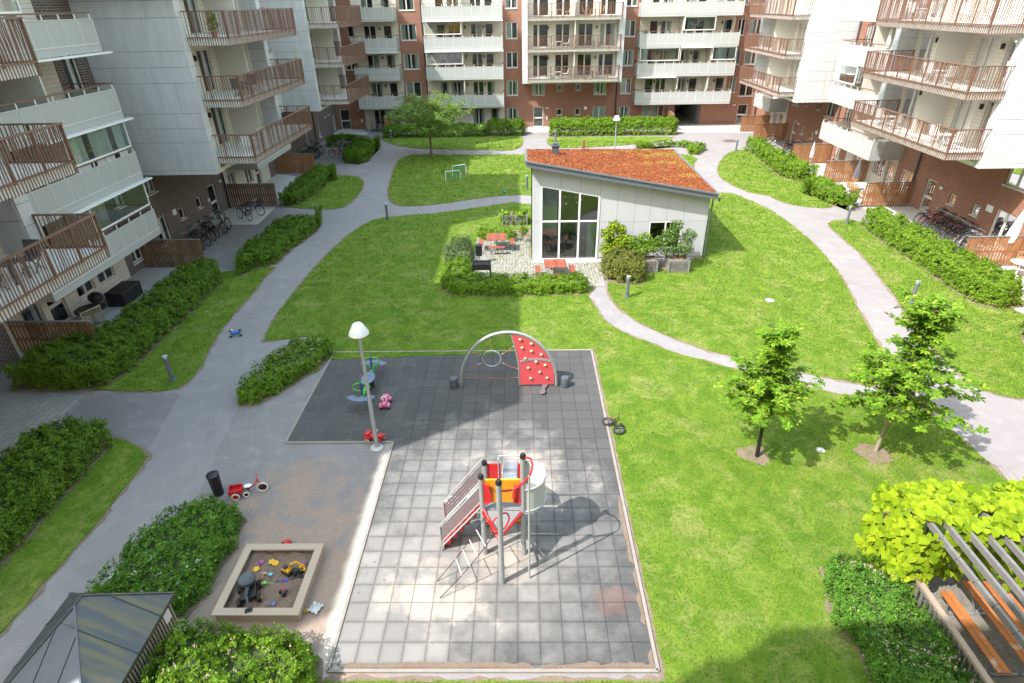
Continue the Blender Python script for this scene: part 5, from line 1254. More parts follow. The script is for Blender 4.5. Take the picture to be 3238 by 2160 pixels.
# ------------------------------------------------------------------ terrace furniture
def picnic(loc, rz, label):
    t = thing('picnic_table', label, 'picnic table', loc, rz, 'square picnic tables on the terrace')
    m = MB()
    for i in range(8): x = -.56+1.12*(i+.5)/8; m.box(x-.062, x+.062, -.56, .56, .72, .755)
    m.build('table_top', WOODRED, t)
    f = MB(); f.box(-.05, .05, -.05, .05, .02, .7); f.bar((-.5, 0, .69), (.5, 0, .69), .05, .05); f.bar((0, -.5, .69), (0, .5, .69), .05, .045); f.box(-.22, .22, -.22, .22, 0, .02)
    f.build('frame', GREYPOST, t)
    for a in range(4):
        an = a*PI/2; R = Matrix.Rotation(an, 3, 'Z'); T = lambda x, y, z, R=R: tuple(R @ Vector((x, y, z)))
        s = MB(T=T)
        for k in range(3): s.box(-.46, .46, -1.0+.095*k, -1.0+.095*k+.085, .43, .46)
        so_ = s.build('bench', WOODRED, t)
        for x in (-.34, .34): MB(T=T).tube([(x, -.87, .43), (x, -.87, .03), (x, -.45, .03), (0, -.1, .03)], .02, 6).build('leg', GREYPOST, so_, smooth=True)
    return t
q = gr(2, 3, 393, 857, .74); pt = picnic((q.x, q.y, .045), 0.02, 'red-brown square picnic table in front of the tall pavilion glass')
q = gr(2, 2, 2207, 613, .74); dup(pt, (q.x, q.y, .045), .03, 'red-brown square picnic table beside the flower bed')
q = gr(2, 2, 2072, 1015); t = thing('charcoal_grill', 'black box grill on four legs at the terrace corner', 'grill', (q.x, q.y+.3, .045))
m = MB(); m.box(-.46, .46, -.28, -.25, .55, .86); m.box(-.46, .46, .25, .28, .55, .86); m.box(-.46, -.43, -.25, .25, .55, .86); m.box(.43, .46, -.25, .25, .55, .86); m.box(-.43, .43, -.25, .25, .55, .6); m.build('fire_box', BLACK, t)
for x in (-.43, .43):
    for y in (-.25, .25): MB().box(x-.035, x+.035, y-.035, y+.035, 0, .85).build('leg', BLACK, t)
MB().box(-.42, .42, -.24, .24, .2, .22).build('shelf', GREYPOST, t)
m = MB()
for i in range(16): m.box(-.42+.056*i-.005, -.42+.056*i+.005, -.25, .25, .80, .81)
m.build('grate', DARKGREY, t)
def bin_(loc, label, r=.19, z0=.45, z1=1.0, post=True):
    t = thing('litter_bin', label, 'litter bin', loc)
    MB().lathe([(r*.85, z0), (r, z1), (r*.93, z1+.001), (r*.8, z0+.05)], n=20).build('body', BLACK, t, smooth=True)
    MB().lathe([(r*1.05, z1+.002), (r*1.05, z1+.04), (r*.7, z1+.07), (.02, z1+.075)], n=20).build('lid', BLACK, t, smooth=True)
    MB().cyl((0, .02, 0), (0, .02, z0), .03).build('post', GREYPOST, t) if post else None
    return t
q = gr(2, 2, 2050, 855); bin_((q.x, q.y, .045), 'black litter bin on a post beside the flower bed')
bin_((-8.82, 12.65, 0), 'black cylindrical litter bin beside the red tricycle', .165, .04, .72, False)
# ------------------------------------------------------------------ playground
ARY = 18.06
t = thing('climbing_arch', 'half-round steel climbing arch with a red wall and a rope ring', 'play equipment', (-.48, ARY, .022))
o = (-.48, ARY, 0)
arc = [(-.49+1.74*math.cos(a), ARY, .03+2.24*math.sin(a)**.92 if 0 < math.sin(a) else .03) for a in np.linspace(0, PI, 33)]
MB(o).tube(arc, .055, 12).build('arch', GREYPOST, t, smooth=True)
st_ = [(-.10, ARY, .03), (-.12, ARY, .9), (-.22, ARY, 1.55), (-.38, ARY, 2.22)]
MB(o).tube(st_, .028, 10).build('strut', GREYPOST, t, smooth=True)
ring = [(-1.08+.325*math.cos(a), ARY, 1.20+.325*math.sin(a)) for a in np.linspace(0, 2*PI, 25)[:-1]]
MB(o).tube(ring, .022, 8, closed=True).build('ring', GREYPOST, t, smooth=True)
top_ = [(x, z) for x, _, z in arc if -.36 < x < 1.2]
poly = [(1.17, .09), *[(x*.985-.02, z-.085) for x, z in top_ if z > .35], (-.33, 2.08), (-.19, 1.55), (-.09, .9), (-.07, .09)]
m = MB(o); n = len(poly); a = m.p([(x, ARY-.022, z) for x, z in poly]); b = m.p([(x, ARY+.022, z) for x, z in poly])
m.face([a+i for i in range(n)]); m.face([b+i for i in range(n)][::-1])
for i in range(n): j = (i+1) % n; m.face((a+i, b+i, b+j, a+j))
wl = m.build('climbing_wall', PINKRED, t)
HOLD = simple('hold_resin', (.62, .55, .33), .6)
zz2 = lambda x, y: ((1440+x/3.3575), (1040+y/3.3575))
for px, py in ((688,118),(805,162),(708,205),(807,240),(912,277),(742,318),(856,353),(953,390),(773,418),(895,463),(800,528),(973,524)):
    v = ray(*zz2(px, py)); q = CP+v*((ARY-.04)/v.y)
    MB(o).ball((q.x, ARY-.05, q.z), .055, .04, .045, 8, 5).build('climbing_hold', HOLD, wl, smooth=True)
bnd = MB(o)
pts = [(-.06+1.13*i/8, ARY-.03, 1.08+.10*math.sin(PI*i/8)) for i in range(9)]
for a_, c_ in zip(pts, pts[1:]): bnd.bar(a_, c_, .02, .085)
bnd.build('cover_strip', GREYPOST, wl)
ROPE = simple('red_rope', (.38, .10, .07), .8, var=.3, scale=60)
for a0, e in ((PI/2, (-1.1, 1.95)), (2.7, (-2.0, 1.55)), (3.6, (-2.17, .72)), (.42, (-.27, 1.72)), (-.45, (-.13, .75)), (-PI/2, (-1.1, .37))):
    s = (-1.08+.335*math.cos(a0), 1.20+.335*math.sin(a0)); mid = ((s[0]+e[0])/2, (s[1]+e[1])/2-.03)
    rp = MB(o); rp.tube([(s[0], ARY, s[1]), (mid[0], ARY, mid[1]), (e[0], ARY, e[1])], .010, 6)
    rp.mi = 1
    for k in (.12, .9): x, z = s[0]+(e[0]-s[0])*k, s[1]+(e[1]-s[1])*k; rp.tube([(x, ARY, z-.004), (x+(e[0]-s[0])*.12, ARY, z+(e[1]-s[1])*.12-.004)], .014, 6)
    rp.build('rope', [ROPE, GREYPOST], t, smooth=True)
rp = MB(o); rp.tube([(-2.2, ARY, .42), (-1.6, ARY, .36), (-1.1, ARY, .37), (-.6, ARY, .33), (-.11, ARY, .40)], .010, 6)
rp.build('rope', ROPE, t, smooth=True)
for x, lb in ((-2.50, 'dark rubber stump left of the climbing arch'), (1.56, 'dark rubber stump right of the climbing arch')):
    s = thing('stump', lb, 'rubber stump', (x, ARY-.02, .02), 0, 'rubber stumps at the arch')
    MB().lathe([(.155, 0), (.155, .36), (.13, .40), (.02, .405)], n=20).build('body', DARKGREY, s, smooth=True)
# climbing tower
t = thing('climbing_tower', 'steel play tower with amber panel, stairs, slide and round balcony', 'play equipment', (-.5, 10.6, .022)); o = (-.5, 10.6, 0)
for x, y, h in ((-.53, 9.6, 3.30), (0, 10.46, 3.29), (-.99, 10.48, 2.66), (-.97, 11.42, 2.25), (.02, 11.42, 2.25)):
    p = MB(o).cyl((x, y, .0), (x, y, h-.1), .066, n=16).build('post', GREYPOST, t, smooth=True)
    MB(o).lathe([(.072, h-.1), (.072, h-.03), (.05, h+.015), (.01, h+.03)], x, y, 16).build('cap', BLACK, p, smooth=True)
MB(o).prism([(-.97, 10.5), (-.02, 10.48), (0, 11.4), (-.96, 11.4)], 1.46, 1.52).build('deck', simple('grey_deck', (.20, .20, .205), .7), t)
MB(o).prism([(-.93, 10.44), (-.06, 10.42), (-.50, 9.72)], 1.50, 1.55).build('step_deck', simple('grey_deck', (.20, .20, .205), .7), t)
for a, c in (((-.99, 10.42, 1.5), (-.55, 9.68, 1.5)), ((-.51, 9.68, 1.5), (-.02, 10.42, 1.5))): MB(o).bar(a, c, .04, .06).build('edge_beam', RED, t)
MB(o).box(-.92, -.07, 10.46, 10.48, 1.80, 2.50).build('front_panel', ORANGE, t, bevel=.004)
MB(o).box(-.92, -.07, 10.44, 10.46, 1.16, 1.46).build('lower_panel', ORANGE, t)
MB(o).box(-.92, -.07, 10.455, 10.485, 2.49, 2.53).build('panel_rail', simple('yellow_plastic', (.70, .42, .02), .4), t)
MB(o).box(-.95, -.04, 10.47, 10.50, 1.06, 1.15).build('under_beam', RED, t)
MB(o).box(-.92, -.56, 11.42, 11.45, 1.55, 2.15).build('back_panel', RED, t); MB(o).box(-.13, .0, 11.42, 11.45, 1.55, 2.15).build('back_panel', RED, t)
# red grab loops and the pole rail
for sx, x0 in ((1, -.95), (-1, -.05)):
    loop = [(x0, 10.42, 2.45), (x0+sx*.13, 10.36, 2.4), (x0+sx*.19, 10.34, 2.15), (x0+sx*.17, 10.36, 1.9), (x0+sx*.05, 10.40, 1.82), (x0, 10.42, 1.86)]
    MB(o).tube(loop, .020, 8).build('grab_loop', RED, t, smooth=True)
MB(o).tube([(-.50, 9.66, 2.95), (-.40, 9.70, 2.90), (-.24, 9.72, 2.91), (-.08, 9.72, 3.02), (.04, 9.72, 3.16), (.13, 9.72, 3.30), (.19, 9.80, 3.40), (.21, 9.95, 3.43), (.18, 10.18, 3.39), (.11, 10.35, 3.28), (.04, 10.44, 3.20)], .024, 8).build('grab_rail', RED, t, smooth=True)
MB(o).tube([(-.97, 10.44, 1.62), (-.75, 10.06, 1.45), (-.56, 9.66, 1.32)], .030, 8).build('grab_rail', RED, t, smooth=True)
for sx, x0 in ((1, -.93), (-1, -.07)): MB(o).box(min(x0, x0+sx*.14), max(x0, x0+sx*.14), 10.40, 10.415, 1.86, 2.4).build('side_guard', RED, t)
g3 = MB(o); ring = [(-.53+.20*math.cos(a), 9.66+.17*math.cos(a)+.0, 1.95+.27*math.sin(a)) for a in np.linspace(0, 2*PI, 19)[:-1]]; g3.tube(ring, .020, 8, closed=True); g3.build('hand_ring', RED, t, smooth=True)
MB(o).cyl((.13, 9.72, 0), (.13, 9.72, 3.32), .024, n=10).build('fire_pole', simple('light_steel', (.46, .47, .46), .4, .4), t, smooth=True)
# stairs
for i in range(6):
    k = (i+.5)/6; x = -2.05+1.02*k; z = .08+1.40*k-.03
    s = MB(o); s.box(x-.09, x+.11, 10.62, 11.32, z, z+.04); s.box(x-.09, x-.07, 10.62, 11.32, z-.17, z); s.build('step', RED, t)
for y, nm in ((10.57, 'near'), (11.37, 'far')):
    rl = MB(o); a, c = Vector((-2.10, y, .12)), Vector((-1.02, y, 1.56))
    hh = .82
    rl.tube([(-2.10, y, 0), (-2.10, y, .90), (-2.03, y, .99), (-1.02, y, 1.56+hh-.02)], .022, 8)
    rl.tube([(-2.10, y, .15), (-1.02, y, 1.56)], .022, 8); rl.tube([(-2.1, y, .30), (-1.02, y, 1.73)], .016, 8)
    ro = rl.build('stair_rail', simple('light_steel', (.46, .47, .46), .4, .4), t, smooth=True)
    pn = MB(o)
    for k in range(4):
        z = .30+.128*k
        pn.poly([(-2.08, y, z+.02), (-1.04, y, z+1.37+.02), (-1.04, y, z+1.37+.137), (-2.08, y, z+.137)])
    pn.build('guard_sheet', simple('grey_sheet', (.20, .205, .22), .5, .2), ro)
# slide going away from the viewer
sl = MB(o); prof = [(11.45, 1.60), (11.8, 1.52), (12.6, .85), (13.3, .30), (13.7, .22)]
for (y0, z0), (y1, z1) in zip(prof, prof[1:]):
    sl.poly([(-.52, y0, z0), (-.16, y0, z0), (-.16, y1, z1), (-.52, y1, z1)])
    for x in (-.52, -.16): sl.poly([(x, y0, z0), (x, y1, z1), (x, y1, z1+.16), (x, y0, z0+.16)])
sl.build('slide', simple('steel_chute', (.50, .53, .60), .25, .8), t, recalc=False)
h = MB(o); h.tube([(-.62, 11.42, 1.5), (-.62, 11.42, 2.3), (-.62, 11.5, 2.35), (-.05, 11.5, 2.35), (-.05, 11.42, 2.3)], .018, 6); h.build('slide_bar', GREYPOST, t, smooth=True)
# round balcony on the far side
bc = (.02, 10.95); R_ = .52
cv = MB(o); an = np.linspace(-1.55, 1.45, 21)
for a0, a1 in zip(an, an[1:]):
    cv.poly([(bc[0]+R_*math.cos(a0), bc[1]+R_*math.sin(a0), 1.52), (bc[0]+R_*math.cos(a1), bc[1]+R_*math.sin(a1), 1.52), (bc[0]+R_*math.cos(a1), bc[1]+R_*math.sin(a1), 2.22), (bc[0]+R_*math.cos(a0), bc[1]+R_*math.sin(a0), 2.22)])
cv.build('curved_panel', simple('pale_sheet', (.60, .62, .63), .4, .2), t, recalc=False)
rm = MB(o)
for z in (1.46, 1.52, 2.23): rm.tube([(bc[0]+(R_+.01)*math.cos(a), bc[1]+(R_+.01)*math.sin(a), z) for a in an], .022, 8)
rm.build('rim', simple('light_steel', (.46, .47, .46), .4, .4), t, smooth=True)
MB(o).prism([bc]+[(bc[0]+R_*math.cos(a), bc[1]+R_*math.sin(a)) for a in an], 1.46, 1.51).build('balcony_floor', simple('grey_deck', (.20, .20, .205), .7), t)
# rope ladder
A0, B0, A1, B1 = Vector((-2.12, 9.63, .02)), Vector((-1.99, 9.16, .02)), Vector((-.90, 10.36, 1.48)), Vector((-.62, 9.86, 1.48))
rl = MB(o)
sag = lambda a, c, k: a.lerp(c, k)-Vector((0, 0, .10*math.sin(PI*k)))
for a, c in ((A0, A1), (B0, B1)): MB(o).tube([sag(a, c, k/10) for k in range(11)], .010, 6).build('rope', BLACK, t, smooth=True)
for k in (.38, .52, .66, .80):
    p0, p1 = sag(A0, A1, k), sag(B0, B1, k); rg = MB(o).tube([p0, p1], .012, 6); rg.mi = 1; rg.ball(p0, .022); rg.ball(p1, .022)
    rg.build('rung', [OFFWHITE, simple('salmon_plastic', (.55, .17, .12), .5)], t, smooth=True)
# seesaw rocker
c0, cA, cB = gr(3, 2, 1062, 425), gr(3, 2, 1080, 205, .5), gr(3, 2, 958, 530, .5)
t = thing('rocker_seesaw', 'seesaw with blue-grey curved seat plates and bright green loop handles', 'play equipment', (c0.x, c0.y, .022)); o = (c0.x, c0.y, 0)
ax = Vector((cA.x-cB.x, cA.y-cB.y, 0)).normalized(); sd_ = Vector((-ax.y, ax.x, 0))
def plate(mb, c, u, v, R, w, a0, a1, z, th=.03):
    n = 14; an = [a0+(a1-a0)*i/n for i in range(n+1)]
    P = [(c+u*(R*math.cos(a))+v*(R*math.sin(a))) for a in an]+[(c+u*((R-w)*math.cos(a))+v*((R-w)*math.sin(a))) for a in reversed(an)]
    mb.prism([(q.x, q.y) for q in P], z, z+th)
m = MB(o); m.bar((cA.x, cA.y, .40), (cB.x, cB.y, .40), .09, .07); m.bar((c0.x, c0.y, .0), (c0.x, c0.y, .38), .10, .10); m.build('beam', GREENP, t)
sp_ = MB(o); sp_.tube([(c0.x+.1*math.cos(a), c0.y+.1*math.sin(a), .02+.34*a/50) for a in np.linspace(0, 50, 90)], .018, 6); sp_.build('spring', BLACK, t, smooth=True)
for c, s in ((cA, 1), (cB, -1)):
    e = Vector((c.x, c.y, 0))
    m = MB(o); plate(m, e-ax*s*.42, sd_, ax*s, .62, .24, .62, PI-.62, .50); so_ = m.build('seat', BLUEGREY, t)
    q = e-ax*s*.30
    m = MB(o); m.tube([(q+sd_*(.30*math.sin(a))+Vector((0, 0, .78+.17*math.cos(a)))) for a in np.linspace(0, 2*PI, 21)[:-1]], .022, 8, closed=True); m.tube([(q.x, q.y, .42), (q.x, q.y, .62)], .03, 8); m.build('handle', GREENP, so_, smooth=True)
    m = MB(o); m.bar((q.x, q.y, .46), (q.x, q.y, .98), .03, .14, up=ax); m.build('shield', simple('navy_board', (.03, .06, .22), .5), so_)
mid = (Vector((cA.x, cA.y, 0))+Vector((cB.x, cB.y, 0)))/2+ax*.12
m = MB(o); m.prism([((mid+ax*(.42*math.cos(a))+sd_*(.24*math.sin(a))).x, (mid+ax*(.42*math.cos(a))+sd_*(.24*math.sin(a))).y) for a in np.linspace(0, 2*PI, 25)[:-1]], .50, .53); m.build('middle_plate', BLUEGREY, t)
# sandpit
sx0, sx1, sy0, sy1 = -7.12, -5.12, 8.53, 10.58
t = thing('sandpit', 'square wooden sandpit with a wide pale rim, full of trodden sand', 'sandpit', ((sx0+sx1)/2, (sy0+sy1)/2, 0)); o = t.location
for a, c in (((sx0, sy0), (sx1, sy0)), ((sx1, sy0), (sx1, sy1)), ((sx1, sy1), (sx0, sy1)), ((sx0, sy1), (sx0, sy0))):
    a, c = Vector((*a, 0)), Vector((*c, 0)); d = (c-a).normalized(); nn = Vector((-d.y, d.x, 0)); m = MB(o); w = .19
    b = m.p([(*a[:2], .24), (*c[:2], .24), (*(c-d*w+nn*w)[:2], .24), (*(a+d*w+nn*w)[:2], .24), (*a[:2], .29), (*c[:2], .29), (*(c-d*w+nn*w)[:2], .29), (*(a+d*w+nn*w)[:2], .29)])
    for q in ((0,3,2,1),(4,5,6,7),(0,1,5,4),(1,2,6,5),(2,3,7,6),(3,0,4,7)): m.face([b+i for i in q])
    m.bar(a+nn*.06+d*.04+Vector((0, 0, .12)), c+nn*.06-d*.04+Vector((0, 0, .12)), .05, .24)
    m.build('rim_plank', WOODPALE, t)
m = MB(o); N = 46; gi = {}
for i in range(N+1):
    for j in range(N+1):
        x = sx0+.10+(sx1-sx0-.2)*i/N; y = sy0+.10+(sy1-sy0-.2)*j/N
        gi[i, j] = m.p([(x, y, .12+.045*float(lump(np.array(x*3), np.array(y*3), .4))+.02*float(lump(np.array(x*11), np.array(y*9), 2.))+random.uniform(0, .012))])
for i in range(N):
    for j in range(N): m.face((gi[i, j], gi[i+1, j], gi[i+1, j+1], gi[i, j+1]))
m.build('sand', SAND, t, smooth=True, recalc=False)
sb = lambda x, y, z=.13: gn(680+x/2.986, 1700+y/2.986, z)
YEL = simple('yellow_plastic', (.70, .42, .02), .4); YORANGE = simple('digger_yellow', (.66, .34, .012), .4)
def wheel_(m, c, r, w, ax_=(1, 0, 0), n=14): a = Vector(ax_).normalized()*w/2; c = Vector(c); m.tube([c-a, c-a*.6, c+a*.6, c+a], [r*.85, r, r, r*.85], n)
# ride-on digger, grey and black
q = sb(335, 560); t = thing('ride_on_digger', 'big black ride-on digger toy with yellow hubs in the sandpit', 'toy digger', (q.x, q.y, .13), .35)
MB().box(-.17, .17, -.22, .26, .12, .24).build('chassis', BLACK, t, bevel=.02)
MB().lathe([(.05, .30), (.17, .30), (.20, .38), (.19, .42), (.15, .40), (.03, .36)], 0, .20, 18).build('seat', DARKGREY, t, smooth=True)
m = MB(); m.bar((0, .05, .30), (.0, -.28, .42), .07, .06); m.bar((0, -.28, .42), (.02, -.48, .18), .05, .05); m.build('arm', DARKGREY, t)
MB().box(-.08, .10, -.58, -.44, .06, .17).build('bucket', BLACK, t, bevel=.02)
for x in (-.22, .22):
    for y in (-.18, .22):
        m = MB(); wheel_(m, (x, y, .10), .105, .09); w_ = m.build('wheel', TYRE, t, smooth=True); m = MB(); wheel_(m, (x*1.03, y, .10), .05, .095); m.build('hub', YEL, w_, smooth=True)
q = sb(690, 335); t = thing('toy_excavator', 'yellow toy excavator in the sandpit', 'toy digger', (q.x, q.y, .14), -.5)
MB().box(-.14, .10, -.07, .07, .07, .15).build('cab', YORANGE, t, bevel=.02)
MB().box(-.15, .12, -.09, .09, .0, .06).build('track', BLACK, t, bevel=.02)
MB().box(-.10, .0, -.045, .05, .151, .19).build('cab_roof', BLACK, t)
m = MB(); m.tube([(.05, .02, .13), (.10, .06, .30), (.20, .16, .34), (.28, .20, .24)], .028, 8); m.build('arm', YORANGE, t, smooth=True)
MB().box(.24, .32, .15, .25, .14, .22).build('bucket', YORANGE, t, bevel=.015)
q = sb(790, 330); t = thing('toy_loader', 'black toy loader with a yellow shovel beside the toy excavator', 'toy digger', (q.x, q.y, .14), .5)
MB().box(-.13, .10, -.05, .05, .05, .12).build('body', BLACK, t, bevel=.015)
m = MB(); m.box(.12, .17, -.10, .10, .02, .11); m.bar((.05, .06, .10), (.15, .06, .08), .02, .02); m.bar((.05, -.06, .10), (.15, -.06, .08), .02, .02); m.build('shovel', YORANGE, t)
for x in (-.09, .06):
    for y in (-.08, .08): m = MB(); wheel_(m, (x, y, .05), .055, .04, (0, 1, 0), 12); m.build('wheel', TYRE, t, smooth=True)
q = sb(660, 530); t = thing('toy_truck', 'small dark toy tractor lying in the middle of the sand', 'toy truck', (q.x, q.y, .15), .9)
MB().box(-.06, .07, -.05, .05, .03, .11).build('body', DARKGREY, t, bevel=.01); MB().box(-.02, .03, -.04, .04, .112, .14).build('cab', RED, t)
for y in (-.07, .07): m = MB(); wheel_(m, (-.05, y, .05), .055, .04, (0, 1, 0)); m.build('wheel', TYRE, t, smooth=True)
def spade(px, py, rz, mat, label, L=.26):
    q = sb(px, py); t = thing('toy_spade', label, 'toy spade', (q.x, q.y, .15), rz)
    MB().tube([(-L/2, 0, .012), (L*.2, 0, .015)], .010, 6).build('shaft', mat, t)
    MB().prism([(L*.18, -.04), (L*.45, -.045), (L*.55, 0), (L*.45, .045), (L*.18, .04)], .006, .02).build('blade', mat, t)
    MB().tube([(-L/2, -.03, .012), (-L/2-.03, 0, .012), (-L/2, .03, .012)], .009, 6, closed=True).build('grip', mat, t)
spade(495, 350, -.15, simple('sky_plastic', (.20, .50, .62), .4), 'light blue toy spade in the sand'); spade(500, 437, 3.0, simple('lime_plastic', (.22, .62, .10), .4), 'lime green toy rake in the sand', .24)
spade(640, 412, .1, simple('violet_plastic', (.06, .07, .42), .4), 'dark blue toy spade with a lime ring', .26); spade(462, 360, 1.5, simple('peach_plastic', (.75, .26, .08), .4), 'orange toy spade crossing the light blue one', .16); spade(780, 382, .3, BLACK, 'black toy scoop below the yellow excavator', .24); spade(535, 634, .1, simple('cobalt_plastic', (.08, .22, .55), .4), 'short blue plastic piece near the front rim', .14)
def cup(loc, mat, label, r=.06, h=.10, tilt=0, name='toy_bucket', cat='toy bucket'):
    t = thing(name, label, cat, loc); t.rotation_euler = (tilt, 0, random.uniform(0, 6))
    MB().lathe([(r*.72, .0), (r, h), (r*.92, h), (r*.66, .012)], n=18).build('body', mat, t, smooth=True)
    MB().tube([(r*math.cos(a), .0, h+r*.8*math.sin(a)) for a in np.linspace(0, PI, 10)], .006, 6).build('handle', mat, t)
VIO = simple('pink_violet_plastic', (.42, .10, .36), .4)
q = sb(460, 240); cup((q.x, q.y, .16), VIO, 'violet toy watering can in the sand', .06, .10, 1.2); q = sb(838, 270); cup((q.x, q.y, .16), VIO, 'violet toy ring by the rim', .055, .06, .4)
q = sb(705, 70, .0); cup((q.x, q.y+.05, .10), RED, 'red toy bucket tipped over behind the sandpit', .10, .18, 1.5)
q = sb(870, 705, .0); cup((q.x, q.y, .0), YEL, 'yellow toy cup outside the sandpit rim', .055, .06, 0)
def mould(px, py, mat, label):
    q = sb(px, py); t = thing('sand_mould', label, 'sand mould', (q.x, q.y, .15), random.uniform(0, 6))
    m = MB()
    for k in range(5): a = k*2*PI/5; m.ball((.05*math.cos(a), .05*math.sin(a), .015), .038, .038, .025, 8, 5)
    m.ball((0, 0, .02), .05, .05, .03, 8, 5); m.build('body', mat, t, smooth=True)
mould(393, 305, YEL, 'yellow star-shaped sand mould'); mould(540, 235, YEL, 'yellow sand mould lying by the violet can'); mould(575, 250, YEL, 'yellow sand mould at the far rim')
q = sb(952, 680, .0); t = thing('toy_dish', 'pale grey handled toy sieve on the ground by the sandpit corner', 'toy sieve', (q.x, q.y, .01), .4)
MB().lathe([(.10, .0), (.135, .06), (.12, .06), (.09, .012)], n=8).build('body', simple('grey_plastic', (.50, .51, .52), .45), t)
m = MB()
for a in range(4): m.bar((.12*math.cos(a*PI/2), .12*math.sin(a*PI/2), .055), (.18*math.cos(a*PI/2), .18*math.sin(a*PI/2), .055), .06, .02)
m.build('handle', simple('grey_plastic', (.50, .51, .52), .45), t)
# ride-on toy cars
PINK = simple('pink_plastic', (.60, .16, .28), .35); CREAM = simple('cream_plastic', (.70, .66, .58), .5)
def toycar(loc, rz, mat, label, hub):
    t = thing('ride_on_car', label, 'toy car', loc, rz)
    m = MB(); m.box(-.30, .26, -.085, .085, .10, .20); m.box(-.32, -.15, -.11, .11, .17, .29); m.box(.02, .30, -.075, .075, .16, .285); m.box(-.16, .04, -.075, .075, .15, .225)
    for x in (-.2, .19):
        for y in (-.135, .135): m.box(x-.105, x+.105, y-.055, y+.055, .115, .215)
    m.build('body', mat, t, bevel=.028)
    for x in (-.2, .19):
        for y in (-.15, .15):
            w = MB(); wheel_(w, (x, y, .075), .078, .055, (0, 1, 0)); wo = w.build('wheel', hub, t, smooth=True); h_ = MB(); wheel_(h_, (x, y*1.04, .075), .038, .052, (0, 1, 0)); h_.build('hub', BLACK, wo, smooth=True)
    MB().tube([(.08+.02*math.cos(a), .085*math.sin(a), .37+.075*math.cos(a)) for a in np.linspace(0, 2*PI, 15)[:-1]], .016, 6, closed=True).build('steering_wheel', WHITE, t, smooth=True)
    MB().tube([(.08, 0, .24), (.08, 0, .37)], .018, 6).build('steering_post', BLACK, t)
q = gr(3, 2, 1180, 625); toycar((q.x, q.y+.2, .022), -1.5, PINK, 'pink ride-on toy car near the seesaw', BLACK)
q = gr(3, 2, 1090, 925); toycar((q.x, q.y+.06, .022), -.35, RED, 'red ride-on toy car behind the lamp post foot', CREAM)
q = gr(2, 1, 2165, 1520); t = thing('toy_scooter', 'blue plastic ride-on toy tipped on its side on the asphalt', 'toy vehicle', (q.x, q.y+.05, .0), .25)
BLU = simple('blue_plastic', (.02, .16, .48), .35)
m = MB(); m.ball((0, 0, .14), .24, .07, .08, 14, 8); m.box(-.2, .2, -.05, .05, .10, .2); m.build('body', BLU, t, bevel=.01)
for x in (-.19, .2):
    for z in (.05, .25): m = MB(); wheel_(m, (x, -.08 if z < .1 else .02, z), .065, .05, (0, .3, 1)); m.build('wheel', BLACK, t, smooth=True)
MB().ball((-.14, .06, .26), .05, .05, .03).build('steering_wheel', WHITE, t, smooth=True)
# skateboard, ball, goals
q = gr(3, 3, 288, 450); t = thing('skateboard', 'dark waveboard lying in front of the red climbing wall', 'skateboard', (q.x, q.y, .022), 1.35)
MB().prism([(-.36, 0), (-.33, -.08), (-.2, -.11), (-.06, -.06), (.06, -.06), (.2, -.10), (.33, -.07), (.37, 0), (.33, .07), (.2, .10), (.06, .06), (-.06, .06), (-.2, .11), (-.33, .08)], .06, .085).build('deck', simple('worn_grey_deck', (.13, .12, .13), .6, var=.4), t, bevel=.008)
for x in (-.22, .22): m = MB(); wheel_(m, (x, 0, .032), .032, .05, (0, 1, 0), 10); m.build('wheel', BLACK, t, smooth=True)
q = gr(2, 2, 2283, 212); t = MB().ball((0, 0, .11), .11, n=16, m=10).build('ball', simple('teal_ball', (.01, .22, .30), .35), None, smooth=True, loc=(q.x, q.y, .035)); tag(t, 'teal ball on the shaded lawn beside the cross path', 'ball')
def goal(loc, rz, label):
    t = thing('football_goal', label, 'football goal', loc, rz, 'small folding football goals on the upper lawn')
    MB().tube([(-.6, 0, 0), (-.6, 0, .7), (-.55, 0, .78), (.55, 0, .78), (.6, 0, .7), (.6, 0, 0)], .025, 8).build('frame', WHITE, t, smooth=True)
    m = MB()
    for i in range(13): x = -.58+1.16*i/12; m.tube([(x, .01, .76), (x, .45, .02)], .006, 4)
    for i in range(8): k = i/8; m.tube([(-.58, .01+.44*k, .76-.74*k), (.58, .01+.44*k, .76-.74*k)], .006, 4)
    m.build('net', simple('green_net', (.02, .28, .20), .7), t, recalc=False)
    return t
q0 = gr(2, 2, 1798, 98); go = goal((q0.x+.1, q0.y, .035), .35, 'white-framed small football goal with green net, nearest of the pair')
q1 = gr(2, 2, 1838, 60); dup(go, (q1.x+.2, q1.y+.6, .035), .5, 'white-framed small football goal with green net, further of the pair')
for (r_, c_, x, y), rr, lb in (((2, 4, 15, 1195), .20, 'pale grey round drain cover in the sunny lawn'), ((3, 4, 480, 1005), .13, 'bare pale stone in the lawn between the magnolias')):
    q = gr(r_, c_, x, y); o_ = MB().lathe([(.01, .05), (rr, .05), (rr*1.03, .03), (rr*1.03, .0)], n=20).build('drain_cover' if rr > .15 else 'stone', CONC, None, loc=(q.x, q.y, .0)); tag(o_, lb, 'drain cover' if rr > .15 else 'stone')
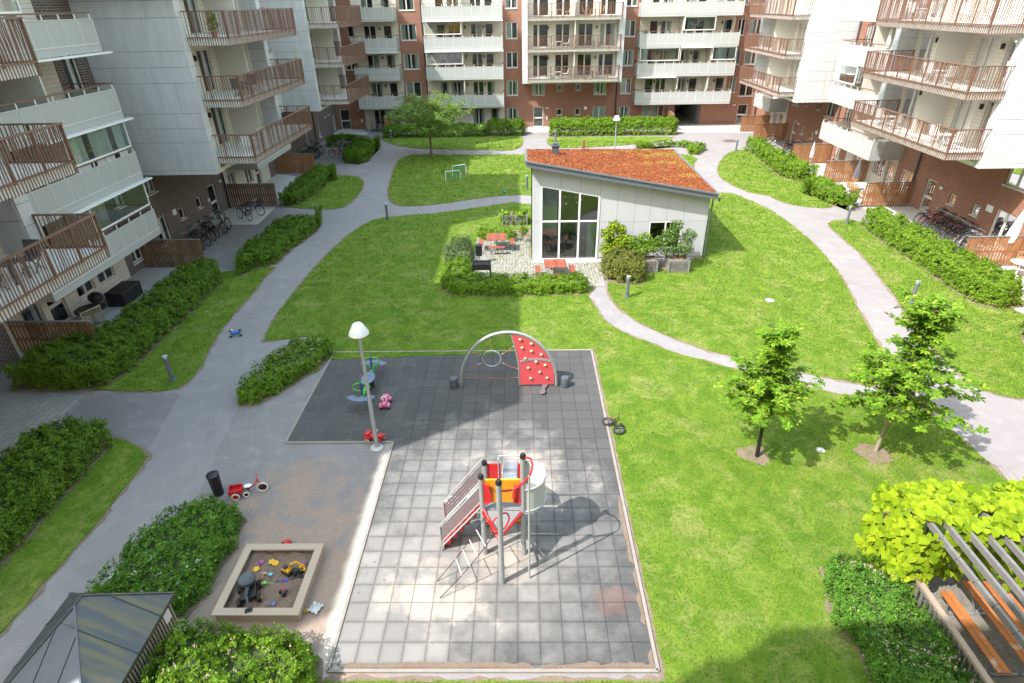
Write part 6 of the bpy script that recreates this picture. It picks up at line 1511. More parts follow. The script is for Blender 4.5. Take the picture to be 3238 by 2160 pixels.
# playhouse with a metal hip roof at the bottom edge
t = thing('playhouse', 'low timber hut with a mossy standing-seam metal hip roof', 'hut', (-9, 7.2, 0)); o = t.location
ez, rz_ = 1.0, 1.95
E_ = {'br': gr(4, 1, 1595, 742, ez)}
ex1, ey1 = E_['br'].x, E_['br'].y
ap = gr(4, 1, 756, 765, rz_); ap2 = gr(4, 1, 772, 862, rz_)
ex0 = 2*ap.x-ex1+.05; ey0 = ey1-3.1
ap2y = ap2.y-.0
C_ = [(ex0, ey0), (ex1, ey0), (ex1, ey1), (ex0, ey1)]
m = MB(o); b = m.p([(x, y, ez) for x, y in C_]); r0 = m.p([(ap.x, ap2y, rz_), (ap.x, ap.y, rz_)])
m.face((b, b+1, r0)); m.face((b+1, b+2, r0+1, r0)); m.face((b+2, b+3, r0+1)); m.face((b+3, b, r0, r0+1))
m.prism(C_, ez-.09, ez-.004)
rf = m.build('roof', ROOFMETAL, t)
sm_ = MB(o); A1, A2 = Vector((ap.x, ap2y, rz_)), Vector((ap.x, ap.y, rz_))
for c, a in zip(C_, (A1, A1, A2, A2)): sm_.bar((*c, ez+.012), a+Vector((0, 0, .012)), .035, .03)
sm_.bar(A1+Vector((0, 0, .02)), A2+Vector((0, 0, .02)), .05, .03)
def seam(e0, e1, a0, a1, ks):
    e0, e1 = Vector((*e0, ez)), Vector((*e1, ez))
    for k in ks:
        p = e0.lerp(e1, k); 
        # seams run straight up the slope until they meet a hip
        d = (a0 if k < .5 else a1); up = ((a0+a1)/2-(e0+e1)/2); along = (e1-e0).normalized(); up = up-along*up.dot(along)
        hip = (a0-e0) if k < .5 else (a1-e1); base = e0 if k < .5 else e1
        L = abs((p-base).dot(along)); hl = abs(hip.dot(along)); f = min(1.0, L/hl if hl > 1e-6 else 1.0)
        sm_.bar(p+Vector((0, 0, .01)), p+up*f+Vector((0, 0, .01)), .020, .022)
seam(C_[0], C_[1], A1, A1, (.2, .4, .6, .8)); seam(C_[1], C_[2], A1, A2, (.25, .55, .82)); seam(C_[2], C_[3], A2, A2, (.2, .4, .6, .8)); seam(C_[3], C_[0], A2, A1, (.25, .55, .82))
sm_.build('seam', ROOFMETAL, rf)
m = MB(o); xx = ex1-.10
n = 34
for i in range(n): y = ey0+.12+(ey1-ey0-.24)*i/(n-1); m.box(xx-.03, xx, y-.022, y+.022, .05, ez-.09)
n = 26
for i in range(n): x = ex0+.12+(ex1-ex0-.24)*i/(n-1); m.box(x-.022, x+.022, ey1-.13, ey1-.10, .05, ez-.09)
m.build('slat', WOODPALE, t)
MB(o).box(ex0+.15, xx-.04, ey0+.15, ey1-.14, .0, ez-.1).build('wall', DARK, t)
MB(o).box(xx-.10, xx+.12, ey1-.55, ey1-.02, 0, .12).build('plinth', CONC, t)
MB(o).poly([(xx+.005, ey1-.42, .48), (xx+.005, ey1-.20, .48), (xx+.005, ey1-.20, .80), (xx+.005, ey1-.42, .80)]).build('notice', WHITE, t)
# pergola, its vine and the picnic bench beneath
t = thing('pergola', 'grey timber pergola beams and low railing over the picnic bench', 'pergola', (10.5, 8, 0)); o = t.location
for i in range(12):
    x = 8.93+.335*i; MB(o).box(x-.035, x+.035, 5.2, 10.4, 2.10, 2.24).build('beam', WOODGREY, t)
for y in (9.9, 5.6): MB(o).box(8.7, 13.2, y-.05, y+.05, 1.94, 2.096).build('cross_beam', WOODGREY, t)
for x in (8.95, 12.6):
    for y in (9.9, 5.6): MB(o).box(x-.06, x+.06, y-.049, y+.049, 0, 1.936).build('post', WOODGREY, t)
MB(o).box(8.77, 8.89, 5.4, 9.2, .86, .93).build('railing_cap', make_wood('weathered_brown', (.26, .20, .15), (.42, .33, .25)), t)
m = MB(o)
for i in range(22): y = 5.5+.165*i; m.bar((8.83, y, .1), (8.83, y+.10, .86), .03, .05, up=(1, 0, 0))
m.bar((8.87, 5.4, .18), (8.87, 9.2, .18), .03, .06); m.bar((8.88, 5.4, .7), (8.88, 9.2, .7), .03, .06)
m.build('trellis', WOODGREY, t)
st = MB(o)
for i in range(6):
    y = 9.0-.55*i; st.tube([(8.88, y, 2.15), (8.93, y-.02, 2.252), (9.0, y+.05, 2.2)], .008, 5)
st.build('cable', BLACK, t)
sheet('paving', [(9.0, 4), (13.6, 4), (13.6, 10.2), (9.0, 10.2)], .036, .045, simple('pergola_floor', (.20, .175, .155), .9, var=.45, scale=2.5))
vb = thing('vine', 'big-leaved yellow-green vine covering the far end of the pergola', 'vine', (10.5, 9.7, 0))
V = []
def heart(c, n, d, s):
    n = n.normalized(); d = (d-n*d.dot(n)).normalized(); e = n.cross(d)
    out = [(0, -.10), (.30, -.28), (.52, -.05), (.46, .30), (.18, .62), (0, .82), (-.18, .62), (-.46, .30), (-.52, -.05), (-.30, -.28)]
    ctr = c
    return [ctr+d*(y*s)+e*(x*s)+n*(-.42*s*(abs(x)*.9+max(0, y-.3)*.8)) for x, y in out]
random.seed(5)
def vleaf(x, y, z, n_, d_, s): V.extend(tuple(q-Vector((10.5, 9.7, 0))) for q in heart(Vector((x, y, z)), n_, d_, s))
for k in range(1650):                      # the mat lying over the beams
    x = random.uniform(8.55, 13.8); y = 9.15+.25*math.sin(x*2.3)+random.random()*(1.55+.12*math.sin(x*1.7)-.25*math.sin(x*2.3))
    edge = min(1, max(0, (x-8.4)/.35), max(0, (10.95-y)/.5)); z = 2.33*max(.80, edge)+.10*math.sin(3.1*x)*math.cos(2.7*y)+random.uniform(-.06, .12)
    vleaf(x, y, z, Vector((random.gauss(-.12, .34), random.gauss(-.42, .34), 1)), Vector((random.gauss(-.1, .4), -1, 0)), random.uniform(.11, .215))
for k in range(850):                       # the curtain hanging at its front
    x = random.uniform(8.75, 13.6); lo = .45+.30*abs(math.sin(x*2.9))+.22*max(0, x-9.6); z = random.uniform(lo, 2.2) if lo < 2.1 else 2.15; y = 9.12+.2*math.sin(x*2.1)-.10*z+random.uniform(-.1, .2)
    vleaf(x, y, z, Vector((random.gauss(0, .25), -1, random.gauss(.6, .25))), Vector((random.gauss(0, .35), -.2, -1)), random.uniform(.11, .215))
for k in range(380):                       # the side towards the lawn
    y = random.uniform(9.0, 10.75); z = random.uniform(.15, 2.2); x = 8.62-.06*(2.3-z)*random.random()+random.uniform(-.06, .1)
    vleaf(x, y, z, Vector((-1, random.gauss(-.4, .25), random.gauss(.6, .25))), Vector((-.2, random.gauss(0, .35), -1)), random.uniform(.12, .22))
quads_object('foliage', np.array(V), L_VINE, vb, nv=10)
m = MB((10.5, 9.7, 0))
for k in range(9):
    x = 8.6+.55*k; m.tube([(x, 10.5, 0), (x+.1, 10.3, .9), (x-.1, 10.2, 1.7), (x+.2, 9.8, 2.15)], .022, 6)
for k in range(7):
    x, y = random.uniform(8.3, 12.5), 10.9; m.tube([(x, 10.6, 2.2), (x-.15, 10.95, 2.4), (x-.4, 11.1+random.uniform(-.1, .2), 2.35), (x-.55, 11.0, 2.2)], .006, 4)
m.build('stem', BARK, vb, smooth=True)
random.seed(8)
t = thing('picnic_bench', 'long orange-brown picnic table with bench seats on bent steel legs under the pergola', 'picnic table', (10.0, 7.9, .045)); o = (10.0, 7.9, .045)
m = MB(o); m.box(9.42, 9.545, 7.05, 8.95, .49, .53); m.box(9.56, 9.685, 7.05, 8.95, .49, .53); m.build('bench', WOODORANGE, t, bevel=.006)
m = MB(o)
for k in range(5): m.box(9.85+.135*k, 9.97+.135*k, 7.0, 9.0, .76, .80)
m.build('table_top', WOODORANGE, t, bevel=.006)
m = MB(o); m.box(10.70, 10.825, 7.05, 8.95, .49, .53); m.box(10.84, 10.965, 7.05, 8.95, .49, .53); m.build('bench', WOODORANGE, t, bevel=.006)
for y in (7.3, 8.7): MB(o).tube([(9.5, y, .49), (9.5, y, .30), (9.56, y, .10), (9.66, y, .07), (10.74, y, .07), (10.84, y, .10), (10.9, y, .30), (10.9, y, .49)], .026, 8).tube([(9.9, y, .76), (10.2, y, .07)], .024, 8).tube([(10.45, y, .76), (10.2, y, .07)], .024, 8).build('leg', GREYPOST, t, smooth=True)
# dry leaves and bits blown over the rubber tiles and the yard
n = 420; X = np.concatenate([RNG.normal(-.9, .55, n//2), RNG.uniform(-7.5, 2.6, n//2)]); Y = np.concatenate([RNG.normal(18.7, .5, n//2), RNG.uniform(7.6, 20.4, n//2)])
k = (X > -4.1) | (Y > 15.1); X, Y = X[k], Y[k]
C = np.stack([X, Y, np.full(len(X), .03)], 1); o_ = quads_object('leaf_litter', leaf_quads(C, RNG.normal(size=C.shape)*.35+[0, 0, 1], .045, aspect=.5), leafmat('dry_leaf', (.14, .07, .03), (.36, .24, .10), .1)); tag(o_, kind='stuff')
# ------------------------------------------------------------------ bicycles
FR = {k: simple('frame_'+k, c, .35, .2) for k, c in dict(black=(.018, .018, .02), red=(.38, .03, .05), blue=(.03, .10, .22), silver=(.42, .43, .45), teal=(.16, .28, .30), white=(.62, .62, .62), purple=(.10, .05, .14)).items()}
CHROME = simple('chrome', (.33, .34, .36), .35, .8); LEATHER = simple('saddle_leather', (.10, .055, .03), .6); REFL = simple('amber_reflector', (.60, .22, .02), .3)
def bike_proto(colour, basket, s=1.0, mono=False):
    t = thing('bicycle', 'x', 'bicycle'); R = .34
    rear, front, bb, seat, head, hbar = Vector((-.52, 0, R)), Vector((.54, 0, R)), Vector((-.08, 0, .29)), Vector((-.24, 0, .80)), Vector((.36, 0, .86)), Vector((.33, 0, 1.02))
    f = MB(); fr = FR[colour]
    for a, c, r in ((bb, seat, .019), (bb, Vector((.39, 0, .74)), .021), (seat*.93+bb*.07, head, .017), (rear, bb, .012), (rear, seat, .011), (head, Vector((.40, 0, .70)), .022), (Vector((.40, 0, .70)), front, .014)): f.tube([a, c], r, 7)
    f.build('frame', fr, t, smooth=True)
    for c in (rear, front):
        w = MB().tube([c+Vector((R*math.cos(a), 0, R*math.sin(a))) for a in np.linspace(0, 2*PI, 29)[:-1]], .021, 7, closed=True).build('wheel', TYRE, t, smooth=True)
        m = MB(); m.tube([c+Vector(((R-.028)*math.cos(a), 0, (R-.028)*math.sin(a))) for a in np.linspace(0, 2*PI, 29)[:-1]], .010, 5, closed=True)
        for k in range(14): a = k*2*PI/14; m.tube([c, c+Vector(((R-.03)*math.cos(a), 0, (R-.03)*math.sin(a)))], .0028, 3)
        m.tube([c-Vector((0, .04, 0)), c+Vector((0, .04, 0))], .022, 7); m.build('rim', CHROME, w, recalc=False)
    m = MB()
    for c in (rear, front): m.tube([c+Vector(((R+.035)*math.cos(a), 0, (R+.035)*math.sin(a))) for a in np.linspace(.5, 2.9, 10)], .013, 5)
    m.build('mudguard', fr, t, smooth=True)
    MB().tube([head, hbar, hbar+Vector((.02, .0, .04))], .013, 6).tube([hbar+Vector((-.17, -.27, .02)), hbar+Vector((-.03, -.22, .04)), hbar+Vector((.03, 0, .03)), hbar+Vector((-.03, .22, .04)), hbar+Vector((-.17, .27, .02))], .012, 6).build('handlebar', CHROME, t, smooth=True)
    m = MB(); m.tube([seat, seat+Vector((-.02, 0, .10))], .013, 6); m.ball(seat+Vector((-.05, 0, .12)), .12, .075, .035, 10, 6); m.ball(seat+Vector((.07, 0, .115)), .10, .03, .025, 10, 6); m.build('saddle', LEATHER if basket else BLACK, t, smooth=True)
    m = MB(); m.tube([bb-Vector((0, .09, 0)), bb+Vector((0, .09, 0))], .02, 7); m.tube([bb+Vector((.08*math.cos(a), -.045, .08*math.sin(a))) for a in np.linspace(0, 2*PI, 15)[:-1]], .008, 5, closed=True)
    m.bar(bb+Vector((0, -.09, 0)), bb+Vector((.12, -.09, -.11)), .02, .02); m.bar(bb+Vector((0, .09, 0)), bb+Vector((-.12, .09, .11)), .02, .02); m.box(.0, .09, -.16, -.09, .165, .185); m.box(-.25, -.16, .09, .16, .385, .405); m.build('crank', CHROME, t)
    m = MB()
    for y in (-.05, 0, .05): m.tube([(-.24, y, .72), (-.72, y, .72)], .007, 5)
    for y in (-.06, .06): m.tube([(-.62, y, .72), (-.52, y*.6, .36)], .006, 5)
    m.build('rack', BLACK, t, smooth=True); MB().ball((-.76, 0, .68), .03, .03, .035, 8, 5).build('reflector', REFL, t, smooth=True)
    m = MB(); m.tube([(-.30, .08, .26), (-.36, .2, .02)], .009, 5); m.build('kickstand', CHROME, t)
    if basket:
        m = MB(); x0, x1, z0, z1 = .46, .76, .80, 1.04
        for i in range(7): z = z0+(z1-z0)*i/6; m.tube([(x0, -.17, z), (x1, -.17, z), (x1, .17, z), (x0, .17, z)], .006, 4, closed=True)
        for i in range(6):
            y = -.17+.34*i/5; m.tube([(x0, y, z1), (x0, y, z0), (x1, y, z0), (x1, y, z1)], .006, 4)
            x = x0+(x1-x0)*i/5; m.tube([(x, -.17, z1), (x, -.17, z0), (x, .17, z0), (x, .17, z1)], .006, 4)
        m.build('basket', BLACK, t, recalc=False)
    return t
PROTO = {}
def bike(loc, rz, colour, basket, label, group, lean=0.0, scale=1.0):
    k = (colour, basket)
    if k not in PROTO: PROTO[k] = o = bike_proto(colour, basket); o.location = loc
    else: o = dup(PROTO[k], loc)
    o.rotation_euler = (lean, 0, rz); o['label'] = label; o['group'] = group
    if scale != 1: o.scale = (scale,)*3
    return o
random.seed(21)
def row(pts, toward, jitter, cols, place, group):
    seen = {}
    for i, ((x, y), (c, b)) in enumerate(zip(pts, cols)):
        bike((x+random.uniform(-.05, .05), y, .012), toward+random.uniform(-jitter, jitter), c, b, f'{c} bicycle {"with a wire basket" if b else "without a basket"} {place}', group, random.uniform(-.12, .12))
row([(-18.95, 32.2+.52*i) for i in range(9)]+[(-18.2, 37.9)], PI-.45, .25, [('red', 0), ('black', 0), ('black', 1), ('teal', 0), ('black', 1), ('black', 0), ('silver', 1), ('white', 0), ('black', 1), ('black', 0)], 'in the row against the dark brick wall', 'bicycles along the dark brick wall')
bike((-18.0, 38.9, .012), -.25, 'blue', 1, 'dark blue bicycle parked on the pale slabs by the dark entrance door', 'bicycles along the dark brick wall')
row([(-19.2, 53.0+.62*i) for i in range(9)], PI-.6, .3, [('black', 0), ('black', 1), ('teal', 0), ('black', 0), ('teal', 0), ('black', 1), ('black', 0), ('silver', 0), ('black', 1)], 'in the far shaded row behind the fence', 'bicycles in the far shaded bay')
bike((-16.75, 55.6, .012), 2.9, 'red', 0, 'bright red bicycle parked in front of the big loose hedge', 'bicycles in the far shaded bay')
row([(-16.2, 57.6), (-15.9, 58.3), (-17.3, 58.9)], .3, .3, [('black', 1), ('black', 0), ('silver', 0)], 'tucked against the big loose hedge', 'bicycles in the far shaded bay')
row([(-16.9, 68.4), (-16.3, 68.4), (-15.7, 68.6), (-15.2, 68.6)], PI/2+.2, .2, [('white', 0), ('red', 0), ('black', 0), ('black', 1)], 'outside the far shaded entrance', 'bicycles at the far shaded entrance')
row([(4.6, 68.9), (5.3, 68.9), (6.1, 68.9), (6.7, 68.8), (8.6, 68.9), (9.2, 68.8), (9.8, 68.9), (10.2, 68.9)], 0.15, .3, [('black', 1), ('black', 0), ('black', 1), ('black', 0), ('black', 0), ('silver', 0), ('black', 1), ('black', 0)], 'against the far red brick wall behind the boxy hedge', 'bicycles against the far red brick wall')
row([(24.75, 35.2-.36*i) for i in range(12)], .15, .22, [('blue', 1), ('red', 1), ('red', 0), ('black', 1), ('black', 0), ('black', 1), ('black', 0), ('purple', 1), ('black', 1), ('black', 0), ('teal', 0), ('silver', 0)], 'in the row against the sunny brick wall', 'bicycles along the sunny brick wall')
row([(24.3, 31.1-.33*i) for i in range(4)], .3, .2, [('silver', 0), ('black', 0), ('teal', 0), ('black', 0)], 'at the fence end of the sunny row', 'bicycles along the sunny brick wall')
row([(24.6, 52.3+.62*i) for i in range(7)]+[(23.3, 57.8)], .4, .25, [('black', 0), ('black', 1), ('blue', 0), ('black', 0), ('black', 1), ('black', 0), ('purple', 0), ('silver', 0)], 'in the far sunny row by the red brick wall', 'bicycles in the far sunny bay')
# children's cycles lying about
def kids_bike(loc, rz, frame, tyre, label, lying=True, fender=None, acc=None):
    t = thing('childrens_bicycle', label, 'bicycle', loc); t.rotation_euler = (PI/2-.12 if lying else 0, 0, rz)
    R = .165; rear, front = Vector((-.28, 0, R)), Vector((.28, 0, R))
    m = MB()
    for a, c, r in ((rear, Vector((-.02, 0, .17)), .014), ((-.02, 0, .17), (.20, 0, .42), .022), (rear, (-.12, 0, .36), .012), ((-.12, 0, .36), (-.02, 0, .17), .016), ((.20, 0, .46), front, .015)): m.tube([a, c], r, 7)
    m.build('frame', frame, t, smooth=True)
    for c in (rear, front):
        w = MB().tube([c+Vector((R*math.cos(a), 0, R*math.sin(a))) for a in np.linspace(0, 2*PI, 21)[:-1]], .031, 7, closed=True).build('wheel', tyre, t, smooth=True)
        m = MB(); m.tube([c+Vector(((R-.035)*math.cos(a), 0, (R-.035)*math.sin(a))) for a in np.linspace(0, 2*PI, 21)[:-1]], .009, 5, closed=True); m.tube([c-Vector((0, .03, 0)), c+Vector((0, .03, 0))], .02, 6)
        for k in range(8): m.tube([c, c+Vector(((R-.03)*math.cos(k*PI/4), 0, (R-.03)*math.sin(k*PI/4)))], .005, 4)
        m.build('rim', CHROME, w, recalc=False)
    if fender: MB().tube([front+Vector(((R+.03)*math.cos(a), 0, (R+.03)*math.sin(a))) for a in np.linspace(.7, 2.4, 8)], .018, 5).build('mudguard', fender, t, smooth=True)
    MB().tube([(.20, 0, .44), (.18, 0, .54)], .012, 6).tube([(.12, -.22, .57), (.17, -.12, .56), (.18, 0, .54), (.17, .12, .56), (.12, .22, .57)], .013, 6).build('handlebar', acc or BLACK, t, smooth=True)
    m = MB(); m.ball((-.15, 0, .40), .10, .06, .03, 10, 6); m.tube([(-.12, 0, .34), (-.14, 0, .39)], .012, 6); m.build('saddle', acc or BLACK, t, smooth=True)
    return t
q = gr(3, 3, 925, 815); kids_bike((q.x-.12, q.y+.02, .09), 2.15, FR['black'], TYRE, 'black and red childrens bicycle lying on the playground kerb', fender=RED)
q = gr(3, 2, 1870, 1395); kids_bike((q.x-.02, q.y-.08, .08), .55, simple('ice_blue_paint', (.22, .55, .62), .4), CREAM, 'pale blue and white childrens bicycle lying beside the tower stairs', acc=CREAM)
q = gr(3, 1, 2290, 1400); t = thing('tricycle', 'red tricycle with a red tipping trailer and white saddle', 'tricycle', (q.x+.1, q.y+.05, 0), .25)
m = MB(); m.tube([(-.30, 0, .16), (.02, 0, .24), (.22, 0, .44)], .018, 7); m.tube([(.20, 0, .48), (.28, 0, .15)], .015, 7); m.build('frame', RED, t, smooth=True)
m = MB(); m.box(-.62, -.26, -.16, .16, .16, .18); m.box(-.62, -.60, -.16, .16, .18, .30); m.box(-.28, -.26, -.16, .16, .18, .30); m.box(-.60, -.28, -.16, -.14, .18, .30); m.box(-.60, -.28, .14, .16, .18, .30); m.build('trailer', RED, t, bevel=.008)
for x, y, r in ((-.44, -.19, .10), (-.44, .19, .10), (-.16, -.13, .08), (-.16, .13, .08), (.28, 0, .15)):
    w = MB(); w.tube([(x+r*math.cos(a), y, r+.01+r*math.sin(a)) for a in np.linspace(0, 2*PI, 17)[:-1]], .020, 6, closed=True); wo = w.build('wheel', CREAM, t, smooth=True); h_ = MB(); wheel_(h_, (x, y, r+.01), r*.72, .02, (0, 1, 0)); h_.build('rim', RED if x < -.3 else BLACK, wo, smooth=True)
MB().ball((-.10, 0, .30), .12, .08, .04, 10, 6).build('saddle', WHITE, t, smooth=True)
MB().tube([(.18, -.18, .56), (.20, -.06, .52), (.20, .06, .52), (.18, .18, .56)], .014, 6).tube([(.20, 0, .46), (.20, 0, .53)], .014, 6).build('handlebar', RED, t, smooth=True)
# ------------------------------------------------------------------ patio and balcony furniture
def parasol(loc, label, mat, h=2.2, r=.13, lean=(0, 0)):
    t = thing('parasol', label, 'parasol', loc)
    MB().tube([(0, 0, 0), (lean[0], lean[1], h)], .02, 8).build('pole', GREYPOST, t, smooth=True)
    m = MB(); n = 10; rings = []
    for k, (z, rr) in enumerate(((.42, .85), (.55, 1.0), (.75, .7), (.92, .35), (1.0, .08))):
        c = (lean[0]*z, lean[1]*z); rings.append(m.p([(c[0]+r*rr*(1 if i % 2 else .62)*math.cos(i*PI/n), c[1]+r*rr*(1 if i % 2 else .62)*math.sin(i*PI/n), h*z) for i in range(2*n)]))
    for a, c in zip(rings, rings[1:]):
        for i in range(2*n): m.face((a+i, a+(i+1) % (2*n), c+(i+1) % (2*n), c+i))
    m.build('canopy', mat, t, smooth=True); MB().lathe([(.22, 0), (.22, .05), (.04, .09)], n=14).build('base', DARKGREY, t)
    return t
GREYCLOTH = simple('grey_parasol_cloth', (.17, .165, .21), .9); LIGHTCLOTH = simple('pale_parasol_cloth', (.45, .45, .50), .9); WCLOTH = simple('white_parasol_cloth', (.80, .79, .76), .9)
q = gr(2, 4, 765, 195); parasol((q.x+.05, q.y, .03), 'closed dark grey parasol by the dining table on the patio', GREYCLOTH, 2.25, .17)
q = gr(1, 4, 345, 1450, .9); parasol((23.4, 49.0, .03), 'closed pale grey parasol in front of the far patio fence', LIGHTCLOTH, 2.2, .15)
q = gr(2, 4, 2095, 870); parasol((q.x, q.y, .01), 'tall closed white parasol in front of the pale board fence', WCLOTH, 3.0, .24, (.35, .05))
CH = {}
def chair(loc, rz, mat, label, group, kind='slat'):
    key = (mat.name, kind)
    if key in CH: return dup(CH[key], loc, rz, label, group)
    t = thing('garden_chair', label, 'chair', loc, rz, group); CH[key] = t
    m = MB()
    if kind == 'slat':
        for i in range(6): m.box(-.21, .21, -.2+.07*i, -.2+.07*i+.055, .43, .45)
    else: m.box(-.24, .24, -.23, .25, .40, .45)
    m.build('seat', mat, t)
    m = MB()
    if kind == 'slat':
        for i in range(4): m.bar((-.2, .22+.03*i, .52+.10*i), (.2, .22+.03*i, .52+.10*i), .02, .07)
        for x in (-.2, .2): m.bar((x, .18, .43), (x, .33, .9), .03, .03)
    else: m.bar((0, .22, .44), (0, .34, .88), .48, .04, up=(0, 1, 0))
    m.build('backrest', mat, t)
    for sx in (-1, 1):
        MB().bar((sx*.2, -.2, .43), (sx*.21, .2, 0), .025, .025).build('leg', mat, t); MB().bar((sx*.2, .2, .43), (sx*.21, -.2, 0), .025, .025).build('leg', mat, t)
    return t
TEAK = make_wood('teak', (.34, .17, .06), (.55, .30, .12))
def table(loc, rz, sx, sy, mat, label, legs=True, h=.72):
    t = thing('garden_table', label, 'table', loc, rz)
    MB().box(-sx/2, sx/2, -sy/2, sy/2, h-.035, h).build('table_top', mat, t, bevel=.006)
    for a in (-1, 1):
        for b in (-1, 1): MB().bar((a*(sx/2-.07), b*(sy/2-.07), h-.035), (a*(sx/2-.05), b*(sy/2-.05), 0), .045, .045).build('leg', mat, t)
    return t
table((24.05, 41.4, .03), 0, .85, 1.8, WHITE, 'pale dining table on the sunny patio between two fences')
for i, (x, y, r) in enumerate([(23.35, 42.0, PI/2), (23.35, 41.4, PI/2), (23.35, 40.8, PI/2), (24.8, 42.0, -PI/2), (24.8, 41.3, -PI/2), (24.05, 42.75, 0), (24.1, 40.1, PI)]):
    chair((x, y, .03), r, TEAK, 'teak folding chair round the pale patio dining table', 'teak chairs round the patio table')
chair((23.9, 46.6, .03), .9, WHITE, 'white cushioned lounge chair on the patio behind the dining table fence', None, 'pad')
q = gr(2, 4, 2270, 965); cafe_table((q.x, q.y, .02), 'small white pedestal table beside the tall white parasol', .42)
t = rattan_chair((q.x+.75, q.y+.75, .02), 2.6, 'wicker armchair behind the small white pedestal table', None); t.scale = (1.3,)*3
# the shaded deck
q = gr(2, 1, 1085, 1150); t = thing('cushion_box', 'large black garden box on the deck beside the kettle barbecue', 'garden box', (-19.0, 25.6, .09), .0)
MB().box(-.42, .42, -.75, .75, 0, .62).build('body', BLACK, t, bevel=.02); MB().box(-.44, .44, -.77, .77, .622, .68).build('lid', BLACK, t, bevel=.02)
t = thing('kettle_barbecue', 'round black kettle barbecue on the deck', 'barbecue', (-19.35, 24.2, .09)); MB().ball((0, 0, .78), .30, .30, .22, 18, 10).build('bowl', BLACK, t, smooth=True); MB().lathe([(.31, .80), (.29, .92), (.18, 1.02), (.02, 1.05)], n=20).build('lid', BLACK, t, smooth=True); MB().tube([(-.08, 0, 1.06), (0, 0, 1.1), (.08, 0, 1.06)], .012, 6).build('handle', GREYPOST, t)
for a in range(3): MB().tube([(.2*math.cos(a*2.1), .2*math.sin(a*2.1), .62), (.32*math.cos(a*2.1), .32*math.sin(a*2.1), 0)], .014, 6).build('leg', GREYPOST, t)
cafe_table((-19.0, 23.2, .09), 'round black table on the shaded deck', .62, BLACK)
for x, y, rz, lb in ((-18.2, 22.2, 1.2, 'folding bamboo screen standing at the deck edge, taller panel'), (-18.55, 21.6, .5, 'folding bamboo screen standing at the deck edge, lower panel')):
    t = thing('bamboo_screen', lb, 'screen', (x, y, .09), rz); m = MB(); H_ = 1.25 if 'taller' in lb else 1.0
    for i in range(16): m.tube([(-.4+.8*i/15, 0, .05), (-.4+.8*i/15, 0, H_-.05)], .012, 5)
    m.build('cane', make_wood('bamboo', (.30, .25, .17), (.48, .41, .30)), t); m = MB()
    for zz in (.06, H_-.06): m.tube([(-.43, 0, zz), (.43, 0, zz)], .02, 6)
    for xx in (-.43, .43): m.tube([(xx, 0, 0), (xx, 0, H_)], .022, 6)
    m.build('frame', make_wood('bamboo_pole', (.34, .28, .19), (.5, .43, .31)), t)
# pots and chairs on the balconies
def pot(loc, label, h=.6, leaf=None, n=160, r=.28, flower=None):
    t = thing('potted_plant', label, 'potted plant', loc)
    MB().lathe([(.11, 0), (.15, .26), (.13, .26), (.10, .2)], n=14).build('pot', simple('terracotta', (.34, .13, .07), .8), t, smooth=True)
    L_ = Vector(loc)
    leafy(t, [(0, 0, .3+h*.3), (0, 0, .3+h*.65)], [r, r*.8], n, .13, leaf or L_HEDGE, (0, 0, 0), flat=1.2)
    if flower: leafy(t, [(0, 0, .4+h*.6)], [r*1.05], 60, .07, flower, (0, 0, 0), 'blossom')
    return t
ROSE = simple('rose_blossom', (.60, .04, .18), .7)
pot((-14.6, 31.9, 10.98), 'leafy potted plant behind the top brown railing of the middle shaded bay', .9, n=220)
pot((-18.9, 26.6, 8.27), 'pink-flowering pot behind the white parapet with glass end', .5, flower=ROSE)
pot((-18.9, 27.3, 11.02), 'small green pot plant on the uppermost white parapet balcony', .5)
pot((12.9, 68.2, 8.3), 'tall bushy pot plant on the far right-hand white balcony', 1.1, n=260)
pot((24.6, 45.2, 5.52), 'big pot plant with reed screen on the sunny white balcony', 1.2, n=300); pot((24.3, 46.0, 5.52), 'smaller pot plant next to the reed screen on the sunny white balcony', .7)
pot((15.9, 68.0, 5.55), 'pot plant behind the glazed far right-hand balcony', .8); pot((-8.9, 68.3, 5.55), 'leafy pot behind the far middle white balcony', .7)
parasol((24.35, 44.0, 8.27), 'closed white parasol on the sunny white balcony', WCLOTH, 2.2, .13)
def balcony_set(x, y, z, rz, mat, where):
    t = table((x, y, z), rz, .6, .6, mat, f'small table {where}', h=.6)
    c, s = math.cos(rz), math.sin(rz)
    for k, (dx, r) in enumerate(((-.75, PI/2), (.75, -PI/2))): chair((x+dx*c, y+dx*s, z), rz+r, mat, f'{"first" if 0 else ""}balcony chair {where}'.strip(), f'chairs {where}', 'pad')
LGREY = simple('light_garden_plastic', (.55, .55, .54), .5)
for z, w in ((10.87, 'behind the uppermost brown railing of the far middle bay'), (8.12, 'behind the middle brown railing of the far middle bay'), (5.37, 'behind the lowest brown railing of the far middle bay')):
    balcony_set(3.9, 65.9, z, 0, RATTAN if z > 10 else LGREY, w+', left half'.replace(', left half', ' near its left window')); balcony_set(7.2, 65.9, z, 0, TEAK if z > 10 else DARKGREY, w+' near its right window')
balcony_set(21.6, 36.5, 10.98, PI/2, LGREY, 'behind the topmost brown railing of the near sunny bay'); balcony_set(21.6, 32.2, 10.98, PI/2, WHITE, 'at the near end of the topmost sunny brown railing'); balcony_set(21.6, 33.6, 8.23, PI/2, LGREY, 'behind the middle brown railing of the near sunny bay'); balcony_set(21.6, 36.9, 5.48, PI/2, LGREY, 'behind the lowest brown railing of the near sunny bay'); balcony_set(21.6, 31.5, 5.48, PI/2, WHITE, 'at the near end of the lowest sunny brown railing')
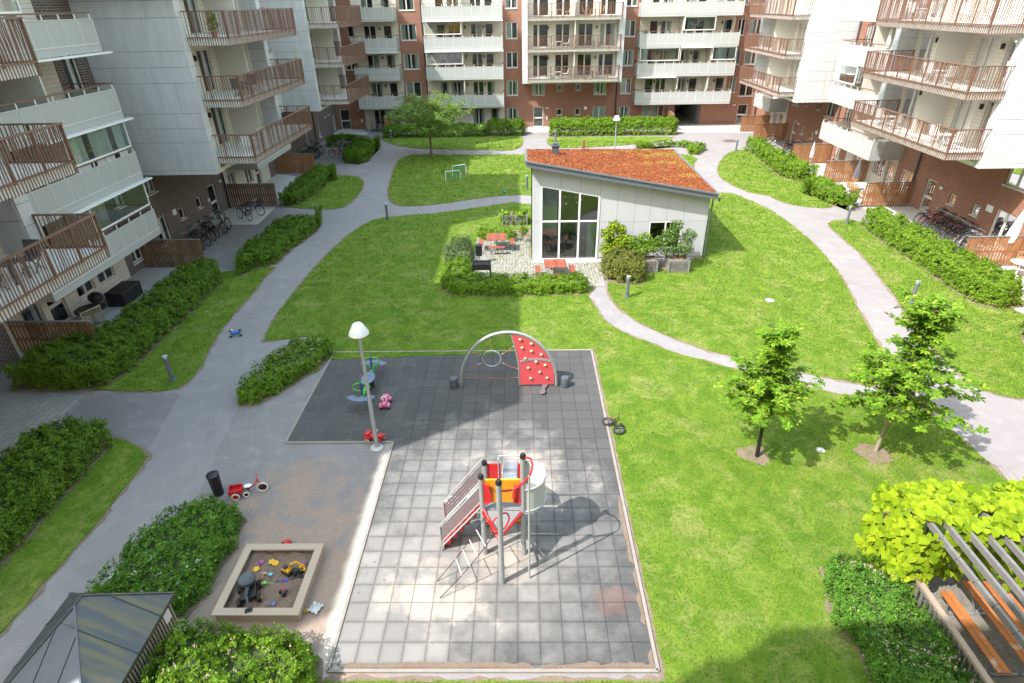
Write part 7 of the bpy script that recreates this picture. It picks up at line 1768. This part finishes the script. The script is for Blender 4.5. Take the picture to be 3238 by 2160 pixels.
balcony_set(-14.4, 33.5, 8.23, PI/2, DARKGREY, 'behind the middle brown railing of the middle shaded bay'); balcony_set(-14.4, 33.2, 5.48, PI/2, WHITE, 'behind the lowest brown railing of the middle shaded bay'); balcony_set(-14.6, 15.6, 5.48, PI/2, DARKGREY, 'behind the nearest brown railing on the shaded side')
# ------------------------------------------------------------------ camera, sun and sky
cam = bpy.data.cameras.new('camera'); cam.sensor_width = 36; cam.sensor_fit = 'HORIZONTAL'; cam.lens = 36*FPX/W0
cam.clip_start = .1; cam.clip_end = 600
co = bpy.data.objects.new('camera', cam); COL.objects.link(co)
co.matrix_world = Matrix(((CR.x, -CD.x, -CF.x, 0), (CR.y, -CD.y, -CF.y, 0), (CR.z, -CD.z, -CF.z, CAMH), (0, 0, 0, 1)))
SC.camera = co
SH = Vector((.695, .435, -1.0)).normalized()
sun = bpy.data.lights.new('sun', 'SUN'); sun.energy = SUN_E; sun.angle = math.radians(.5); sun.color = (1.0, .965, .93)
so = bpy.data.objects.new('sun', sun); COL.objects.link(so); so.rotation_euler = SH.to_track_quat('-Z', 'Y').to_euler()
so.location = (-30, -20, 40)
el = math.asin(-SH.z)
wd = bpy.data.worlds.new('World'); SC.world = wd; wd.use_nodes = True
nt = wd.node_tree; nt.nodes.clear()
sky = nt.nodes.new('ShaderNodeTexSky'); sky.sky_type = 'NISHITA'; sky.sun_disc = False
sky.sun_elevation = el; sky.sun_rotation = math.atan2(-SH.x, -SH.y); sky.altitude = 0; sky.air_density = 3.0; sky.dust_density = 1.8; sky.ozone_density = 1.3
bg = nt.nodes.new('ShaderNodeBackground'); bg.inputs[1].default_value = SKY_S
ow = nt.nodes.new('ShaderNodeOutputWorld'); nt.links.new(sky.outputs[0], bg.inputs[0]); nt.links.new(bg.outputs[0], ow.inputs[0])
vs = SC.view_settings; vs.view_transform = 'Standard'; vs.look = 'None'; vs.exposure = EXPO; vs.gamma = 1.0; vs.use_curve_mapping = False
SC.render.engine = 'CYCLES'
cy = SC.cycles
cy.max_bounces = 7; cy.diffuse_bounces = 4; cy.glossy_bounces = 3; cy.transmission_bounces = 4; cy.transparent_max_bounces = 10
cy.caustics_reflective = False; cy.caustics_refractive = False
cy.use_denoising = True
try: cy.denoiser = 'OPENIMAGEDENOISE'; cy.denoising_prefilter = 'ACCURATE'
except Exception: pass
